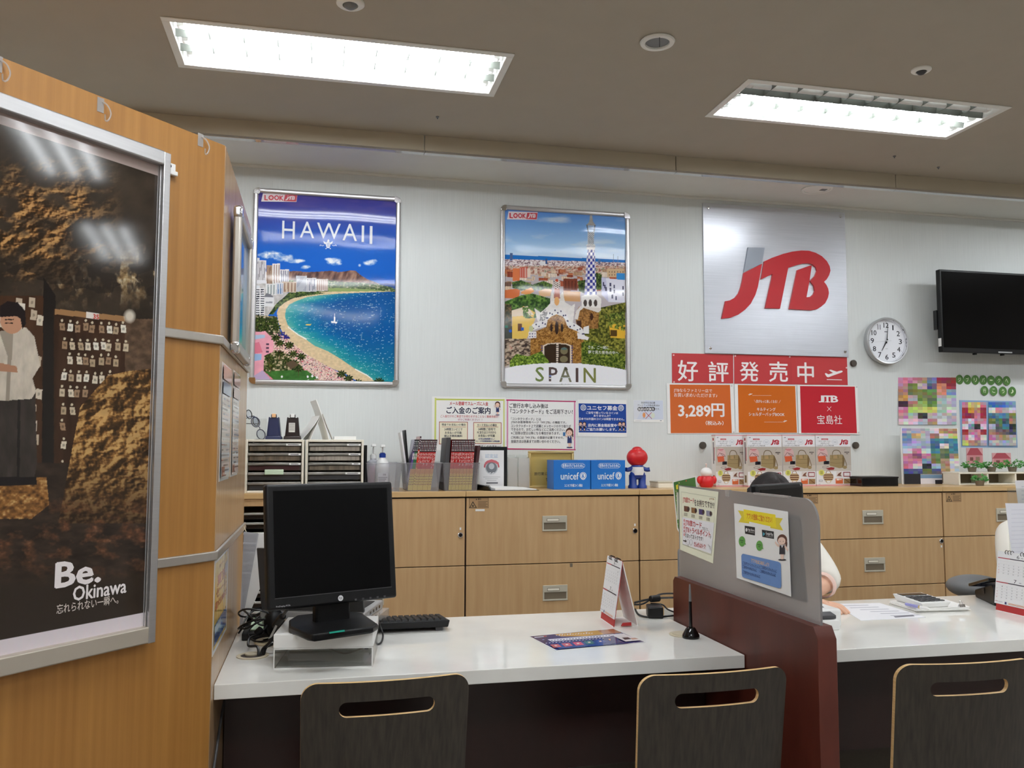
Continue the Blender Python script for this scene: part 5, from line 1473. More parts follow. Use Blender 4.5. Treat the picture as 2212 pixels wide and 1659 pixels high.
# acrylic stand with reading glasses
c = at(553, 948, 4.3)
t = thing('display_stand', 'clear acrylic box holding reading glasses, at the left end of the letter trays', 'display stand', (c[0], 4.3, ZT))
m = MB(); m.box(c[0] - .055, c[0] - .053, 4.24, 4.34, ZT, ZT + .1); m.box(c[0] + .047, c[0] + .049, 4.24, 4.34, ZT, ZT + .1); m.build('side', 'clear_acrylic', t)
m = MB(); m.box(c[0] - .053, c[0] + .047, 4.24, 4.242, ZT, ZT + .1); m.build('front', 'clear_acrylic', t)
m = MB(); m.box(c[0] - .053, c[0] + .047, 4.242, 4.34, ZT, ZT + .003); m.build('base', 'clear_acrylic', t)
def glasses(c, ang, tilt, label, col):
    T = Matrix.Translation(V3(c)) @ Matrix.Rotation(R(ang), 4, 'Z') @ Matrix.Rotation(R(tilt), 4, 'Y')
    t = thing('reading_glasses', label, 'glasses', c, 'reading glasses in the clear box')
    for s in (-1, 1):
        m = MB(T); m.tube([(math.cos(R(q)) * .025 + s * .033, -.0, math.sin(R(q)) * .019) for q in range(0, 361, 30)], .0022, 6, 2); m.build('rim', col, t)
        m = MB(T); m.cyl((s * .033, -.0004, 0), (s * .033, .0004, 0), .023, 20); m.build('lens', 'lens_glass', t)
        m = MB(T); m.tube([(s * .06, 0, .006), (s * .063, .02, .006), (s * .06, .09, .006), (s * .056, .12, -.006), (s * .055, .135, -.018)], .002, 6); m.build('temple', col, t)
    m = MB(T); m.tube([(-.009, 0, .004), (0, -.002, .007), (.009, 0, .004)], .0018, 6); m.build('bridge', col, t)
glasses((c[0] + .01, 4.29, ZT + .055), 20, 65, 'dark-rimmed reading glasses leaning in the clear box, lower pair', 'navy_plastic')
glasses((c[0] - .02, 4.31, ZT + .105), 60, 30, 'black reading glasses resting on top of the clear box', 'black_gloss')
# tape dispensers
def dispenser(px0, px1, label, col, tip, lab):
    a, b = at(px0, 948, 4.25)[0], at(px1, 948, 4.25)[0]
    xc, w = (a + b) / 2, (b - a)
    t = thing('tape_dispenser', label, 'tape dispenser', (xc, 4.3, ZT), 'desk tape dispensers')
    m = MB()
    m.hexa([(xc - w / 2, 4.22, ZT), (xc + w / 2, 4.22, ZT), (xc + w / 2, 4.39, ZT), (xc - w / 2, 4.39, ZT)], [(xc - w * .46, 4.222, ZT + .018), (xc + w * .46, 4.222, ZT + .018), (xc + w * .46, 4.388, ZT + .018), (xc - w * .46, 4.388, ZT + .018)])
    m.build('base', col, t, bevel=.004)
    for s in (-1, 1):
        m = MB(); m.hexa([(xc + s * w * .36 - .004, 4.23, ZT + .018), (xc + s * w * .36 + .004, 4.23, ZT + .018), (xc + s * w * .36 + .004, 4.37, ZT + .018), (xc + s * w * .36 - .004, 4.37, ZT + .018)],
                       [(xc + s * w * .27 - .003, 4.232, ZT + .108), (xc + s * w * .27 + .003, 4.232, ZT + .108), (xc + s * w * .27 + .003, 4.31, ZT + .108), (xc + s * w * .27 - .003, 4.31, ZT + .108)])
        m.build('side_wall', col, t, bevel=.002)
    m = MB(); m.hexa([(xc - w * .33, 4.226, ZT + .018), (xc + w * .33, 4.226, ZT + .018), (xc + w * .33, 4.236, ZT + .018), (xc - w * .33, 4.236, ZT + .018)],
                   [(xc - w * .25, 4.23, ZT + .105), (xc + w * .25, 4.23, ZT + .105), (xc + w * .25, 4.24, ZT + .105), (xc - w * .25, 4.24, ZT + .105)])
    f_ = m.build('front_panel', col, t, bevel=.002)
    m = MB(); m.cyl((xc - .009, 4.3, ZT + .072), (xc + .009, 4.3, ZT + .072), .045, 28); m.build('tape_roll', 'ivory_plastic', t)
    m = MB(); m.box(xc - .013, xc + .013, 4.226, 4.26, ZT + .104, ZT + .122); m.build('cutter', col, t, bevel=.004)
    m = MB(); m.box(xc - .0095, xc + .0095, 4.2245, 4.257, ZT + .106, ZT + .124); m.build('tape_end', tip, t, bevel=.002)
    if lab:
        P = Print(Plane((xc, 4.2255, ZT), XU, XR), mp=lambda x, y: (x * w * .2, .085 - y * .045), base=.0012)
        P.rect(-1, .1, .7, 1.1, (222, 220, 214))
        for k in range(4): P.rect(-.85, .2 + k * .2, .5, .28 + k * .2, (150, 146, 140))
        P.build('label', 'print_paper', f_, flat=True)
mat('orange_tape', (240, 190, 140), .5)
dispenser(573, 609, 'navy tape dispenser on the left letter tray', 'navy_plastic', 'orange_tape', False)
dispenser(612, 651, 'brown-black tape dispenser with a white label, beside the navy one', 'brown_black', 'white_plastic', True)
# leaning booklets, folded card, little white box
K8 = lambda x, y, Y=4.3: at(500 + x / 5.267, 840 + y / 5.267, Y)
def strip(name, pts, y0, y1, th, mt_, label, cat, par=None, skew=0.):
    m = MB()
    P = [np.array(p) for p in pts]
    vs, fs = [], []
    n = len(P)
    for i, p in enumerate(P):
        d = P[min(i + 1, n - 1)] - P[max(i - 1, 0)]; d = d / np.hypot(d[0], d[2])
        q = np.array([-d[2], 0, d[0]]) * th / 2
        for s, y in ((1, y0), (1, y1), (-1, y1), (-1, y0)):
            vs.append((p[0] + s * q[0] + skew * (y - y0), y, p[2] + s * q[2]))
    for i in range(n - 1):
        for k in range(4):
            j = (k + 1) % 4
            fs.append((4 * i + k, 4 * i + j, 4 * i + 4 + j, 4 * i + 4 + k))
    fs += [(3, 2, 1, 0), tuple(range(4 * n - 4, 4 * n))]
    m.add(vs, fs)
    return tag(m.build(name, mt_, par), label, cat)
b0 = K8(1110, 575); b0[2] = ZT + .001
strip('booklet', [b0, K8(1085, 480), K8(1030, 310), K8(1000, 220), K8(965, 130)], 4.24, 4.42, .004, 'white_paper', 'white booklet leaning steeply on the second letter tray', 'booklet', skew=-.16)
b0 = K8(1148, 575); b0[2] = ZT + .001
strip('booklet', [b0, K8(1075, 400), K8(1036, 290)], 4.23, 4.4, .003, 'white_pile', 'thinner white booklet leaning beside the tall one on the letter tray', 'booklet')
b0 = K8(800, 575); b0[2] = ZT + .001
strip('folded_card', [b0, K8(860, 520), K8(940, 420), K8(985, 350), K8(1003, 310), K8(1000, 345), K8(975, 410), K8(930, 500), np.array([K8(900, 575)[0], 4.3, ZT + .001])], 4.25, 4.4, .0015, 'white_paper', 'curled white card bent into an arch between dispensers and booklets', 'card', skew=-.25)
a, b = K8(1165, 540, 4.28), K8(1417, 570, 4.28)
m = MB(); m.box(a[0], b[0], 4.26, 4.4, ZT, ZT + .018); tag(m.build('flat_box', 'white_plastic', bevel=.002), 'flat white box on the right end of the letter trays', 'box')
a, b = at(786, 960, 4.25), at(789.5, 960, 4.25)
m = MB(); m.box(a[0] + .004, b[0] + .006, 4.2, 4.45, ZC, ZC + .225); tag(m.build('file_folder', 'black_plastic', bevel=.002), 'thin black folder standing between letter tray and pink bottle', 'folder')

# baskets
def basket(px0, px1, label, y0=4.195, y1=4.45, h=.137):
    x0, x1 = at(px0, 1056, y0)[0], at(px1, 1056, y0)[0]
    t = thing('plastic_basket', label, 'basket', ((x0 + x1) / 2, (y0 + y1) / 2, ZC), 'clear plastic baskets on the cabinet')
    f = .012
    b = [(x0, y0), (x1, y0), (x1, y1), (x0, y1)]
    q = [(x0 - f, y0 - f), (x1 + f, y0 - f), (x1 + f, y1 + f), (x0 - f, y1 + f)]
    z0, z1, w = ZC, ZC + h, .0018
    for k, nm in enumerate(('front_wall', 'side_wall', 'back_wall', 'side_wall')):
        i, j = k, (k + 1) % 4
        A, B_, C_, D_ = Vector((*b[i], z0)), Vector((*b[j], z0)), Vector((*q[j], z1)), Vector((*q[i], z1))
        n = (B_ - A).cross(D_ - A).normalized() * w
        m = MB(); m.hexa([A - n, B_ - n, B_, A], [D_ - n, C_ - n, C_, D_])
        m.build(nm, 'basket_plastic', t)
    m = MB(); m.box(x0 + w, x1 - w, y0 + w, y1 - w, z0, z0 + w); m.build('bottom', 'basket_plastic', t)
    m = MB()
    r_ = .004
    for i in range(4):
        j = (i + 1) % 4
        m.cyl((*q[i], z1), (*q[j], z1), .0028, 8)
    m.build('rim', 'basket_plastic', t)
    # rows of small slots near the right side of the front, as dark holes seen through the far wall
    return x0, x1, y0, y1
bk1 = basket(796, 862, 'clear basket holding the two sanitiser bottles')
bk2 = basket(881, 947, 'clear basket of guidebooks, left one, with a paper file')
bk3 = basket(961, 1030, 'clear basket of guidebooks, right one, beside the certificate')
# bottles
def pump(t, c, z, col, up=.05):
    m = MB(); m.lathe([(.016, 0), (.016, .018), (.012, .021), (.012, .024)], (c[0], c[1], z), seg=20); m.build('collar', col, t)
    m = MB(); m.cyl((c[0], c[1], z + .024), (c[0], c[1], z + up), .004, 10); m.hexa([(c[0] - .012, c[1] - .035, z + up), (c[0] + .012, c[1] - .035, z + up), (c[0] + .012, c[1] + .012, z + up), (c[0] - .012, c[1] + .012, z + up)], [(c[0] - .01, c[1] - .033, z + up + .014), (c[0] + .01, c[1] - .033, z + up + .014), (c[0] + .01, c[1] + .01, z + up + .014), (c[0] - .01, c[1] + .01, z + up + .014)])
    m.build('pump_head', 'white_plastic', t, bevel=.003)
c = at(806, 1040, 4.32); c = np.array([c[0], 4.33, ZC + .002])
t = thing('sanitiser_bottle', 'clear pump bottle half full of pink liquid, in the left basket', 'bottle', c)
m = MB(); m.lathe([(.034, 0), (.036, .004), (.036, .125), (.03, .142), (.016, .15), (.015, .156)], c, seg=28); m.build('body', 'milky_plastic', t)
m = MB(); m.lathe([(.033, .003), (.0335, .118), (0, .118)], c, seg=28); m.build('liquid', 'pink_liquid', t)
pump(t, c, c[2] + .156, 'white_plastic', .06)
c = at(826, 1040, 4.26); c = np.array([c[0], 4.27, ZC + .002])
t = thing('sanitiser_bottle', 'white pump bottle with a blue collar, in the left basket', 'bottle', c)
m = MB(); m.lathe([(.033, 0), (.036, .005), (.036, .11), (.034, .128), (.024, .15), (.016, .158), (.015, .162)], c, seg=28); m.build('body', 'white_plastic', t)
P = Print(Plane((c[0], c[1] - .0365, c[2]), XU, XR), mp=lambda x, y: (-.024 + x * .048, .085 - y * .07), base=.0005)
P.rect(0, 0, 1, 1, (222, 222, 226)); P.text('消毒', .5, .02, .8, .16, (90, 90, 96), .02)
for k in range(6): P.rect(.05, .25 + k * .12, .95 - .1 * (k % 3), .32 + k * .12, (140, 140, 148))
P.build('label', 'print_paper', t, flat=True)
pump(t, c, c[2] + .162, 'blue_cap', .05)
m = MB()
for k in range(3): m.ell((c[0] - .03 + .03 * k, 4.22, ZC + .014), .018, .014, .012)
tag(m.build('tissue_pack', 'pink_cuff', None), 'pale pink crumpled packet in the bottom of the left basket', 'packet')

# guidebooks
ORD = ['first', 'second', 'third', 'fourth', 'fifth', 'sixth', 'seventh', 'eighth', 'ninth', 'tenth', 'eleventh', 'twelfth', 'thirteenth', 'fourteenth', 'fifteenth', 'sixteenth']
def guidebook(xb, y0, th, lean, h, dep, label, group, head, band, title, foot=(246, 222, 104), tcol=(240, 236, 230)):
    a = R(lean)
    pl = Plane((xb, y0, ZC + .002 + .001), (math.cos(a), 0, -math.sin(a)), (math.sin(a), 0, math.cos(a)))
    if lean: pl.O[2] += th * math.sin(abs(a))
    P = Print(pl, mp=lambda x, y: (x * th, (1 - y) * h), base=.0)
    P.c = tuple(lin(band))
    P.obox(pl.O, pl.U, pl.V, -pl.N, 0, .0012, 0, h, 0, dep); P.obox(pl.O, pl.U, pl.V, -pl.N, th - .0012, th, 0, h, 0, dep)
    P.obox(pl.O, pl.U, pl.V, -pl.N, .0012, th - .0012, 0, h, 0, .0012)
    P.c = tuple(lin((232, 228, 216)))
    P.obox(pl.O, pl.U, pl.V, -pl.N, .0014, th - .0014, .003, h - .003, .0012, dep - .004)
    P.rect(.03, 0, .97, .25, head); P.rect(.03, .25, .97, .58, band); P.rect(.03, .58, .97, 1, foot)
    for k in range(5): P.rect(.3, .03 + k * .042, .72, .055 + k * .042, (226, 226, 226) if k % 2 == 0 else (180, 180, 186))
    P.text('\n'.join(title), .14, .27, .86, .27 + min(.3, .062 * len(title)), tcol, .03)
    P.poly([(.03, .58), (.97, .58), (.97, .66), (.03, .74)], (214, 150, 90))
    for k in range(4): P.rect(.25, .72 + k * .05, .75, .745 + k * .05, (150, 96, 60))
    return tag(P.build('guidebook', 'print_gloss', flat=True), label, 'guidebook', group)
x0, x1, y0, y1 = bk2
BKK, RDD, PUR, GRN = (28, 26, 34), (186, 36, 40), (106, 78, 150), (40, 110, 66)
G = [('韓国', BKK, PUR), ('台湾', BKK, GRN), ('香港', BKK, GRN), ('タイ', (60, 50, 60), (204, 60, 40)), ('ハワイ', BKK, RDD), ('グアム', BKK, RDD), ('ハワイ', BKK, RDD), ('イタリア', BKK, RDD), ('ハワイ', BKK, RDD), ('イタリア', BKK, RDD), ('ハワイ', BKK, RDD), ('パリ', BKK, RDD), ('シンガポール', BKK, RDD), ('ホノルル', BKK, RDD)]
n = len(G); w = (x1 - x0 - .03) / n
for k, (tt, hd, bd) in enumerate(G):
    nm = {PUR: 'purple', GRN: 'green', RDD: 'red'}.get(bd, 'taller orange-red')
    guidebook(x0 + .0 + k * (w - .0004), 4.215 + .002 * (k % 3), w - .0008, 7.5, .252 if k != 3 else .268, .17, '%s guidebook with a %s spine, %s from the left in the left book basket' % (nm, 'black-topped' if k != 3 else 'plain', ORD[k]), 'guidebooks in the left book basket', hd, bd, tt)
a_ = bk2[0]
strip('paper_file', [np.array([a_ + .004, 4.3, ZC + .004]), np.array([a_ - .0, 4.3, ZC + .12]), np.array([a_ - .015, 4.3, ZC + .22]), np.array([a_ - .026, 4.3, ZC + .29])], 4.3, 4.43, .008, 'white_paper', 'sheaf of white papers leaning left out of the left book basket', 'papers')
strip('file_folder', [np.array([a_ + .016, 4.3, ZC + .004]), np.array([a_ + .01, 4.3, ZC + .15]), np.array([a_ - .004, 4.3, ZC + .302])], 4.31, 4.44, .007, 'black_plastic', 'black folder standing behind the paper sheaf in the left book basket', 'folder')
x0, x1, y0, y1 = bk3
m = MB(); m.obox((x0 - .004, 4.225, ZC + .003), (1, 0, 0), (.06, 0, .998), (0, 1, 0), 0, .022, .0, .262, 0, .18); tag(m.build('magazine_file', 'dark_grey_plastic', bevel=.002), 'dark grey file at the left end of the right book basket', 'file')
G = ['ソウル', 'マカオ', 'パリ', 'ハワイ', 'バリ', 'ロンドン', 'コペン', 'ベトナム', 'トルコ', 'オランダ', 'イタリア', 'スペイン', 'エジプト', 'オーストラリア']
n = len(G); xs0 = x0 + .021; w = (x1 - xs0 - .022) / n
for k, tt in enumerate(G):
    guidebook(xs0 + k * w, 4.215 + .002 * (k % 2), w - .0008, 4, .252, .17, 'red guidebook with a black-topped spine, %s from the left in the right book basket' % ORD[k], 'guidebooks in the right book basket', BKK, RDD, tt)
m = MB(); m.obox((x1 - .016, 4.23, ZC + .004), (1, 0, 0), (.115, 0, .993), (0, 1, 0), 0, .016, 0, .222, 0, .18); tag(m.build('maroon_folder', 'red_paper' if False else 'maroon_file', bevel=.002), 'dark red folder leaning at the right end of the right book basket', 'folder')

# certificate in a black stand
YQ = 4.36
a, b, c_, d_ = at(1037, 965, YQ), at(1096, 965, YQ), at(1037, 1043, YQ), at(1096, 1043, YQ)
x0, x1, z1 = a[0], b[0], a[2]
t = thing('certificate_stand', 'white certificate with a red ribbon seal in a black stand', 'certificate', ((x0 + x1) / 2, YQ, ZC))
m = MB(); m.box(x0, x1, YQ, YQ + .012, ZC, z1); m.build('frame', 'black_plastic', t, bevel=.002)
m = MB(); m.hexa([((x0 + x1) / 2 - .03, YQ + .012, ZC), ((x0 + x1) / 2 + .03, YQ + .012, ZC), ((x0 + x1) / 2 + .03, YQ + .09, ZC), ((x0 + x1) / 2 - .03, YQ + .09, ZC)], [((x0 + x1) / 2 - .03, YQ + .012, ZC + .12), ((x0 + x1) / 2 + .03, YQ + .012, ZC + .12), ((x0 + x1) / 2 + .03, YQ + .016, ZC + .12), ((x0 + x1) / 2 - .03, YQ + .016, ZC + .12)]); m.build('easel', 'black_plastic', t)
P = Print(Plane((x0, YQ, ZC), XU, XR), mp=lambda x, y: ((x - 998) / 278 * (x1 - x0), z1 - ZC - (y - 632) / 388 * (z1 - ZC)), base=.0005)
P.rect(992, 665, 1240, 1018, (238, 238, 240))
P.text('認定証', 1050, 700, 1180, 735, (150, 176, 206)); P.disc(1115, 825, 66, 62, (196, 200, 206)); P.disc(1115, 825, 56, 52, (120, 124, 132)); P.disc(1115, 812, 28, 28, (196, 200, 206)); P.text('C.C', 1088, 868, 1142, 896, (236, 236, 240), .03)
P.poly([(1045, 780), (1070, 760), (1115, 748), (1160, 760), (1190, 780), (1182, 800), (1150, 782), (1115, 774), (1080, 782), (1052, 802)], (206, 110, 120)); P.poly([(1042, 786), (1056, 800), (1050, 826), (1036, 820)], (190, 90, 100)); P.poly([(1188, 786), (1176, 800), (1184, 826), (1196, 820)], (190, 90, 100))
for k, (a_, b_) in enumerate(((1030, 1205), (1050, 1180), (1070, 1165))): P.rect(a_, 908 + 16 * k, b_, 912 + 16 * k, (180, 180, 184))
P.rect(1062, 958, 1180, 972, (120, 120, 126)); P.rect(1060, 1004, 1190, 1008, (150, 150, 156))
P.build('certificate_sheet', 'print_gloss', t, flat=True)
# clear holders
for k, (p0, p1, lab) in enumerate(((1097, 1118, 'empty clear acrylic holder beside the certificate, nearer it'), (1120, 1144, 'empty clear acrylic holder beside the gold plaque'))):
    x0, x1 = at(p0, 1048, 4.38)[0], at(p1, 1048, 4.38)[0]
    t = thing('acrylic_holder', lab, 'holder', ((x0 + x1) / 2, 4.4, ZC), 'clear acrylic holders')
    m = MB(); m.box(x0, x1, 4.38, 4.382, ZC, ZC + .16); m.build('front_wall', 'clear_film', t)
    m = MB(); m.box(x0, x1, 4.44, 4.442, ZC, ZC + .175); m.build('back_wall', 'clear_acrylic', t)
    m = MB(); m.box(x0, x0 + .002, 4.382, 4.44, ZC, ZC + .165); m.box(x1 - .002, x1, 4.382, 4.44, ZC, ZC + .165); m.build('side_wall', 'clear_acrylic', t)
    m = MB(); m.box(x0 + .002, x1 - .002, 4.382, 4.44, ZC, ZC + .002); m.build('bottom', 'clear_acrylic', t)
# gold plaque
YG = 4.42
x0, x1 = at(1141, 1000, YG)[0], at(1239, 1000, YG)[0]; z1 = at(1190, 974, YG)[2]
t = thing('gold_plaque', 'gold-framed member plaque standing behind the blue donation box', 'plaque', ((x0 + x1) / 2, YG, ZC))
w = .013
m = MB(); m.box(x0, x1, YG - .012, YG + .012, z1 - w, z1); m.box(x0, x1, YG - .012, YG + .012, ZC, ZC + w); m.box(x0, x0 + w, YG - .012, YG + .012, ZC + w, z1 - w); m.box(x1 - w, x1, YG - .012, YG + .012, ZC + w, z1 - w); m.build('frame', 'gold', t, bevel=.003)
m = MB(); m.box(x0 + w, x1 - w, YG, YG + .008, ZC + w, z1 - w); m.build('plate', 'gold_plate', t)
P = Print(Plane((x0, YG, ZC), XU, XR), mp=lambda x, y: ((x - 1510) / 490 * (x1 - x0), z1 - ZC - (y - 680) / 375 * (z1 - ZC)), base=.0003)
P.text('旅行業公正取引協議会', 1574, 895, 1935, 928, (50, 42, 30), .01); P.text('会員', 1700, 945, 1810, 985, (40, 34, 26), .03)
for a_ in (1735, 1755, 1775): P.disc(a_, 812 - (10 if a_ == 1755 else 0), 14, 26, (150, 120, 60)); P.disc(a_, 812 - (10 if a_ == 1755 else 0), 9, 20, (206, 178, 104))
P.rect(1700, 858, 1810, 862, (150, 120, 60))
P.build('engraving', 'print_paper', t, flat=True)
# open ring binder
x0, x1 = at(1033, 1056, 4.22)[0], at(1158, 1057, 4.22)[0]
t = thing('ring_binder', 'open ring binder with white pages lying on the cabinet edge', 'binder', ((x0 + x1) / 2, 4.24, ZC))
m = MB(); m.hexa([(x0 + .05, 4.155, ZC), (x1, 4.155, ZC), (x1 - .03, 4.335, ZC), (x0 - .0, 4.335, ZC)], [(x0 + .05, 4.155, ZC + .003), (x1, 4.155, ZC + .003), (x1 - .03, 4.335, ZC + .003), (x0, 4.335, ZC + .003)]); m.build('cover', 'black_plastic', t)
m = MB(); m.hexa([(x0 + .075, 4.16, ZC + .003), (x1 - .012, 4.16, ZC + .003), (x1 - .04, 4.33, ZC + .003), (x0 + .03, 4.33, ZC + .003)], [(x0 + .075, 4.16, ZC + .012), (x1 - .012, 4.16, ZC + .007), (x1 - .04, 4.33, ZC + .01), (x0 + .03, 4.33, ZC + .022)]); m.build('pages', 'white_paper', t)
m = MB(); m.hexa([(x0 - .005, 4.335, ZC + .003), (x0 + .05, 4.155, ZC + .003), (x0 + .055, 4.16, ZC + .003), (x0 + .0, 4.34, ZC + .003)], [(x0 - .012, 4.335, ZC + .03), (x0 + .035, 4.155, ZC + .022), (x0 + .042, 4.16, ZC + .024), (x0 - .006, 4.34, ZC + .032)]); m.build('spine', 'black_plastic', t)
for k in (.25, .7):
    q = np.array([x0 + .055 - .05 * k, 4.165 + .17 * k, ZC + .012])
    m = MB(); m.tube([q + np.array([.018 * math.cos(R(s)), 0, .014 * math.sin(R(s))]) for s in range(0, 181, 30)], .0012, 6, 2); m.build('ring', 'chrome', t)

# blue donation boxes
UN = (22, 112, 200)
def donation(p0, p1, label):
    YB = 4.24
    x0, x1 = at(p0, 1050, YB)[0], at(p1, 1050, YB)[0]
    z1 = at((p0 + p1) / 2, 994, YB)[2]
    t = thing('donation_box', label, 'donation box', ((x0 + x1) / 2, YB + .06, ZC), 'blue coin donation boxes')
    m = MB(); m.box(x0, x1, YB, YB + .13, ZC, z1); m.build('box', 'unicef_blue', t, bevel=.0012)
    m = MB(); m.box(x0 + .05, x1 - .05, YB + .055, YB + .06, z1, z1 + .0008); m.build('coin_slot', 'dark_gap', t)
    P = Print(Plane((x0, YB, ZC), XU, XR), mp=lambda x, y: ((x - 1782) / 415 * (x1 - x0), z1 - ZC - (y - 775) / 290 * (z1 - ZC)), base=.0003)
    Wt = (232, 240, 248)
    for (rx, ry, c) in ((0, 0, Wt), (3, 3, UN)):
        P.poly([(1895 + rx, 805 + ry), (2110 - rx, 805 + ry), (2130 - rx, 815), (2138 - rx, 830), (2130 - rx, 845), (2110 - rx, 856 - ry), (1895 + rx, 856 - ry), (1874 + rx, 845), (1866 + rx, 830), (1874 + rx, 815)], c)
    P.text('世界の子どものために', 1880, 814, 2126, 847, Wt, .03); P.text('unicef', 1862, 898, 2064, 968, Wt, .012)
    P.disc(2114, 930, 38, 36, Wt); P.disc(2114, 928, 30, 29, UN); P.disc(2114, 928, 25, 24, Wt); P.poly([(2108, 912), (2118, 916), (2116, 930), (2126, 944), (2102, 946), (2104, 930)], UN)
    P.line([(2090, 962), (2114, 972), (2138, 962)], .0016, Wt)
    P.text('ユニセフ外国コイン募金', 1902, 1012, 2106, 1040, Wt, .03)
    P.build('front_print', 'print_paper', t, flat=True)
donation(1196, 1275.5, 'blue coin donation box in front of the gold plaque')
donation(1277, 1351, 'blue coin donation box beside the red-headed figurine')
# two plain figurines
c = at(1377, 1050, 4.3); c[2] = ZC
t = thing('figurine', 'plain toy figure with a red head and blue trousers, right of the donation boxes', 'figurine', c)
m = MB()
for s in (-1, 1): m.lathe([(.026, 0), (.026, .012), (.02, .02), (.021, .07), (.0, .075)], (c[0] + s * .026, 4.3, ZC), seg=18)
m.ell((c[0], 4.3, ZC + .072), .044, .03, .026); m.build('trousers', 'doll_blue', t)
m = MB(); m.lathe([(.034, .07), (.036, .09), (.032, .112), (.018, .122), (.0, .124)], (c[0], 4.3, ZC), seg=22); m.build('shirt', 'doll_white', t)
for s in (-1, 1):
    m = MB(); m.tube([(c[0] + s * .03, 4.3, ZC + .106), (c[0] + s * .052, 4.298, ZC + .098), (c[0] + s * .068, 4.292, ZC + .1)], .0115, 10); m.build('arm', 'doll_blue', t)
m = MB(); m.ell((c[0], 4.3, ZC + .163), .058, .045, .05, 24, 14); m.ell((c[0], 4.3, ZC + .2), .03, .03, .022); m.build('head', 'doll_red', t)
m = MB(); m.lathe([(.03, .112), (.034, .116), (.03, .122)], (c[0], 4.3, ZC), seg=20); m.build('collar', 'doll_blue', t)
c = at(1526, 1045, 4.34); c[2] = ZC
t = thing('figurine', 'small toy figure in red with a white hat, left of the boxed bag sets', 'figurine', c)
m = MB(); m.lathe([(.03, 0), (.038, .01), (.04, .04), (.03, .06), (0, .065)], (c[0], 4.34, ZC), seg=22); m.build('body', 'doll_red', t)
for s in (-1, 1):
    m = MB(); m.ell((c[0] + s * .042, 4.335, ZC + .04), .016, .014, .022); m.build('arm', 'doll_red', t)
m = MB(); m.ell((c[0], 4.34, ZC + .08), .032, .03, .028, 20, 12); m.build('head', 'doll_white', t)
m = MB(); m.cyl((c[0], 4.34, ZC + .105), (c[0], 4.34, ZC + .122), .0025, 8); m.ell((c[0], 4.34, ZC + .124), .005, .005, .005, 10, 6); m.build('bobble', 'pink_cuff', t)
a, b = at(1419, 1048, 4.32), at(1456, 1048, 4.32)
t = thing('flat_box', 'flat beige box lying right of the red-headed figurine', 'box', ((a[0] + b[0]) / 2, 4.36, ZC))
m = MB(); m.box(a[0], b[0], 4.3, 4.42, ZC, ZC + .026); m.build('tray', 'tray_white', t, bevel=.002)
m = MB(); m.box(a[0] - .002, b[0] + .002, 4.298, 4.422, ZC + .026, ZC + .034); m.build('lid', 'handle_grey', t, bevel=.002)

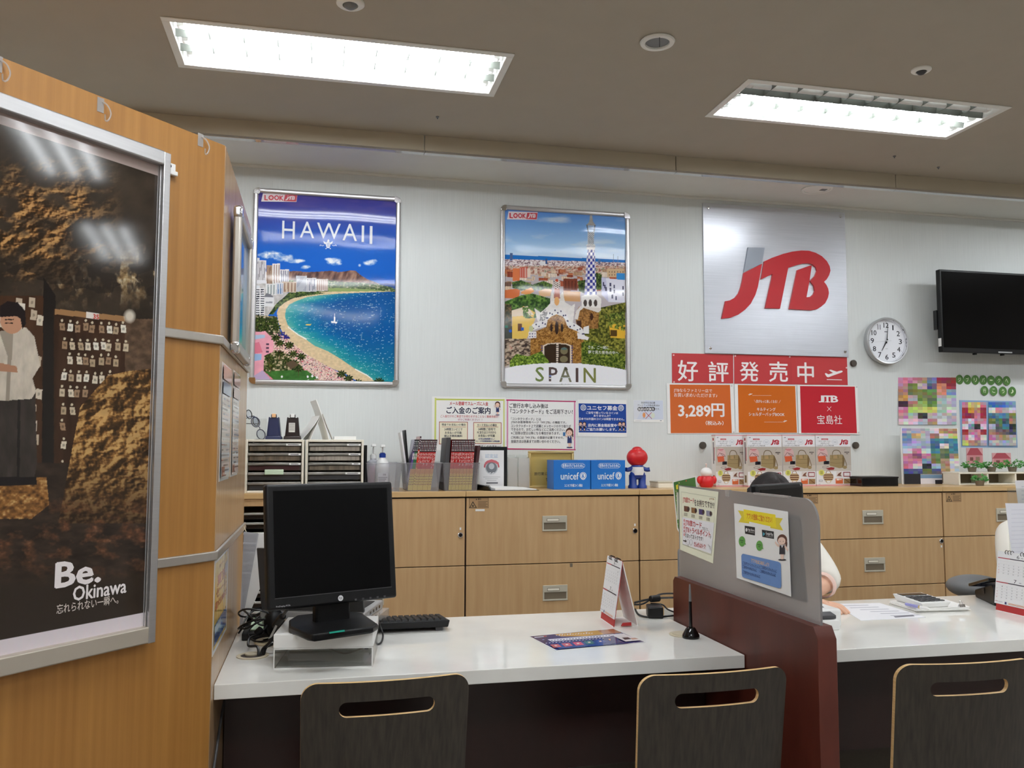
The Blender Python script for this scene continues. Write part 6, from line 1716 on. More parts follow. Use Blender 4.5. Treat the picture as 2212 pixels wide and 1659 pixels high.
# boxed bag sets
def bagbox(p0, p1, Yf, label):
    x0, x1 = at(p0, 1045, Yf)[0], at(p1, 1045, Yf)[0]
    z1 = at((p0 + p1) / 2, 939.5, Yf)[2]
    t = thing('boxed_bag_set', label, 'boxed set', ((x0 + x1) / 2, Yf + .025, ZC), 'boxed bag sets in a row')
    W_, H_ = x1 - x0, z1 - ZC
    m = MB(); m.box(x0, x1, Yf, Yf + .05, ZC, z1); m.build('carton', 'white_plastic', t, bevel=.0008)
    P = Print(Plane((x0, Yf, ZC), XU, XR), mp=lambda x, y: ((x - 1568) / 502 * W_, H_ - (y - 60) / 740 * H_), base=.0002)
    PKK = (222, 160, 164)
    P.rect(1568, 60, 2070, 800, (236, 236, 240)); P.rect(1568, 60, 2070, 74, PKK); P.rect(1568, 780, 2070, 800, PKK)
    P.rect(1652, 112, 1748, 134, (190, 70, 84)); P.text('完全数量限定', 1662, 116, 1738, 130, (236, 220, 222))
    P.text('＼旅がもっと楽しくなる！／', 1598, 142, 1806, 162, (80, 70, 70)); P.text('キルティング', 1642, 170, 1764, 196, (50, 44, 44), .01); P.text('ショルダーバッグBOOK', 1580, 201, 1830, 226, (50, 44, 44), .01)
    P.disc(1846, 165, 42, 36, (180, 190, 206)); P.disc(1846, 165, 39, 33, (236, 236, 240)); P.rect(1822, 158, 1870, 162, (150, 160, 176)); P.rect(1826, 170, 1866, 174, (150, 160, 176))
    logo_print(P, 1910, 126, 2036, 208, (176, 36, 52))
    P.poly([(1582, 100), (1618, 92), (1612, 104)], (60, 70, 90))
    P.rect(1568, 230, 2070, 585, (190, 180, 170)); P.rect(1568, 500, 2070, 585, (202, 194, 186))
    P.disc(1662, 330, 74, 84, (216, 180, 180)); P.rect(1606, 266, 1700, 274, (200, 90, 100)); P.rect(1628, 282, 1684, 288, (200, 90, 100))
    P.poly([(1590, 370), (1702, 364), (1714, 438), (1604, 452)], (206, 98, 66)); P.line([(1594, 368), (1630, 318), (1680, 330), (1720, 352), (1726, 372), (1690, 360), (1650, 330)], .0022, (96, 70, 56))
    P.poly([(1676, 446), (1700, 438), (1756, 440), (1756, 484), (1676, 488)], (44, 42, 50)); P.disc(1722, 464, 18, 18, (26, 26, 32))
    P.line([(1652, 524), (1690, 512), (1745, 520), (1700, 540), (1660, 536), (1652, 524)], .0014, (60, 40, 44)); P.poly([(1702, 548), (1780, 528), (1830, 536), (1818, 566), (1748, 572)], (150, 54, 56))
    KH, KD = (158, 138, 100), (120, 100, 68)
    P.line([(1800, 348), (1808, 310), (1830, 284), (1862, 280), (1894, 288), (1916, 312), (1928, 346)], .0038, (110, 92, 66))
    P.poly([(1766, 352), (1950, 346), (1964, 372), (1976, 440), (1960, 534), (1900, 545), (1760, 508)], KH); P.poly([(1950, 346), (1964, 372), (1976, 440), (1960, 534), (1940, 538), (1944, 400)], KD)
    for y in (400, 455): P.line([(1762, y + 8), (1850, y + 16), (1944, y + 12)], .0016, KD)
    P.rect(1822, 365, 1868, 402, (176, 146, 106)); P.line([(1800, 350), (1798, 400)], .003, KD); P.line([(1880, 348), (1884, 400)], .003, KD)
    P.line([(1955, 360), (1984, 430), (2004, 500), (1990, 548)], .004, KD); P.disc(1976, 530, 32, 24, KH)
    P.line([(1972, 285), (1992, 262)], .0008, (90, 86, 84)); P.rect(1975, 304, 2046, 318, (110, 100, 96)); P.rect(2000, 328, 2028, 338, (110, 100, 96))
    P.disc(1640, 606, 42, 42, (222, 220, 120))
    for k in range(3): P.rect(1620, 584 + 18 * k, 1660, 592 + 18 * k, (110, 110, 60))
    P.disc(1736, 606, 36, 28, (160, 130, 100)); P.disc(1736, 606, 26, 20, (236, 236, 240)); P.disc(1736, 736, 36, 24, (206, 184, 150)); P.disc(1736, 738, 26, 16, (236, 236, 240))
    P.poly([(1690, 616), (1782, 616), (1808, 650), (1808, 690), (1784, 726), (1692, 726), (1664, 690), (1664, 650)], (200, 176, 140))
    for k in range(3): P.poly([(1672, 636 + 30 * k), (1802, 636 + 30 * k), (1806, 650 + 30 * k), (1668, 650 + 30 * k)] if k < 2 else [(1672, 696), (1800, 696), (1790, 710), (1680, 710)], (96, 56, 40))
    P.rect(1852, 592, 1938, 664, (226, 218, 214)); P.poly([(1858, 655), (1880, 622), (1926, 596), (1910, 640), (1930, 660)], (120, 80, 66)); P.rect(1952, 598, 2052, 666, (140, 50, 56)); P.rect(1962, 610, 2042, 656, (228, 222, 224))
    P.rect(1838, 694, 1942, 768, (206, 104, 64)); P.rect(1850, 698, 1890, 720, (236, 226, 216)); P.rect(1892, 700, 1926, 716, (226, 206, 196)); P.rect(1956, 696, 2056, 768, (150, 120, 84)); P.line([(1966, 700), (2050, 764)], .004, (110, 76, 54))
    P.rect(1598, 712, 1650, 736, (140, 140, 160)); P.rect(1602, 716, 1646, 732, (236, 236, 240)); P.rect(1592, 768, 1620, 773, (170, 170, 176))
    P.build('cover_print', 'print_gloss', t, flat=True)
    P = Print(Plane((x0, Yf + .05, ZC), (0, -1, 0), XR), mp=lambda x, y: (x * .05, H_ - y * H_), base=.0002)
    P.rect(0, 0, 1, .02, PKK); P.rect(0, .97, 1, 1, PKK); P.rect(.3, .06, .6, .11, (176, 36, 52)); P.rect(.35, .14, .6, .56, (140, 136, 140)); P.rect(.62, .24, .74, .5, (190, 60, 76)); P.rect(.3, .78, .7, .92, KD)
    P.build('spine_print', 'print_gloss', t, flat=True)
bagbox(1547, 1611, 4.37, 'boxed bag set at the left end, partly covered by its neighbour')
bagbox(1616, 1690, 4.315, 'boxed bag set behind the dark-haired clerk, second from the left')
bagbox(1692.5, 1762.5, 4.36, 'boxed bag set behind the black customer monitor, second from the right')
bagbox(1764, 1839.5, 4.36, 'boxed bag set at the right end, fully visible')
# right end of the cabinets
a, b = at(1862, 1050, 4.25), at(1941, 1050, 4.25)
t = thing('storage_box', 'flat black box on the cabinet below the wall clock', 'box', ((a[0] + b[0]) / 2, 4.32, ZC))
m = MB(); m.box(a[0], b[0], 4.25, 4.42, ZC, ZC + .05); m.build('tray', 'black_gloss', t, bevel=.003)
m = MB(); m.box(a[0] - .002, b[0] + .002, 4.248, 4.422, ZC + .045, ZC + .054); m.build('lid', 'black_plastic', t, bevel=.002)
PS = Plane((0, 4.5, 0), XU, XR)
u0, v1 = PS.px(1944, 924); u1 = PS.px(2068, 924)[0]
sheet('standing_panel', PS, [(0, 0), (1, 0), (1, 1), (0, 1)], lambda P: (quilt(P, .02, .01, .98, .82, [[LV_, LV_, GY, WT, TN, TN], [BL, (210, 180, 130), LV_, TN, WT, YE], [BL, LV_, LV_, TL_, TL_, TL_], [LV_, LV_, (150, 160, 190), (60, 110, 150), WT, TL_], [WT, PK, WT, TL_, GN, TL_], [PK, (140, 90, 120), PK, GN, (80, 110, 70), TN], [PK, PK, BL, GN, TN, WT], [PK, WT, BK, LV_, TN, WT], [(60, 90, 150), (70, 90, 150), GN, (100, 80, 140), TN, WT]], 15), P.rect(.02, .82, .3, 1, (26, 26, 34)), P.rect(.3, .84, .98, .9, BL), P.rect(.3, .9, .98, 1, WT), P.rect(.55, .93, .8, 1, BK)), 'print_paper', 'standing panel of coloured patches on the cabinet, right of the black box', 'panel', thick=.006, mp=lambda x, y: (u0 + x * (u1 - u0), ZC + .0005 + (1 - y) * (v1 - ZC)), base=0)
mat('shelf_white', (232, 228, 214), .5)
a, b = at(2072, 1046, 4.3), 4.25
t = thing('small_shelf', 'low white shelf with dark compartments at the right end of the cabinets', 'shelf', ((a[0] + b) / 2, 4.36, ZC))
zt = at(2140, 1020, 4.3)[2]
m = MB(); m.box(a[0], b, 4.3, 4.44, zt - .01, zt); m.build('top_board', 'shelf_white', t, bevel=.002)
m = MB(); m.box(a[0], b, 4.3, 4.44, ZC, ZC + .008); m.build('bottom_board', 'shelf_white', t, bevel=.002)
m = MB(); m.box(a[0], b, 4.43, 4.438, ZC + .008, zt - .01); m.build('back_board', 'handle_pocket', t)
for k in range(4):
    x = a[0] + (b - .012 - a[0]) * k / 3
    m = MB(); m.box(x, x + .012, 4.302, 4.43, ZC + .008, zt - .01); m.build('divider', 'shelf_white', t, bevel=.001)
def bush(x, y, z, r, h, label, n, seed):
    q = random.Random(seed)
    t = thing('leafy_plant', label, 'plant', (x, y, z), 'small leafy plants on the white shelf')
    m = MB(); m.lathe([(.02, 0), (.026, .03), (.022, .03), (0, .028)], (x, y, z), seg=16); m.build('pot', 'handle_pocket', t)
    m = MB()
    for k in range(n):
        a_, e = q.uniform(0, 6.28), q.uniform(.1, 1)
        rr_ = r * math.sqrt(q.random())
        p = Vector((x + rr_ * math.cos(a_) * 1.3, y + rr_ * math.sin(a_) * .6, z + .02 + h * e * (1 - .5 * rr_ / r)))
        d = Vector((math.cos(a_), math.sin(a_), q.uniform(-.4, .9))).normalized() * q.uniform(.014, .024)
        s = d.orthogonal().normalized() * .006
        m.add([p, p + d * .5 + s, p + d, p + d * .5 - s], [(0, 1, 2, 3)])
    m.build('leaves', 'leaf', t, flat=True)
    m = MB()
    for k in range(5): m.tube([(x, y, z + .02), (x + q.uniform(-r, r), y + q.uniform(-.02, .02), z + h * q.uniform(.5, .9))], .0012, 5)
    m.build('stems', 'leaf', t)
bush(at(2105, 1010, 4.33)[0], 4.35, zt, .05, .05, 'leafy green plant on the left part of the white shelf', 110, 1)
bush(at(2150, 1010, 4.33)[0], 4.36, zt, .05, .045, 'leafy green plant on the white shelf, middle of the three', 110, 2)
bush(at(2195, 1005, 4.33)[0], 4.36, zt, .06, .065, 'leafy green plant on the white shelf at the right picture edge', 130, 3)
bush(at(2122, 1040, 4.2)[0], 4.22, ZC, .03, .05, 'small leafy green plant on the cabinet in front of the white shelf', 60, 4)
for (x, y, w, h, lab) in ((2105, 985, .12, .1, 'pink paper house shape on the wall behind the left plant'), (2163, 992, .14, .08, 'pink paper house shape on the wall behind the right plants')):
    a, b = WALL.px(x, y)
    sheet('paper_house', WALL, [(0, 0), (1, 0), (1, 1), (0, 1)], lambda P: (P.poly([(.0, .45), (.25, 0), (.7, 0), (1, .45)], (170, 74, 86)), P.rect(.08, .45, .92, 1, (206, 140, 146)), P.rect(.2, .58, .4, .8, (120, 70, 66)), P.rect(.55, .55, .8, .8, (150, 120, 100))), 'print_paper', lab, 'wall decoration', 'pink paper houses', thick=.002, mp=lambda u_, v_: (a + (u_ - .5) * w, b + (.5 - v_) * h), paper=(214, 160, 164))

# ================================================================== SERVICE DESKS
for (x0, x1, lab) in ((-.2385, 1.172, 'white-topped service desk with the leaning black monitor'), (1.2275, 3.4, 'white-topped service desk right of the wine-red divider')):
    t = thing('service_desk', lab, 'desk', ((x0 + x1) / 2, 2.58, 0), 'white-topped service desks')
    m = MB(); m.box(x0, x1, 2.225, 2.93, ZD - .036, ZD); m.build('worktop', 'quartz', t, bevel=.0015)
    m = MB(); m.box(x0 + .002, x1 - .002, 2.48, 2.5, 0, ZD - .037); m.build('front_panel', 'mahogany_dimmed', t)
    m = MB(); m.box(x0 + .002, x1 - .002, 2.465, 2.48, 0, .1); m.build('kick_board', 'dark_gap', t)
    for a in (x0 + .002, x1 - .022):
        m = MB(); m.box(a, a + .02, 2.5, 2.9, 0, ZD - .037); m.build('side_panel', 'mahogany_dimmed', t)
# wine-red divider and its frosted screen
t = thing('desk_divider', 'wine-red divider wall between the two white desks', 'divider', (1.2, 2.3, 0))
m = MB()
m.prism([(1.866, 0), (2.722, 0), (2.722, .857), (2.707, .8715), (1.884, .8715), (1.866, .843)], (1.1745, 0, 0), (0, 1, 0), XR, (1, 0, 0), 0, .0515)
m.build('panel', 'mahogany', t, bevel=.0012)
t = thing('desk_screen', 'frosted acrylic screen with a rounded corner standing on the wine-red divider', 'desk screen', (1.2, 2.3, .8715))
pts = [(2.718, .872), (2.72, 1.176)] + [(1.888 + .06 - .06 * math.sin(R(a)), 1.116 + .06 * math.cos(R(a))) for a in range(0, 91, 10)] + [(1.887, .872)]
m = MB(); m.prism(pts, (1.197, 0, 0), (0, 1, 0), XR, (1, 0, 0), 0, .006); m.build('panel', 'frosted_acrylic', t, flat=True)
for a, b, h in ((2.02, 2.2, .004), (2.35, 2.372, .018)):
    m = MB(); m.box(1.1955, 1.2045, a, b, 1.176 - h, 1.1775); m.build('clear_tape', 'clear_film', t)
PAC = Plane((1.1966, 0, 0), (0, -1, 0), XR)
AV = view(1420, 980, 3.95, PAC)
def cardsign(P):
    K, Rr = (60, 48, 44), (184, 40, 44)
    P.line([(208, 325), (500, 375), (466, 868), (220, 775), (208, 325)], .0009, (150, 150, 130))
    P.text('JTB旅カード', 222, 372, 318, 428, Rr, .025); P.text('をお持ちですか!?', 320, 398, 490, 458, K, .02); P.text('JTB', 448, 380, 490, 396, (150, 110, 60), .02)
    for k, x in enumerate((232, 295, 360, 424)):
        y = 448 + k * 13
        P.rect(x, y, x + 40, y + 46, [(110, 70, 52), (140, 100, 60), (70, 56, 110), (150, 150, 170)][k]); P.disc(x + 38, y + 24, 10, 20, (60, 40, 40))
        for j in range(3): P.rect(x, y + 60 + j * 9, x + 30, y + 64 + j * 9, (120, 110, 100))
    P.poly([(218, 540), (492, 590), (466, 855), (222, 770)], (240, 240, 244))
    for j in range(5): P.disc(236, 570 + 30 * j, 7, 13, (214, 150, 150))
    P.text('JTB旅カード', 246, 572, 384, 632, Rr, .025); P.text('で支払うと、', 388, 628, 445, 656, K); P.text('JTBトラベルポイント', 246, 640, 460, 702, Rr, .025); P.text('が', 456, 700, 468, 724, K)
    P.text('たまっておトクです！', 246, 694, 396, 730, K, .015)
    P.poly([(228, 736), (246, 740), (246, 730), (258, 746), (244, 758), (244, 750), (228, 746)], K)
    for x in (270, 295): P.disc(x, 756, 11, 26, (150, 150, 150)); P.disc(x, 756, 9.5, 24, (240, 240, 244))
    P.text('だんぜんおトク！', 322, 762, 420, 802, Rr, .025)
    for k in range(3): P.line([(440 + 8 * k, 775 + 14 * k), (466, 800 + 14 * k)], .0012, (120, 116, 110))
sheet('notice', PAC, [(190, 276), (525, 326), (478, 936), (198, 820)], cardsign, 'print_paper', 'cream card notice at the back end of the frosted screen', 'notice', mp=AV, paper=(238, 238, 214))
def appsign(P):
    Y1, Y2, K = (240, 220, 40), (226, 206, 60), (30, 28, 30)
    P.poly([(692, 484), (740, 490), (745, 570), (788, 580), (788, 596), (697, 584), (722, 538)], Y2); P.poly([(1014, 545), (1075, 552), (1048, 600), (1078, 656), (968, 634), (970, 618), (1018, 630)], Y2)
    P.poly([(740, 474), (1012, 520), (1020, 632), (745, 570)], Y1)
    P.text('アプリの登録にご協力ください！', 768, 522, 984, 574, (196, 60, 30), .02)
    P.poly([(750, 614), (838, 628), (838, 698), (753, 682)], K); P.text('App Store', 778, 640, 832, 666, (230, 230, 230), .02); P.disc(766, 650, 8, 16, (230, 230, 230)); P.rect(780, 668, 832, 674, (150, 150, 150))
    P.poly([(897, 648), (999, 664), (1001, 728), (901, 709)], K); P.text('Google Play', 932, 672, 992, 702, (230, 230, 230), .02); P.poly([(906, 668), (926, 684), (907, 704)], (70, 160, 180)); P.rect(932, 704, 990, 709, (150, 150, 150))
    for x, y in ((728, 748), (877, 785)):
        P.disc(x, y, 28, 44, (96, 158, 72)); P.poly([(x + 14, y + 24), (x + 36, y + 28), (x + 20, y + 4)], (96, 158, 72))
        P.rect(x - 18, y - 12, x + 14, y - 4, (50, 90, 40)); P.rect(x - 10, y + 4, x + 8, y + 11, (50, 90, 40))
    lady(P, 1072, 690, 222, 1, False, ((92, 52, 38), (236, 206, 190), (40, 36, 44)))
    P.poly([(740, 854), (1040, 922), (1056, 932), (1062, 948), (1066, 1130), (1058, 1146), (1042, 1148), (748, 1058), (732, 1048), (728, 1030), (724, 872), (730, 858)], (104, 142, 200))
    P.text('アプリをはじめましょう！', 810, 912, 962, 946, (240, 190, 90), .02)
    for a, b, y in ((735, 888, 950), (893, 1026, 985), (736, 856, 978), (884, 1020, 1018), (738, 888, 1028)):
        P.text('ご自宅からかんたんに', a, y - 14, b, y + 14, (60, 80, 130), .02)
sheet('notice', PAC, [(657, 422), (1118, 495), (1146, 1220), (682, 1060)], appsign, 'print_paper', 'white app notice with a yellow ribbon on the front of the frosted screen', 'notice', mp=AV)
PAD = Plane((1.2045, 0, 0), (0, 1, 0), XR)
sheet('notice', PAD, [(700, 470), (1235, 525), (1290, 1275), (790, 1125)], lambda P: [P.rect(760, 560 + 90 * k, 1180, 590 + 90 * k, (170, 176, 190)) for k in range(6)], 'print_paper', 'pale notice behind the frosted screen, its edge showing past the app notice', 'notice', mp=view(1420, 980, 3.95, PAD))
PAG = Plane((1.2075, 0, 0), (0, -1, 0), XR)
def greensign(P):
    P.poly([(142, 244), (326, 200), (336, 300), (205, 690), (178, 630)], (64, 120, 60))
    P.poly([(162, 268), (182, 262), (186, 300), (166, 306)], (226, 216, 60)); P.rect(168, 330, 186, 560, (200, 206, 190)); P.disc(190, 250, 5, 5, (236, 226, 120)); P.disc(250, 232, 5, 5, (206, 90, 70))
    for k in range(8): P.disc(164 + 2 * k, 320 + 40 * k, 4, 6, (190, 206, 150))
sheet('flyer', PAG, [(133, 236), (334, 188), (346, 300), (208, 705), (172, 645)], greensign, 'print_gloss', 'green-printed flyer sticking out behind the back end of the frosted screen', 'flyer', mp=view(1420, 980, 3.95, PAG))

# ================================================================== MONITORS
def monitor(name, label, B0, yaw, tilt, W_, H_, zbase, group, basepx=None, front=True):
    U = np.array([math.cos(R(yaw)), math.sin(R(yaw)), 0.]); Nn = np.array([math.sin(R(yaw)), -math.cos(R(yaw)), 0.])
    V = np.array([0, 0, math.cos(R(tilt))]) - Nn * math.sin(R(tilt)); N = np.cross(U, V)
    t = thing(name, label, 'monitor', (B0 + U * W_ / 2)[:2].tolist() + [zbase], group)
    O = B0
    m = MB(); m.obox(O, U, V, N, 0, W_, 0, H_, -.026, 0)
    m.build('bezel', 'black_plastic', t, bevel=.007, seg=3)
    m = MB(); m.obox(O, U, V, N, .03, W_ - .03, .045, H_ - .03, -.056, -.026); m.build('back_cover', 'black_plastic', t, bevel=.012, seg=3)
    m = MB(); m.obox(O, U, V, N, .02, W_ - .019, .0315 if front else .02, H_ - .0175, -.001, .0012); m.build('screen', 'screen_off', t)
    m = MB(); m.obox(O, U, V, N, .018, W_ - .017, .0295, .0315, 0, .0016); m.build('screen_edge', 'dark_grey_plastic', t)
    pl = Plane(O, U, V)
    P = Print(pl, mp=lambda x, y: (x, y), base=.0004)
    if front:
        ring = [(W_ * .54 + .0075 * math.cos(R(a)), .0145 + .0075 * math.sin(R(a))) for a in range(0, 360, 15)]
        P.uv(ring, (226, 226, 230))
        v, f = glyphs('hp', 0.01)
        lo, hi = v.min(0), v.max(0); q = (v - lo) / (hi - lo)
        P.uv([(W_ * .54 - .0045 + a * .009 + (b - .5) * .0016, .0095 + b * .01) for a, b in q], (20, 20, 24), f)
        v, f = glyphs('ProDisplay P17A', 0.005)
        lo, hi = v.min(0), v.max(0); q = (v - lo) / (hi - lo)
        P.uv([(.022 + a * .038, .007 + b * .005) for a, b in q], (190, 190, 194), f)
        P.build('badge', 'print_paper', t, flat=True)
        for k in range(5):
            m = MB(); m.obox(O, U, V, N, W_ - .13 + k * .022, W_ - .124 + k * .022, .004, .009, 0, .0008); m.build('button', 'dark_grey_plastic', t)
    else:
        v, f = glyphs('hp', 0.01)
        lo, hi = v.min(0), v.max(0); q = (v - lo) / (hi - lo)
        P.uv([(W_ - .026 + a * .01, H_ - .014 + b * .01) for a, b in q], (200, 200, 204), f)
        P.build('badge', 'print_paper', t, flat=True)
    c = O + U * W_ * .52 - N * .03
    m = MB(); m.obox((c[0], c[1], zbase + .012), U, (0, 0, 1), Nn, -.05, .05, 0, max(.04, c[2] - zbase + .02), -.03, .0); m.build('neck', 'black_plastic', t, bevel=.006)
    if basepx:
        q = [tuple(atz(x, y, zbase + .001)[:2]) for x, y in basepx]
    else:
        q = [tuple((c + U * a - Nn * b)[:2]) for a, b in ((-.11, -.06), (.11, -.06), (.11, .06), (.07, .1), (-.07, .1), (-.11, .06))]
    m = MB(); m.prism(q, (0, 0, zbase), (1, 0, 0), (0, 1, 0), XR, .0003, .018); m.build('base', 'black_plastic', t, bevel=.005)
    return t, O, U, V, N
# clear riser with the white flat unit on it
r0, r1 = atz(590, 1446, ZD), atz(805, 1441, ZD)
uu = (r1 - r0); uw = float(np.hypot(uu[0], uu[1])); uu = uu / uw; vv = np.array([-uu[1], uu[0], 0])
ZR = ZD + .053
t = thing('monitor_riser', 'clear acrylic riser under the white flat unit on the left desk', 'riser', r0 + uu * uw / 2 + vv * .12)
ob = lambda m, a, b, c, d, z0, z1: m.obox((r0[0], r0[1], 0), uu, vv, XR, a, b, c, d, z0, z1)
m = MB(); ob(m, 0, .003, 0, .24, ZD, ZR); m.build('leg', 'clear_film', t)
m = MB(); ob(m, uw - .003, uw, 0, .24, ZD, ZR); m.build('leg', 'clear_film', t)
m = MB(); ob(m, 0, uw, 0, .24, ZR - .003, ZR); m.build('top_plate', 'clear_acrylic', t)
m = MB(); ob(m, .003, uw - .003, 0, .24, ZD, ZD + .003); m.build('bottom_plate', 'clear_acrylic', t)
m = MB()
for a in (0, uw - .003): ob(m, a, a + .003, -.0008, .0004, ZD, ZR)
ob(m, 0, uw, -.0008, .0004, ZR - .003, ZR); ob(m, 0, uw, -.0008, .0004, ZD, ZD + .003); m.build('bright_edge', 'white_plastic', t)
t = thing('flat_unit', 'white flat unit lying on the clear riser below the monitor foot', 'box', r0 + uu * uw / 2 + vv * .12 + np.array([0, 0, .053]))
ZS = ZR + .036
m = MB(); ob(m, -.001, uw + .001, -.001, .23, ZR, ZS); m.build('casing', 'white_plastic', t, bevel=.002)
m = MB(); ob(m, uw - .022, uw - .012, -.0005, .006, ZR - .0065, ZR - .0032); m.build('foot', 'dark_grey_plastic', t)
tm, O, U, V, N = monitor('desk_monitor', 'black monitor standing askew on the left desk', atd(578.6, 1321.5, 2.185), 22.5, 7, .372, .326, ZS, 'black monitors', [(624, 1352), (624, 1366), (663, 1384), (676, 1386), (806, 1367), (817, 1361), (782, 1336), (736, 1331), (640, 1342)])
m = MB(); q = [tuple(atz(x, y, ZS + .018)[:2]) for x, y in ((711, 1366), (744, 1361), (745, 1364.5), (712, 1369))]
m.prism(q, (0, 0, ZS + .018), (1, 0, 0), (0, 1, 0), XR, .0002, .0008); m.build('inventory_label', 'teal_label', tm)
# customer monitor beyond the frosted screen
monitor('desk_monitor', 'black monitor behind the frosted screen, in front of the dark-haired clerk', atd(1643, 1047, 2.66) - np.array([0, 0, .235]), 33.5, 3, .325, .235, ZD, 'black monitors', None, False)
# laptop on its clear stand
LW = .33
la = np.array([math.cos(R(-19)), math.sin(R(-19)), 0]); lb = np.array([-la[1], la[0], 0])
hinge = at(787, 1338, 2.66); ZL = float(hinge[2])
lo_ = hinge - la * LW
t = thing('laptop_stand', 'clear acrylic stand carrying the laptop behind the monitor', 'stand', (lo_[0] + .16, lo_[1] + .1, ZD))
lob = lambda m, a, b, c, d, z0, z1: m.obox((lo_[0], lo_[1], 0), la, lb, XR, a, b, c, d, z0, z1)
m = MB(); lob(m, .0, LW + .02, .02, .22, ZL - .009, ZL - .005); m.build('top_plate', 'clear_film', t)
for a in (.0, LW + .016):
    m = MB(); lob(m, a, a + .004, .02, .22, ZD, ZL - .009); m.build('leg', 'clear_film', t)
t = thing('laptop', 'open silver laptop with a black lid, mostly hidden behind the leaning monitor', 'laptop', (lo_[0] + .16, lo_[1] + .1, ZL - .005))
m = MB(); lob(m, 0, LW, 0, .22, ZL - .005, ZL + .02); b_ = m.build('base', 'silver_plastic', t, bevel=.004)
m = MB(); lob(m, .02, LW - .02, .03, .19, ZL + .02, ZL + .0215); m.build('keyboard', 'black_plastic', t)
for k in range(4):
    m = MB(); lob(m, LW - .0008, LW + .0006, .06 + .035 * k, .076 + .035 * k, ZL + .002, ZL + .011); m.build('port', 'black_gloss', b_)
m = MB(); m.obox((lo_[0], lo_[1], ZL + .02), la, np.array([0, 0, .97]) - lb * .24, np.cross(la, np.array([0, 0, .97]) - lb * .24), .004, LW - .0, 0, .2, -.008, 0); m.build('lid', 'dark_grey_plastic', t, bevel=.003)
# keyboard
t = thing('keyboard', 'black keyboard lying right of the monitor riser', 'keyboard', (.2, 2.8, ZD))
m = MB(); m.hexa([(-.03, 2.715, ZD + .012), (.409, 2.715, ZD + .012), (.413, 2.885, ZD + .0004), (-.03, 2.885, ZD + .0004)], [(-.03, 2.712, ZD + .034), (.414, 2.712, ZD + .034), (.414, 2.888, ZD + .016), (-.03, 2.888, ZD + .016)])
m.build('body', 'black_plastic', t, bevel=.003)
m = MB()
for r_ in range(6):
    for k in range(21):
        x = -.02 + k * .0203; y = 2.725 + r_ * .0265; z = ZD + .034 - (y - 2.712) * .102
        m.hexa([(x, y, z), (x + .0175, y, z), (x + .0175, y + .021, z - .002), (x, y + .021, z - .002)], [(x + .002, y + .003, z + .006), (x + .0155, y + .003, z + .006), (x + .0155, y + .019, z + .0042), (x + .002, y + .019, z + .0042)])
m.build('keys', 'black_plastic', t)
for a in (.01, .37):
    m = MB(); m.box(a, a + .022, 2.722, 2.734, ZD, ZD + .014); m.build('foot', 'dark_grey_plastic', t)

# ================================================================== SMALL DESK THINGS, LEFT DESK
def grommet(c, label, openn):
    t = thing('cable_grommet', label, 'cable grommet', (c[0], c[1], ZD), 'cable grommets in the left desk')
    m = MB(); m.lathe([(.043, 0), (.044, .002), (.04, .0035), (.033, .003), (.032, .0005)], (c[0], c[1], ZD), seg=36); m.build('ring', 'grommet', t)
    if openn:
        m = MB(); m.cyl((c[0], c[1], ZD + .0004), (c[0], c[1], ZD + .0012), .0325, 32); m.build('opening', 'dark_gap', t)
        m = MB(); m.cyl((c[0] - .003, c[1] + .012, ZD + .001), (c[0] - .003, c[1] + .012, ZD + .005), .0185, 28); m.build('cap', 'grommet', t)
    else:
        m = MB(); m.lathe([(.034, 0), (.034, .005), (.03, .006), (0, .0062)], (c[0], c[1], ZD), seg=32); m.build('cap', 'grommet', t)
g0 = atz(546, 1417, ZD)
grommet(g0, 'open cable grommet with black cables, at the left end of the desk', True)
g1 = atz(1476, 1371, ZD)
grommet(g1, 'cream cable grommet cap behind the pen holder', False)
c = atz(588, 1388, ZD)
t = thing('grommet_cover', 'loose cream grommet cover lying left of the riser', 'cover', (c[0], c[1], ZD))
m = MB(); m.lathe([(.05, 0), (.052, .003), (.049, .0075), (.044, .008), (0, .0085)], (c[0], c[1], ZD), seg=36); m.build('disc', 'ivory_plastic', t)
m = MB(); m.lathe([(.03, .0085), (.0295, .0095), (.028, .0095), (.0275, .0085)], (c[0], c[1], ZD), seg=30); m.build('rim', 'grommet', t)
# black box and cable bundle
m = MB(); m.box(-.215, -.115, 2.705, 2.87, ZD, ZD + .022); tag(m.build('network_box', 'black_plastic', bevel=.003), 'flat black box under the cable tangle at the left end of the desk', 'box')
m = MB(); m.hexa([(-.195, 2.74, ZD + .022), (-.125, 2.74, ZD + .022), (-.125, 2.85, ZD + .022), (-.195, 2.85, ZD + .022)], [(-.195, 2.74, ZD + .026), (-.125, 2.74, ZD + .026), (-.125, 2.85, ZD + .04), (-.195, 2.85, ZD + .04)])
tag(m.build('card_stack', 'green_card', bevel=.001), 'pale green stack of cards on the flat black box', 'cards')
def cable(name, pts, r, label, cat='cable', group=None, mt_='cable_black', extra=None):
    t = thing(name, label, cat, pts[0], group)
    m = MB(); m.tube(pts, r, 8, 6); m.build('cord', mt_, t)
    if extra: extra(t)
    return t
def Dk(x, y, Y): return at(x, y, Y)
bk = O + U * .1 - N * .06
def ferr(t):
    m = MB(); m.cyl(Dk(594, 1352, 2.52), Dk(611, 1330, 2.47), .0105, 14); m.build('ferrite_core', 'black_plastic', t, bevel=.003)
    m = MB(); m.obox(Dk(583, 1378, 2.5), (Dk(597, 1350, 2.5) - Dk(583, 1378, 2.5)) / np.linalg.norm(Dk(597, 1350, 2.5) - Dk(583, 1378, 2.5)), (.8, 0, .5), (.3, -.9, .2), 0, .042, -.006, .006, .004, .005); m.build('cable_label', 'silver_plastic', t)
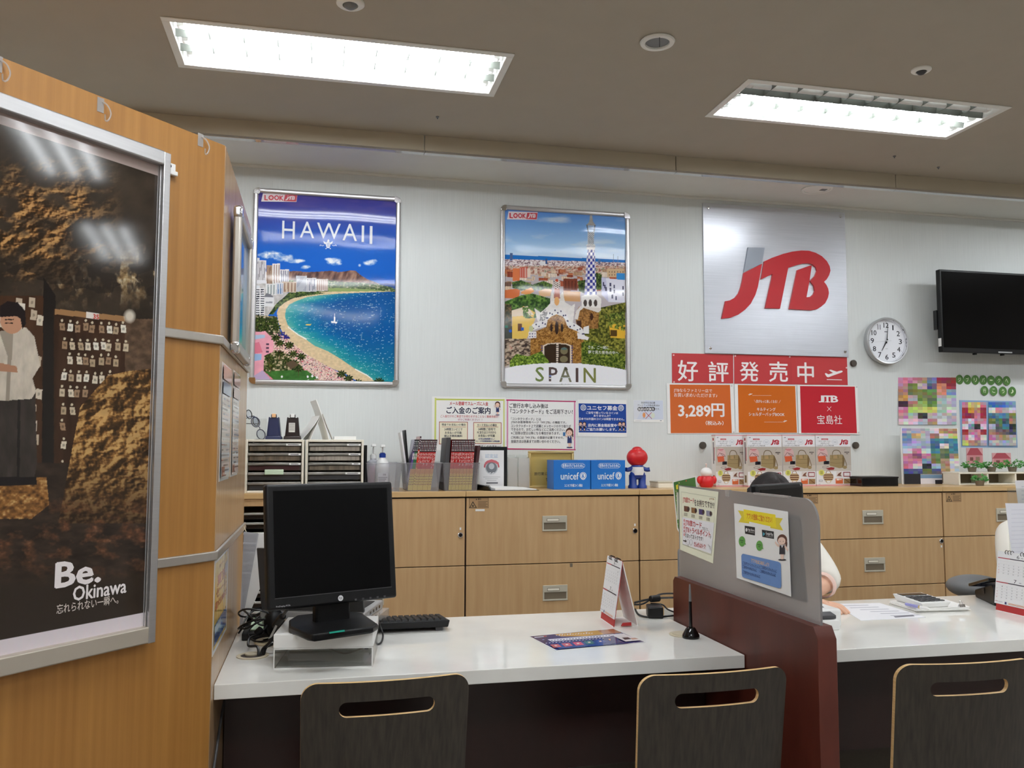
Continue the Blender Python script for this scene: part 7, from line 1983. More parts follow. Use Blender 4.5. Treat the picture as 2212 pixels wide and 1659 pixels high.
cable('signal_cable', [g0 + np.array([.022, .0, .0]), g0 + np.array([.026, .01, .015]), Dk(585, 1385, 2.5), Dk(600, 1352, 2.5), Dk(613, 1328, 2.46), Dk(625, 1310, 2.42), bk + np.array([.02, .02, .05])], .0042, 'black monitor cable with a ferrite core, left of the riser', extra=ferr)
cable('power_cable', [g0 + np.array([.028, .004, 0]), g0 + np.array([.034, .012, .02]), Dk(592, 1388, 2.54), Dk(620, 1356, 2.56), Dk(650, 1336, 2.58), Dk(680, 1328, 2.6), Dk(720, 1320, 2.6)], .005, 'thick black power cable running from the grommet up behind the monitor foot')
cable('signal_cable', [g0 + np.array([.016, -.006, 0]), g0 + np.array([.01, .02, .02]), Dk(537, 1395, 2.56), Dk(540, 1378, 2.6), Dk(560, 1370, 2.66), Dk(578, 1350, 2.7), Dk(600, 1320, 2.74)], .0036, 'black cable looping left out of the open grommet')
q = random.Random(2)
pts = []
for k in range(44):
    a = k * .62
    pts.append((-.165 + .055 * math.cos(a) + .012 * math.sin(k), 2.775 + .07 * math.sin(a), ZD + .034 + .045 * (k / 44) + .02 * math.sin(a * 1.7)))
cable('cable_coil', pts, .0028, 'tangled coil of thin black cable on the flat black box')
cable('cable_coil', [Dk(515, 1368, 2.76), Dk(530, 1350, 2.76), Dk(556, 1335, 2.78), Dk(574, 1318, 2.8), Dk(577, 1312, 2.82), Dk(560, 1338, 2.76), Dk(535, 1365, 2.72), Dk(548, 1384, 2.66), Dk(575, 1385, 2.62), Dk(592, 1378, 2.6)], .003, 'black cable loop arching from the tangle towards the monitor')
m = MB(); m.cyl(Dk(553, 1370, 2.66), Dk(566, 1358, 2.66), .011, 14); tag(m.build('cable_plug', 'black_plastic', bevel=.003), 'black barrel plug lying in the cable tangle', 'plug')
m = MB(); m.ell(Dk(592, 1360, 2.72) * [1, 1, 0] + np.array([0, 0, ZD + .045]), .032, .03, .045, 20, 12); tag(m.build('desk_speaker', 'black_plastic'), 'rounded black desk speaker behind the cable, left of the monitor foot', 'speaker')
cable('usb_cable', [atz(808, 1398, ZD) + np.array([0, .02, .003]), atz(822, 1392, ZD) + np.array([0, 0, .004]), atz(827, 1380, ZD) + np.array([0, 0, .012]), Dk(820, 1350, 2.66), Dk(812, 1330, 2.7)], .0028, 'thin black cable drooping off the right side of the riser')
cable('inner_cable', [r0 + uu * .02 + vv * .1 + np.array([0, 0, .03]), r0 + uu * .08 + vv * .12 + np.array([0, 0, .044]), r0 + uu * .15 + vv * .1 + np.array([0, 0, .02]), r0 + uu * .19 + vv * .09 + np.array([0, 0, .018]), r0 + uu * .25 + vv * .13 + np.array([0, 0, .035])], .0022, 'grey cable lying inside the clear riser', mt_='cable_grey')
# pockets hanging on the rail and a folder
PK_ = Plane((0, 2.88, 0), XU, XR)
def pxprism(name, plane, pts, th, mt_, label, cat):
    m = MB(); m.prism([plane.px(*p) for p in pts], plane.O, plane.U, plane.V, plane.N, 0, th)
    return tag(m.build(name, mt_, flat=True), label, cat)
pxprism('clear_pocket', Plane((0, 2.86, 0), XU, XR), [(527, 1148), (559, 1153), (520, 1362), (517, 1362)], .003, 'milky_plastic', 'milky document pocket hanging beside the partition edge', 'document pocket')
pxprism('paper_folder', PK_, [(557, 1152), (582, 1150), (582, 1222), (529, 1350), (521, 1352)], .006, 'white_paper', 'white paper folder leaning between the partition and the monitor', 'folder')
m = MB(); m.tube([SIDE.w(2.93, 1.0435, .012), at(527, 1136, 2.9), at(531, 1147, 2.88), at(534, 1152, 2.868)], .0012, 6); tag(m.build('string', 'ivory_plastic'), 'short pale string tied to the end of the lower silver rail', 'string')
# flyer on the desk
PD = Plane((0, 0, ZD), XU, (0, 1, 0))
def dflyer(P):
    P.poly([(26, 206), (1076, 112), (1464, 276), (364, 380)], (50, 44, 104))
    P.poly([(340, 182), (1076, 113), (1178, 158), (720, 204), (560, 206), (420, 206)], (206, 156, 70)); P.poly([(880, 132), (1076, 113), (1178, 158), (960, 180)], (170, 118, 86))
    P.poly([(80, 216), (235, 200), (240, 208), (90, 224)], (214, 214, 226)); P.poly([(195, 202), (232, 199), (238, 208), (204, 212)], (206, 90, 90))
    P.poly([(180, 246), (205, 243), (212, 249), (188, 252)], (180, 180, 200))
    for k in range(14): P.poly([(352 + k * 34, 190 + 6 * math.sin(k) - k * 2), (372 + k * 34, 184 + 7 * math.cos(k * 2) - k * 2), (378 + k * 34, 190 - k * 2), (362 + k * 34, 200 - k * 2)], (236, 226, 214))
    P.poly([(248, 246), (1180, 172), (1195, 180), (1080, 208), (300, 274)], (230, 228, 236))
    for k in range(20): P.poly([(290 + k * 38, 258 - k * 3.2), (310 + k * 38, 256 - k * 3.2), (316 + k * 38, 262 - k * 3.2), (296 + k * 38, 265 - k * 3.2)], (70, 66, 110))
    for k in range(18): P.poly([(222 + k * 42, 296 - k * 3.6), (242 + k * 42, 292 - k * 3.6), (246 + k * 42, 298 - k * 3.6), (228 + k * 42, 303 - k * 3.6)], (206, 204, 214))
    P.poly([(280, 320), (960, 258), (1280, 300), (400, 372)], (34, 52, 120))
    for k, c in enumerate(((196, 96, 80), (206, 90, 90), (214, 80, 96), (70, 130, 90), (40, 70, 150), (226, 170, 120))):
        x, y = 280 + 140 * k - (30 if k == 5 else 0) * -1, 318 - 14 * k
        P.poly([(x, y), (x + 100, y - 9), (x + 150, y + 28), (x + 48, y + 40)], c); P.poly([(x + 50, y + 8), (x + 80, y + 5), (x + 96, y + 18), (x + 66, y + 22)], (236, 200, 180))
    P.poly([(1040, 210), (1080, 205), (1190, 290), (1040, 312)], (40, 30, 92))
    P.poly([(1084, 214), (1200, 178), (1420, 262), (1232, 280)], (236, 232, 234)); P.poly([(1182, 232), (1260, 226), (1304, 248), (1222, 258)], (60, 56, 60)); P.poly([(1290, 236), (1350, 232), (1396, 250), (1316, 258)], (206, 160, 140))
sheet('leaflet', PD, [(14, 206), (1082, 104), (1482, 278), (356, 392)], dflyer, 'print_gloss', 'navy and orange leaflet lying on the left desk', 'leaflet', mp=view(1140, 1340, 5.821, PD), base=.0002)
# desk calendars
def calendar(label, A, B, Cx, apexA, apexB, over=1.0):
    """A, B: far and near ends of the front foot; apexA, apexB: far and near ends of the ridge"""
    A, B, a, b = (np.array(q, float) for q in (A, B, apexA, apexB))
    U = (B - A); W_ = np.linalg.norm(U); U /= W_
    V = ((a + b) / 2 - (A + B) / 2); V -= U * (V @ U); H_ = np.linalg.norm(V); V /= H_
    t = thing('desk_calendar', label, 'calendar', ((A + B) / 2 + np.array([Cx / 2, 0, 0])), 'two-month desk calendars')
    pl = Plane(A, U, V); N = pl.N
    bx = lambda m, u0, u1, v0, v1, n0, n1: m.obox(A, U, V, N, u0, u1, v0, v1, n0, n1)
    m = MB(); bx(m, 0, W_, 0, H_, -.003, 0); m.build('front_board', 'red_paper', t)
    B2 = A + np.array([Cx, 0, 0]); 
    top = A + V * H_
    V2 = top - B2; V2 -= U * (V2 @ U); h2 = np.linalg.norm(V2); V2 /= h2
    m = MB(); m.obox(B2, U, V2, np.cross(U, V2), 0, W_, 0, h2 - .002, -.003, 0); m.build('back_board', 'white_paper', t)
    m = MB(); m.hexa([A + N * 0, B, B + np.array([Cx, 0, 0]), A + np.array([Cx, 0, 0])], [A + np.array([0, 0, .002]), B + np.array([0, 0, .002]), B + np.array([Cx, 0, .002]), A + np.array([Cx, 0, .002])]); m.build('bottom_board', 'white_paper', t)
    e = B + np.array([Cx * .45, -.0008, .004]); m = MB(); m.hexa([e + np.array([-.012, -.006, 0]), e + np.array([.022, -.006, 0]), e + np.array([.022, .0, 0]), e + np.array([-.012, 0, 0])], [e + np.array([-.006, -.006, .009]), e + np.array([.022, -.006, .01]), e + np.array([.022, 0, .01]), e + np.array([-.006, 0, .009])]); m.build('tongue', 'red_paper', t)
    P = Print(pl, mp=lambda x, y: (W_ * (-.03 + 1.06 * x), H_ * (1.0 - y * .88)), base=.004)
    P.c = tuple(lin((240, 240, 242)))
    (u0, v1), (u1, v0) = P.mp(0, 0), P.mp(1, 1)
    P.obox(A, U, V, N, u0, u1, v0, v1, .0005, .004)
    for k, mo in ((0, '6'), (1, '7')):
        y = .02 + k * .46
        P.text(mo, .53 if k == 0 else .5, y + .02, .6 if k == 0 else .57, y + .085, (50, 46, 56)); P.rect(.64, y + .06, .7, y + .07, (150, 150, 156))
        P.rect(.02, y + .1, .35, y + .116, (176, 40, 60)); P.rect(.35, y + .1, .98, y + .116, (40, 32, 48))
        for j in range(5): P.rect(.03, y + .165 + j * .052, .97, y + .1665 + j * .052, (196, 196, 200))
        dn = 1
        for j in range(5):
            for i in range(7):
                if (j == 0 and i < (6 if k == 0 else 1)) or dn > (30 if k == 0 else 31): continue
                P.text(str(dn), .05 + i * .135, y + .172 + j * .052, .05 + i * .135 + (.03 if dn > 9 else .016), y + .194 + j * .052, (190, 60, 70) if i == 0 else (90, 90, 100)); dn += 1
    P.text('JTB', .03, .945, .1, .965, (176, 40, 60), .03); P.rect(.12, .95, .24, .96, (190, 190, 196)); P.rect(.3, .94, .35, .985, (60, 60, 110)); P.rect(.4, .95, .95, .958, (222, 160, 110)); P.rect(.4, .968, .95, .976, (214, 130, 90))
    P.build('pages', 'print_paper', t, flat=True)
    for f_ in (.22, .3, .38, .66, .74, .82):
        c_ = A + U * W_ * f_ + V * (H_ - .002)
        m = MB(); m.tube([c_ + V * (.007 * math.sin(R(q))) + N * (.002 + .007 * math.cos(R(q))) for q in range(-60, 241, 30)], .0011, 6, 2); m.build('ring', 'black_gloss', t)
    return t
A, B = atz(1297.4, 1336, ZD), atz(1325, 1355, ZD)
cx_ = atz(1376, 1352, ZD)[0] - B[0]
calendar('two-month desk calendar standing end-on on the left desk', A, B, cx_, at(1313, 1201, A[1] + .0), at(1346, 1212, B[1]))
A = atz(2151, 1318, ZD); B = A + (atz(2212, 1332, ZD) - A) / np.linalg.norm(atz(2212, 1332, ZD) - A) * .15
a = at(2160, 1190, A[1])
calendar('two-month desk calendar at the right picture edge, in front of the black terminal', A, B, .1, a, a + (B - A))
# adapters and their cables behind the calendar
c = atz(1412, 1333, ZD)
m = MB(); m.obox((c[0], c[1], ZD), (.96, -.28, 0), (.28, .96, 0), XR, -.022, .03, -.03, .04, .0, .038); tag(m.build('power_adapter', 'black_plastic', bevel=.004), 'black power adapter on the desk behind the calendar', 'adapter')
for k, (pp, r_, lab) in enumerate((
    ([(1370, 1302, 2.86), (1395, 1296, 2.86), (1425, 1292, 2.87), (1454, 1291, 2.89)], .0036, 'black cable running over the adapter into the gap behind the divider, lower of two'),
    ([(1370, 1306, 2.84), (1390, 1304, 2.84), (1412, 1290, 2.86), (1430, 1283, 2.88), (1456, 1282, 2.9)], .0032, 'black cable arching highest over the adapter'),
    ([(1372, 1316, 2.84), (1380, 1328, 2.8), (1400, 1337, 2.77), (1430, 1334, 2.77), (1458, 1332, 2.78)], .0036, 'black cable lying in front of the adapter'),
    ([(1405, 1304, 2.86), (1430, 1306, 2.85), (1442, 1316, 2.84), (1456, 1322, 2.83)], .0028, 'thin black cable dropping from the adapter toward the divider'))):
    P_ = [at(*p) for p in pp]
    for p_ in P_: p_[2] = max(p_[2], ZD + r_)
    cable('adapter_cable', P_, r_, lab, group='black cables around the adapter')
m = MB(); m.cyl(at(1405, 1294, 2.84), at(1424, 1292, 2.85), .012, 14); tag(m.build('ferrite_core', 'black_plastic', bevel=.003), 'black ferrite core on the cables above the adapter', 'cable core')
# pen in its holder
c = atz(1492.5, 1378, ZD)
t = thing('pen_holder', 'black weighted pen holder on the left desk beside the divider', 'pen holder', c)
m = MB(); m.lathe([(.0255, 0), (.0265, .003), (.0255, .01), (.014, .03), (.012, .032), (0, .032)], c, seg=32); m.build('base', 'black_gloss', t)
tp = at(1490, 1262, c[1])
t = thing('desk_pen', 'black pen with a grey upper end standing in the holder', 'pen', c + np.array([0, 0, .03]))
b0 = c + np.array([0, 0, .026]); d_ = tp - b0
m = MB(); m.cyl(b0, b0 + d_ * .62, .0052, 14, .0046); m.build('barrel', 'black_gloss', t)
m = MB(); m.cyl(b0 + d_ * .62, b0 + d_, .0044, 14, .0022); m.build('upper_end', 'grey_plastic', t)
# cable under the desk
m = MB(); m.tube([(-.235, 2.19, .5), (-.232, 2.26, .56), (-.23, 2.34, .62), (-.228, 2.44, .66)], .0035, 8); tag(m.build('wall_cable', 'dark_grey_plastic'), 'dark cable running down the partition under the left desk', 'cable')

# ================================================================== RIGHT DESK
m = MB(); m.add([p + np.array([0, 0, z]) for z in (.0003, .0012) for p in (atz(1800, 1305, ZD), atz(1860, 1341, ZD), atz(2000, 1334, ZD), atz(1900, 1303, ZD))], [(0, 3, 2, 1)[::-1], (4, 5, 6, 7), (0, 1, 5, 4), (1, 2, 6, 5), (2, 3, 7, 6), (3, 0, 4, 7)])
P = Print(PD, base=.0013); P.v, P.f, P.fm = list(m.v), list(m.f), list(m.fm); P.col = [tuple(lin((240, 240, 244)))] * len(m.v)
for k in range(6):
    x, y = 1812 + k * 22, 1309 + k * 4.2
    P.poly([(x, y), (x + 62, y - 1.6), (x + 66, y - .4), (x + 4, y + 1.2)], (186, 186, 196))
P.poly([(1930, 1332), (1972, 1329), (1976, 1332), (1934, 1335)], (120, 120, 130))
tag(P.build('paper_sheet', 'print_paper', flat=True), 'printed white sheet lying alone on the right desk beside the divider', 'paper')
qd = [atz(1922, 1306, ZD), atz(1978, 1323, ZD), atz(2095, 1320, ZD), atz(2040, 1303, ZD)]
t = thing('paper_stack', 'stack of white papers under the calculator on the right desk', 'papers', sum(qd) / 4)
for k in range(5):
    sh = np.array([.004 * math.sin(k * 2.1), .005 * math.cos(k * 1.7), 0])
    m = MB(); m.hexa([p + sh + np.array([0, 0, .0002 + .003 * k]) for p in qd], [p + sh + np.array([0, 0, .0002 + .003 * k + .0026]) for p in qd]); m.build('sheets', 'white_paper', t)
zp = ZD + .0155
a, b = atz(1990, 1314, zp), atz(2056, 1311, zp)
U = (b - a); w_ = np.linalg.norm(U); U /= w_; Vv = np.array([-U[1], U[0], 0])
t = thing('calculator', 'white desk calculator lying on the paper stack', 'calculator', a + U * w_ / 2 + Vv * .07)
m = MB(); m.hexa([a + U * .012 + Vv * .006, b - U * .012 + Vv * .006, b - U * .012 + Vv * .15, a + U * .012 + Vv * .15], [a + np.array([0, 0, .018]), b + np.array([0, 0, .018]), b + Vv * .155 + np.array([0, 0, .026]), a + Vv * .155 + np.array([0, 0, .026])]); m.build('body', 'white_plastic', t, bevel=.003)
m = MB()
for i in range(5):
    for j in range(4):
        o_ = a + U * (.012 + i * (w_ - .024) / 5) + Vv * (.015 + j * .022) + np.array([0, 0, .0185 + (.015 + j * .022) * .052])
        m.obox(o_, U, Vv, XR, 0, (w_ - .024) / 5 - .004, 0, .016, 0, .003)
m.build('keys', 'dark_grey_plastic', t)
m = MB(); m.obox(a + np.array([0, 0, .0237]), U, Vv, XR, .012, w_ - .012, .112, .145, 0, .003); m.build('display', 'black_gloss', t)
p0, p1 = at(1958, 1304, 2.71), atz(2008, 1316, zp + .006)
p0 = atz(1957, 1305, zp + .006)
t = thing('ballpoint_pen', 'lilac and white ballpoint pen beside the calculator', 'pen', p0)
d_ = p1 - p0
m = MB(); m.cyl(p0, p0 + d_ * .62, .0052, 12); m.build('barrel', 'lilac', t) if 'lilac' in MATS else (mat('lilac', (150, 150, 206), .35), m.build('barrel', 'lilac', t))
m = MB(); m.cyl(p0 + d_ * .62, p0 + d_ * .92, .0055, 12); m.cyl(p0 + d_ * .92, p1, .0055, 12, .002); m.build('grip', 'white_plastic', t)
m = MB(); m.cyl(p0 + d_ * .56, p0 + d_ * .62, .0058, 12); m.build('ring', 'gold', t)
c = atz(2078, 1311, zp + .004)
t = thing('binder_clip', 'small metal clip on the paper stack behind the calculator', 'clip', c)
m = MB(); m.hexa([c + np.array(q) for q in ((-.012, -.004, 0), (.012, -.004, 0), (.012, .006, 0), (-.012, .006, 0))], [c + np.array(q) for q in ((-.012, 0, .009), (.012, 0, .009), (.012, .002, .009), (-.012, .002, .009))]); m.build('body', 'chrome', t)
m = MB(); m.tube([c + np.array(q) for q in ((-.006, .001, .008), (-.004, .008, .018), (.004, .008, .018), (.006, .001, .008))], .0009, 6); m.build('lever', 'chrome', t)
# black terminal
f0, f1 = atz(2148, 1309, ZD), atz(2101, 1287, ZD)
e = f1 - f0; e = e / np.linalg.norm(e); s_ = np.array([e[1], -e[0], 0]); ln = .2; wd_ = .2
t = thing('desk_terminal', 'black wedge-shaped terminal behind the right calendar', 'terminal', f0 + e * .1 + s_ * .1)
m = MB(); m.prism([(0, 0), (.19, 0), (.2, .02), (.19, .03), (.02, .075), (0, .06)], f0, e, XR, -s_ * -1 if False else np.cross(e, np.array(XR)), 0, wd_) ; m.build('base', 'black_plastic', t, bevel=.004)
n_ = np.cross(e, np.array(XR)); pv = np.array([0, 0, 1]) * .3 + e * 0
a0 = f0 + e * .015 + np.array([0, 0, .088]); a1 = f0 + e * .225 + np.array([0, 0, .036])
pd_ = (a1 - a0); pl_ = np.linalg.norm(pd_); pd_ /= pl_
nn_ = np.cross(n_, pd_); nn_ = nn_ * np.sign(nn_[2])
m = MB(); m.obox(a0, pd_, n_, nn_, 0, pl_, -.012, wd_ + .012, 0, .011) if np.cross(pd_, n_) @ nn_ > 0 else m.obox(a0, n_, pd_, nn_, -.012, wd_ + .012, 0, pl_, 0, .011)
m.build('display_panel', 'black_gloss', t, bevel=.002)
m = MB(); m.obox(f0 + e * .09 + np.array([0, 0, .03]) - n_ * .001, e, XR, -n_, 0, .02, 0, .02, 0, .0015); m.build('port', 'dark_gap', t)
# white card machine beside the divider
c = atz(1796, 1352, ZD)
t = thing('card_machine', 'white card machine on the right desk, beside the front end of the screen', 'card machine', (1.58, 2.56, ZD))
x1_ = atz(1812, 1352, ZD)[0]
m = MB(); m.box(x1_ - .16, x1_, 2.5, 2.62, ZD, ZD + .058); m.build('body', 'white_plastic', t, bevel=.008, seg=3)
m = MB(); m.box(x1_ - .17, x1_ - .035, 2.46, 2.5, ZD, ZD + .032); m.build('tray', 'white_plastic', t, bevel=.003)
m = MB(); m.hexa([(x1_ - .15, 2.47, ZD + .033), (x1_ - .04, 2.47, ZD + .033), (x1_ - .04, 2.6, ZD + .06), (x1_ - .15, 2.6, ZD + .06)], [(x1_ - .15, 2.47, ZD + .045), (x1_ - .04, 2.47, ZD + .045), (x1_ - .04, 2.6, ZD + .072), (x1_ - .15, 2.6, ZD + .072)]); m.build('pad', 'dark_grey_plastic', t, bevel=.002)
# document stand at the right picture edge
c = at(2171, 1088, 2.78)
t = thing('document_stand', 'clear stand holding printed sheets at the right picture edge', 'document stand', (c[0] + .13, 2.8, ZD))
m = MB(); m.box(c[0] + .03, c[0] + .24, 2.74, 2.86, ZD, ZD + .004); m.build('base', 'clear_acrylic', t)
m = MB(); m.obox((c[0] + .03, 2.8, ZD + .004), XU, XR, (0, -1, 0), 0, .21, 0, .42, 0, .003); m.build('upright', 'clear_acrylic', t)
QS = Plane((0, 2.795, 0), XU, XR)
sheet('document_sheet', QS, [(2171, 1087), (2262, 1087), (2262, 1250), (2192, 1250)], lambda P: [P.rect(2184, 1100 + 9 * k, 2250, 1102 + 9 * k, (216, 216, 226)) for k in range(12)], 'print_gloss', 'lower printed sheet clipped to the stand at the right picture edge', 'paper', base=.0005, paper=(226, 226, 234))
QS2 = Plane((0, 2.81, 0), XU, XR)
sheet('document_sheet', QS2, [(2192, 1038), (2262, 1036), (2262, 1120), (2203, 1120)], lambda P: [P.rect(2206, 1050 + 9 * k, 2250, 1052 + 9 * k, (196, 196, 206)) for k in range(4)], 'print_gloss', 'upper pale sheet rising behind the lower one at the right picture edge', 'paper', base=.0005, paper=(222, 220, 222))

# ================================================================== VISITOR CHAIRS
def plywood_back(T, W_, H_, bulge_, lean, slot):
    """bent plywood back: x across, z up, y depth; returns face panel and bare edge"""
    r = .038
    sx, sz0, sz1 = slot
    hw = W_ / 2
    zm = (sz0 + sz1) / 2; hr = (sz1 - sz0) / 2
    xs = sorted(set([round(q, 5) for q in list(np.linspace(-hw, hw, 41)) + [-hw + r * (1 - math.cos(R(a))) for a in range(0, 91, 10)] + [hw - r * (1 - math.cos(R(a))) for a in range(0, 91, 10)] +
                     [-sx + hr * (1 - math.cos(R(a))) for a in range(0, 91, 15)] + [sx - hr * (1 - math.cos(R(a))) for a in range(0, 91, 15)]]))
    def top(x):
        d = abs(x) - (hw - r)
        return H_ - (r - math.sqrt(max(0, r * r - d * d)) if d > 0 else 0)
    def sl(x):
        if abs(x) >= sx: return 0
        d = abs(x) - (sx - hr)
        return math.sqrt(max(0, hr * hr - d * d)) if d > 0 else hr
    def P(x, z, back):
        n = bulge_ * (1 - (x / hw) ** 2)
        return T @ Vector((x * (1 - .03 * (1 - z / H_)), -n - z * lean - (.011 if back else 0), z))
    faces, edge = MB(), MB()
    def strip(z0f, z1f, nz):
        for back in (True, False):
            vs = [P(x, z0f(x) + (z1f(x) - z0f(x)) * k / nz, back) for x in xs for k in range(nz + 1)]
            fs = []
            for i in range(len(xs) - 1):
                for k in range(nz):
                    a = i * (nz + 1) + k
                    q = (a, a + nz + 1, a + nz + 2, a + 1)
                    fs.append(q if back else q[::-1])
            faces.add(vs, fs)
    strip(lambda x: 0, lambda x: zm - sl(x), 8)
    strip(lambda x: zm + sl(x), top, 4)
    def rim(loop, closed=True):
        vs = [P(x, z, b) for x, z in loop for b in (True, False)]
        n = len(loop)
        edge.add(vs, [(2 * i, 2 * i + 1, 2 * ((i + 1) % n) + 1, 2 * ((i + 1) % n)) for i in range(n if closed else n - 1)])
    outer = [(-hw, 0)] + [(-hw, z) for z in np.linspace(.02, H_ - r, 8)] + [(x, top(x)) for x in xs] + [(hw, z) for z in np.linspace(H_ - r, 0, 8)]
    rim(outer[::-1])
    sxs = [x for x in xs if abs(x) <= sx]
    rim([(x, zm + sl(x)) for x in sxs] + [(x, zm - sl(x)) for x in sxs[::-1]])
    return faces, edge
def make_chair(label):
    t = thing('visitor_chair', label, 'chair', (0, 0, 0), 'dark veneered visitor chairs at the desks')
    T = Matrix.Translation((0, 0, .45))
    W_ = .378
    f_, e_ = plywood_back(T, W_, .335, .024, .13, (.107, .258, .292))
    o = f_.build('backrest', 'chair_veneer', t)
    e_.build('plywood_edge', 'ply_edge', o)
    # seat shell sweeping forward from the backrest
    prof = [(0, .46), (.012, .44), (.04, .425), (.1, .42), (.25, .428), (.36, .432), (.4, .424)]
    m = MB(); m.m = 0
    vs, fs = [], []
    hw = lambda k: .183 + .03 * min(1, k / 3)
    for k, (y, z) in enumerate(prof):
        for s in (-1, 1):
            for d in (0, .011): vs.append((s * hw(k), y, z - d))
    n = len(prof)
    for k in range(n - 1):
        a, b = 4 * k, 4 * k + 4
        fs += [(a, a + 2, b + 2, b), (a + 1, b + 1, b + 3, a + 3)]
    m.add(vs, fs); o = m.build('seat', 'chair_veneer', t)
    m = MB(); fs = []
    for k in range(n - 1):
        a, b = 4 * k, 4 * k + 4
        fs += [(a, b, b + 1, a + 1), (a + 2, a + 3, b + 3, b + 2)]
    fs += [(4 * n - 4, 4 * n - 2, 4 * n - 1, 4 * n - 3), (0, 1, 3, 2)]
    m.add(vs, fs); m.build('plywood_edge', 'ply_edge', o)
    for sx in (-1, 1):
        for y, fy in ((.05, -.03), (.34, .37)):
            m = MB(); m.cyl((sx * .15, y, .414), (sx * .185, fy, 0), .011, 12); m.build('leg', 'chrome', t)
    m = MB(); m.box(-.15, .15, .04, .06, .405, .42); m.box(-.15, .15, .33, .35, .41, .424); m.build('seat_frame', 'chrome', t)
    return t
def put(o, x, y, rz, label=None):
    o.location = (x, y, 0); o.rotation_euler = (0, 0, R(rz))
    if label: o['label'] = label
ch = make_chair('dark veneered chair with a handle slot, at the left desk below the monitor')
kids = KIDS(ch)
CH = [(.157, 2.022, 2.5, 'dark veneered chair with a handle slot, at the left desk below the monitor'),
      (.908, 1.925, 1.5, 'dark veneered chair with a handle slot, against the wine-red divider'),
      (1.55, 1.875, -2, 'dark veneered chair with a handle slot, at the right desk')]
for k, (x, y, rz, lab) in enumerate(CH):
    put(ch if k == 0 else copy_tree(ch), x, y, rz, lab)

# ================================================================== THE TWO CLERKS
def loft(name, rings, mt_, parent, seg=20, cap=True, bevel=0):
    """one continuous skin through elliptical rings: (centre, axis u, axis v)"""
    vs, fs = [], []
    for c, u, v in rings:
        for k in range(seg):
            a = 2 * math.pi * k / seg
            vs.append(V3(c) + V3(u) * math.cos(a) + V3(v) * math.sin(a))
    for i in range(len(rings) - 1):
        for k in range(seg):
            j = (k + 1) % seg
            fs.append((i * seg + k, i * seg + j, (i + 1) * seg + j, (i + 1) * seg + k))
    if cap: fs += [tuple(range(seg))[::-1], tuple(range((len(rings) - 1) * seg, len(rings) * seg))]
    m = MB(); m.add(vs, fs)
    return m.build(name, mt_, parent)
def skin(name, joints, bones, radii, mt_, parent, sub=2):
    me = bpy.data.meshes.new(name)
    iw = WM[parent].inverted()
    me.from_pydata([iw @ V3(p) for p in joints], bones, [])
    o = bpy.data.objects.new(name, me); COL.objects.link(o)
    sk = o.modifiers.new('skin', 'SKIN'); sk.use_smooth_shade = True
    for i, r_ in enumerate(radii):
        d = me.skin_vertices[0].data[i]
        d.radius = r_ if isinstance(r_, tuple) else (r_, r_)
        d.use_root = (i == 0)
    sb_ = o.modifiers.new('smooth', 'SUBSURF'); sb_.levels = sub; sb_.render_levels = sub
    bpy.context.view_layer.update()
    nm = bpy.data.meshes.new_from_object(o.evaluated_get(bpy.context.evaluated_depsgraph_get()))
    nm.name = name; bpy.data.objects.remove(o)
    nm.materials.clear(); nm.materials.append(MATS[mt_])
    nm.polygons.foreach_set('use_smooth', [True] * len(nm.polygons))
    o = bpy.data.objects.new(name, nm); COL.objects.link(o); o.parent = parent; WM[o] = WM[parent]
    return o
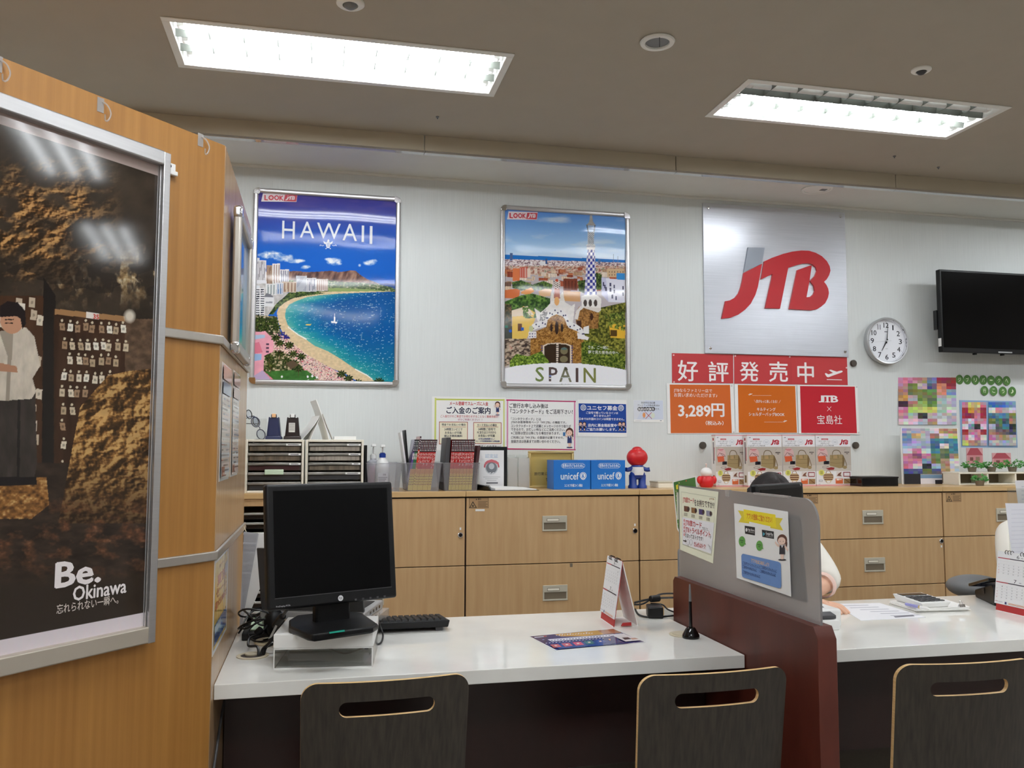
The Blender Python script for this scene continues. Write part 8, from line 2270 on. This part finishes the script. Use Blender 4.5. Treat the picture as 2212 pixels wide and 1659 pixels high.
def person(label, hip, chest, neck, head, look, armL, armR, hair_long, cuff):
    """seated: hip, chest, neck, head are points; look is the facing direction; arms are shoulder-elbow-wrist"""
    hip, chest, neck, head = (np.array(q, float) for q in (hip, chest, neck, head))
    t = thing('person', label, 'person', (hip[0], hip[1], 0))
    J, Bn, Rd = [hip], [], [(.15, .11)]
    def chain(start, pts):
        i = start
        for p, r_ in pts:
            J.append(np.array(p, float)); Rd.append(r_); Bn.append((i, len(J) - 1)); i = len(J) - 1
        return i
    waist = hip * .5 + chest * .5
    ic = chain(0, [(waist, (.12, .09)), (chest, (.145, .1)), ])
    chain(ic, [(neck, .048), (neck * .45 + head * .55 - np.array([0, 0, .02]), .047)])
    L_ = np.array(look, float); L_ /= np.linalg.norm(L_)
    for arm, sd in ((armL, -1), (armR, 1)):
        sh, el, wr = (np.array(q, float) for q in arm)
        chain(ic, [(sh, .052), (sh * .5 + el * .5, .043), (el, .037), (el * .5 + wr * .5, .033), (wr, .024)])
        # hand: palm and five bent fingers
        d = wr - el; d /= np.linalg.norm(d)
        side = np.cross(d, [0, 0, 1.]); side /= np.linalg.norm(side)
        dn = np.array([0, 0, -1.])
        iw_ = len(J) - 1
        pm = wr + d * .045
        ip = chain(iw_, [(pm, (.034, .015))])
        for k, (off, ln) in enumerate(((-.027, .062), (-.009, .072), (.009, .068), (.026, .055))):
            b = pm + d * .04 + side * off
            chain(ip, [(b, .0095), (b + d * ln * .5 + dn * .004, .0085), (b + d * ln * .9 + dn * .022, .0065)])
        b = wr + d * .02 + side * (-.03 * sd)
        chain(iw_, [(b, .011), (b + d * .03 + side * (-.022 * sd) + dn * .006, .0095), (b + d * .056 + side * (-.026 * sd) + dn * .014, .0075)])
    for s in (-1, 1):
        h = hip + np.array([s * .09, 0, -.02])
        kn = hip + np.array([s * .11, -.4, .0]); an = kn + np.array([0, .04, -.42 - (hip[2] - .5)])
        chain(0, [(h, .085), ((h + kn) / 2, .075), (kn, .06), ((kn + an) / 2, .052), (an, .036), (an + np.array([0, -.11, -.025]), .03), (an + np.array([0, -.17, -.03]), .022)])
    skin('body', J, Bn, Rd, 'skin', t)
    # head with a face
    rt = np.cross(L_, [0, 0, 1.]); rt /= np.linalg.norm(rt); up = np.cross(rt, L_)
    M3 = Matrix(((rt[0], L_[0], up[0]), (rt[1], L_[1], up[1]), (rt[2], L_[2], up[2])))
    g = lambda a, b, c: head + rt * a + L_ * b + up * c
    m = MB()
    m.ell(head, .072, .088, .095, 28, 20, M3); m.ell(g(0, .02, -.055), .052, .062, .062, 24, 14, M3)
    m.ell(g(0, .096, -.012), .011, .016, .022, 12, 8, M3)
    for s in (-1, 1): m.ell(g(s * .075, -.005, -.012), .008, .017, .028, 12, 8, M3)
    hd = m.build('head', 'skin', t)
    for s in (-1, 1):
        m = MB(); m.ell(g(s * .03, .077, .005), .011, .006, .005, 12, 8, M3); m.build('eye', 'eyes', hd)
        m = MB(); m.tube([g(s * .016, .085, .025), g(s * .032, .082, .029), g(s * .048, .07, .024)], .0025, 6); m.build('eyebrow', 'hair', hd)
    m = MB(); m.tube([g(-.022, .076, -.062), g(0, .086, -.06), g(.022, .076, -.062)], .004, 8); m.build('mouth', 'pink_cuff', hd)
    # hair: a cap over crown and back with a parting, leaving the face free
    m = MB()
    vs, fs = [], []
    nu, nv = 32, 24
    for j in range(nv + 1):
        ph = math.pi * j / nv
        for i in range(nu):
            a = 2 * math.pi * i / nu
            x, y, z = math.sin(ph) * math.sin(a), math.sin(ph) * math.cos(a), math.cos(ph)
            k = 1.13 + .012 * math.sin(9 * a) * math.sin(ph)
            if z > .3: k -= .05 * math.exp(-(x / .07) ** 2) * (1 if y > -.3 else 0)     # parting
            if y > .25 and z < .5 - .55 * abs(x): k = .86                                # face opening
            if z < -.55: k = .9
            vs.append(g(.074 * k * x, .09 * k * y - .004, .098 * k * z))
    for j in range(nv):
        for i in range(nu):
            i2 = (i + 1) % nu
            fs.append((j * nu + i, (j + 1) * nu + i, (j + 1) * nu + i2, j * nu + i2))
    m.add(vs, fs)
    hr = m.build('hair', 'hair', t)
    h0 = head - L_ * .06
    rings = []
    for k, f_ in enumerate(np.linspace(0, 1, 6)):
        c_ = h0 * (1 - f_) + (neck + np.array([0, .085, -.12 * hair_long])) * f_
        rings.append((c_, rt * (.075 - .02 * f_), -L_ * (.03 - .01 * f_) + np.array([0, 0, .004])))
    loft('hair_length', rings, 'hair', hr)
    # blouse: torso and sleeves to the elbow
    J, Bn, Rd = [hip + np.array([0, 0, .03])], [], [(.158, .118)]
    ic = chain(0, [(waist, (.132, .1)), (chest, (.158, .112)), (chest * .55 + neck * .45, (.09, .075))])
    for arm in (armL, armR):
        sh, el, wr = (np.array(q, float) for q in arm)
        chain(2, [(sh, .066), (sh * .5 + el * .5, .064), (el + (sh - el) * .06, .066), (el * .86 + wr * .14, .058)])
    skin('blouse', J, Bn, Rd, 'white_cloth', t)
    for arm in (armL, armR):
        sh, el, wr = (np.array(q, float) for q in arm)
        d = wr - el; d /= np.linalg.norm(d); a_ = np.cross(d, [0, 0, 1.]); a_ /= np.linalg.norm(a_); b_ = np.cross(a_, d)
        c0 = el * .84 + wr * .16
        if cuff: loft('cuff', [(c0, a_ * .05, b_ * .05), (c0 + d * .012, a_ * .05, b_ * .05), (c0 + d * .02, a_ * .044, b_ * .044), (c0 + d * .012, a_ * .04, b_ * .04)], 'pink_cuff', t, cap=False)
    J, Bn, Rd = [hip + np.array([0, .02, -.0])], [], [(.168, .125)]
    for s in (-1, 1):
        h = hip + np.array([s * .09, 0, -.02]); kn = hip + np.array([s * .11, -.4, .0])
        chain(0, [(h, .1), ((h + kn) / 2, .09), (kn + np.array([0, -.03, 0]), .078)])
    skin('skirt', J, Bn, Rd, 'navy_cloth', t)
    return t
hp = at(1664, 1018, 3.06)
person('dark-haired person in a white blouse bent over the desk behind the frosted screen',
       (1.77, 3.32, .5), (1.77, 3.22, .87), (1.765, 3.15, .99), (hp[0], 3.06, hp[2] - .112), (0, -.82, -.57),
       ((1.61, 3.16, .93), (1.57, 2.98, .76), (1.72, 2.8, .752)), ((1.93, 3.15, .93), at(1789, 1258, 3.0), (1.7, 2.82, .757)), .2, True)
person('person in a loose white blouse at the right picture edge behind the printed sheets',
       (3.14, 3.3, .5), (3.13, 3.22, .88), (3.15, 3.18, 1.02), (3.24, 3.16, 1.16), (.1, -.97, -.25),
       ((2.93, 3.16, .955), (2.86, 3.08, .77), (3.0, 2.83, .755)), ((3.3, 3.16, .955), (3.34, 3.02, .77), (3.18, 2.8, .755)), .5, False)
def office_chair(x, y, label, lowx):
    t = thing('office_chair', label, 'chair', (x, y, 0), 'grey office chairs behind the desks')
    m = MB(); m.box(x - .23, x + .23, y - .25, y + .2, .4, .46); m.build('seat', 'dark_grey_plastic', t, bevel=.03, seg=3)
    m = MB(); m.cyl((x, y, .08), (x, y, .4), .025, 14); m.build('column', 'black_plastic', t)
    for k in range(5):
        a = R(72 * k + 18)
        m = MB(); m.hexa([(x - .02 * math.sin(a), y + .02 * math.cos(a), .06), (x + .27 * math.cos(a) - .015 * math.sin(a), y + .27 * math.sin(a) + .015 * math.cos(a), .05), (x + .27 * math.cos(a) + .015 * math.sin(a), y + .27 * math.sin(a) - .015 * math.cos(a), .05), (x + .02 * math.sin(a), y - .02 * math.cos(a), .06)][::-1],
                       [(x - .02 * math.sin(a), y + .02 * math.cos(a), .1), (x + .27 * math.cos(a) - .012 * math.sin(a), y + .27 * math.sin(a) + .012 * math.cos(a), .075), (x + .27 * math.cos(a) + .012 * math.sin(a), y + .27 * math.sin(a) - .012 * math.cos(a), .075), (x + .02 * math.sin(a), y - .02 * math.cos(a), .1)][::-1]); m.build('foot', 'black_plastic', t)
        m = MB(); m.cyl((x + .27 * math.cos(a), y + .27 * math.sin(a) - .012, .026), (x + .27 * math.cos(a), y + .27 * math.sin(a) + .012, .026), .026, 14); m.build('caster', 'black_plastic', t)
    m = MB(); m.tube([(x, y + .15, .42), (x, y + .25, .45), (x, y + .255, .6)], .018, 10); m.build('back_bar', 'black_plastic', t)
    return t
t = office_chair(3.14, 3.3, 'grey office chair under the person in the loose white blouse', 0)
m = MB(); m.box(3.2, 3.46, 3.51, 3.55, .52, .86); m.build('backrest', 'grey_plastic', t, bevel=.03, seg=4)
for s, xx in ((-1, None), (1, 3.42)):
    if s < 0:
        c = at(2098, 1262, 3.2)
        m = MB(); m.ell((c[0] + .06, 3.24, c[2] - .02), .115, .13, .052, 26, 14); m.build('armrest', 'grey_plastic', t)
        m = MB(); m.ell((c[0] + .1, 3.18, c[2] - .03), .09, .12, .05, 24, 12); m.build('arm_pad', 'black_plastic', t)
        m = MB(); m.tube([(c[0] + .08, 3.26, c[2] - .05), (c[0] + .1, 3.28, .5), (3.0, 3.3, .42)], .016, 10); m.build('arm_post', 'black_plastic', t)
    else:
        m = MB(); m.ell((xx, 3.2, .68), .07, .13, .04, 24, 12); m.build('armrest', 'grey_plastic', t)
        m = MB(); m.tube([(xx, 3.22, .65), (xx - .02, 3.26, .5), (3.28, 3.3, .42)], .016, 10); m.build('arm_post', 'black_plastic', t)
t = office_chair(1.77, 3.34, 'grey office chair under the dark-haired person behind the frosted screen', 0)
m = MB(); m.box(1.57, 1.97, 3.56, 3.6, .52, .86); m.build('backrest', 'grey_plastic', t, bevel=.03, seg=4)
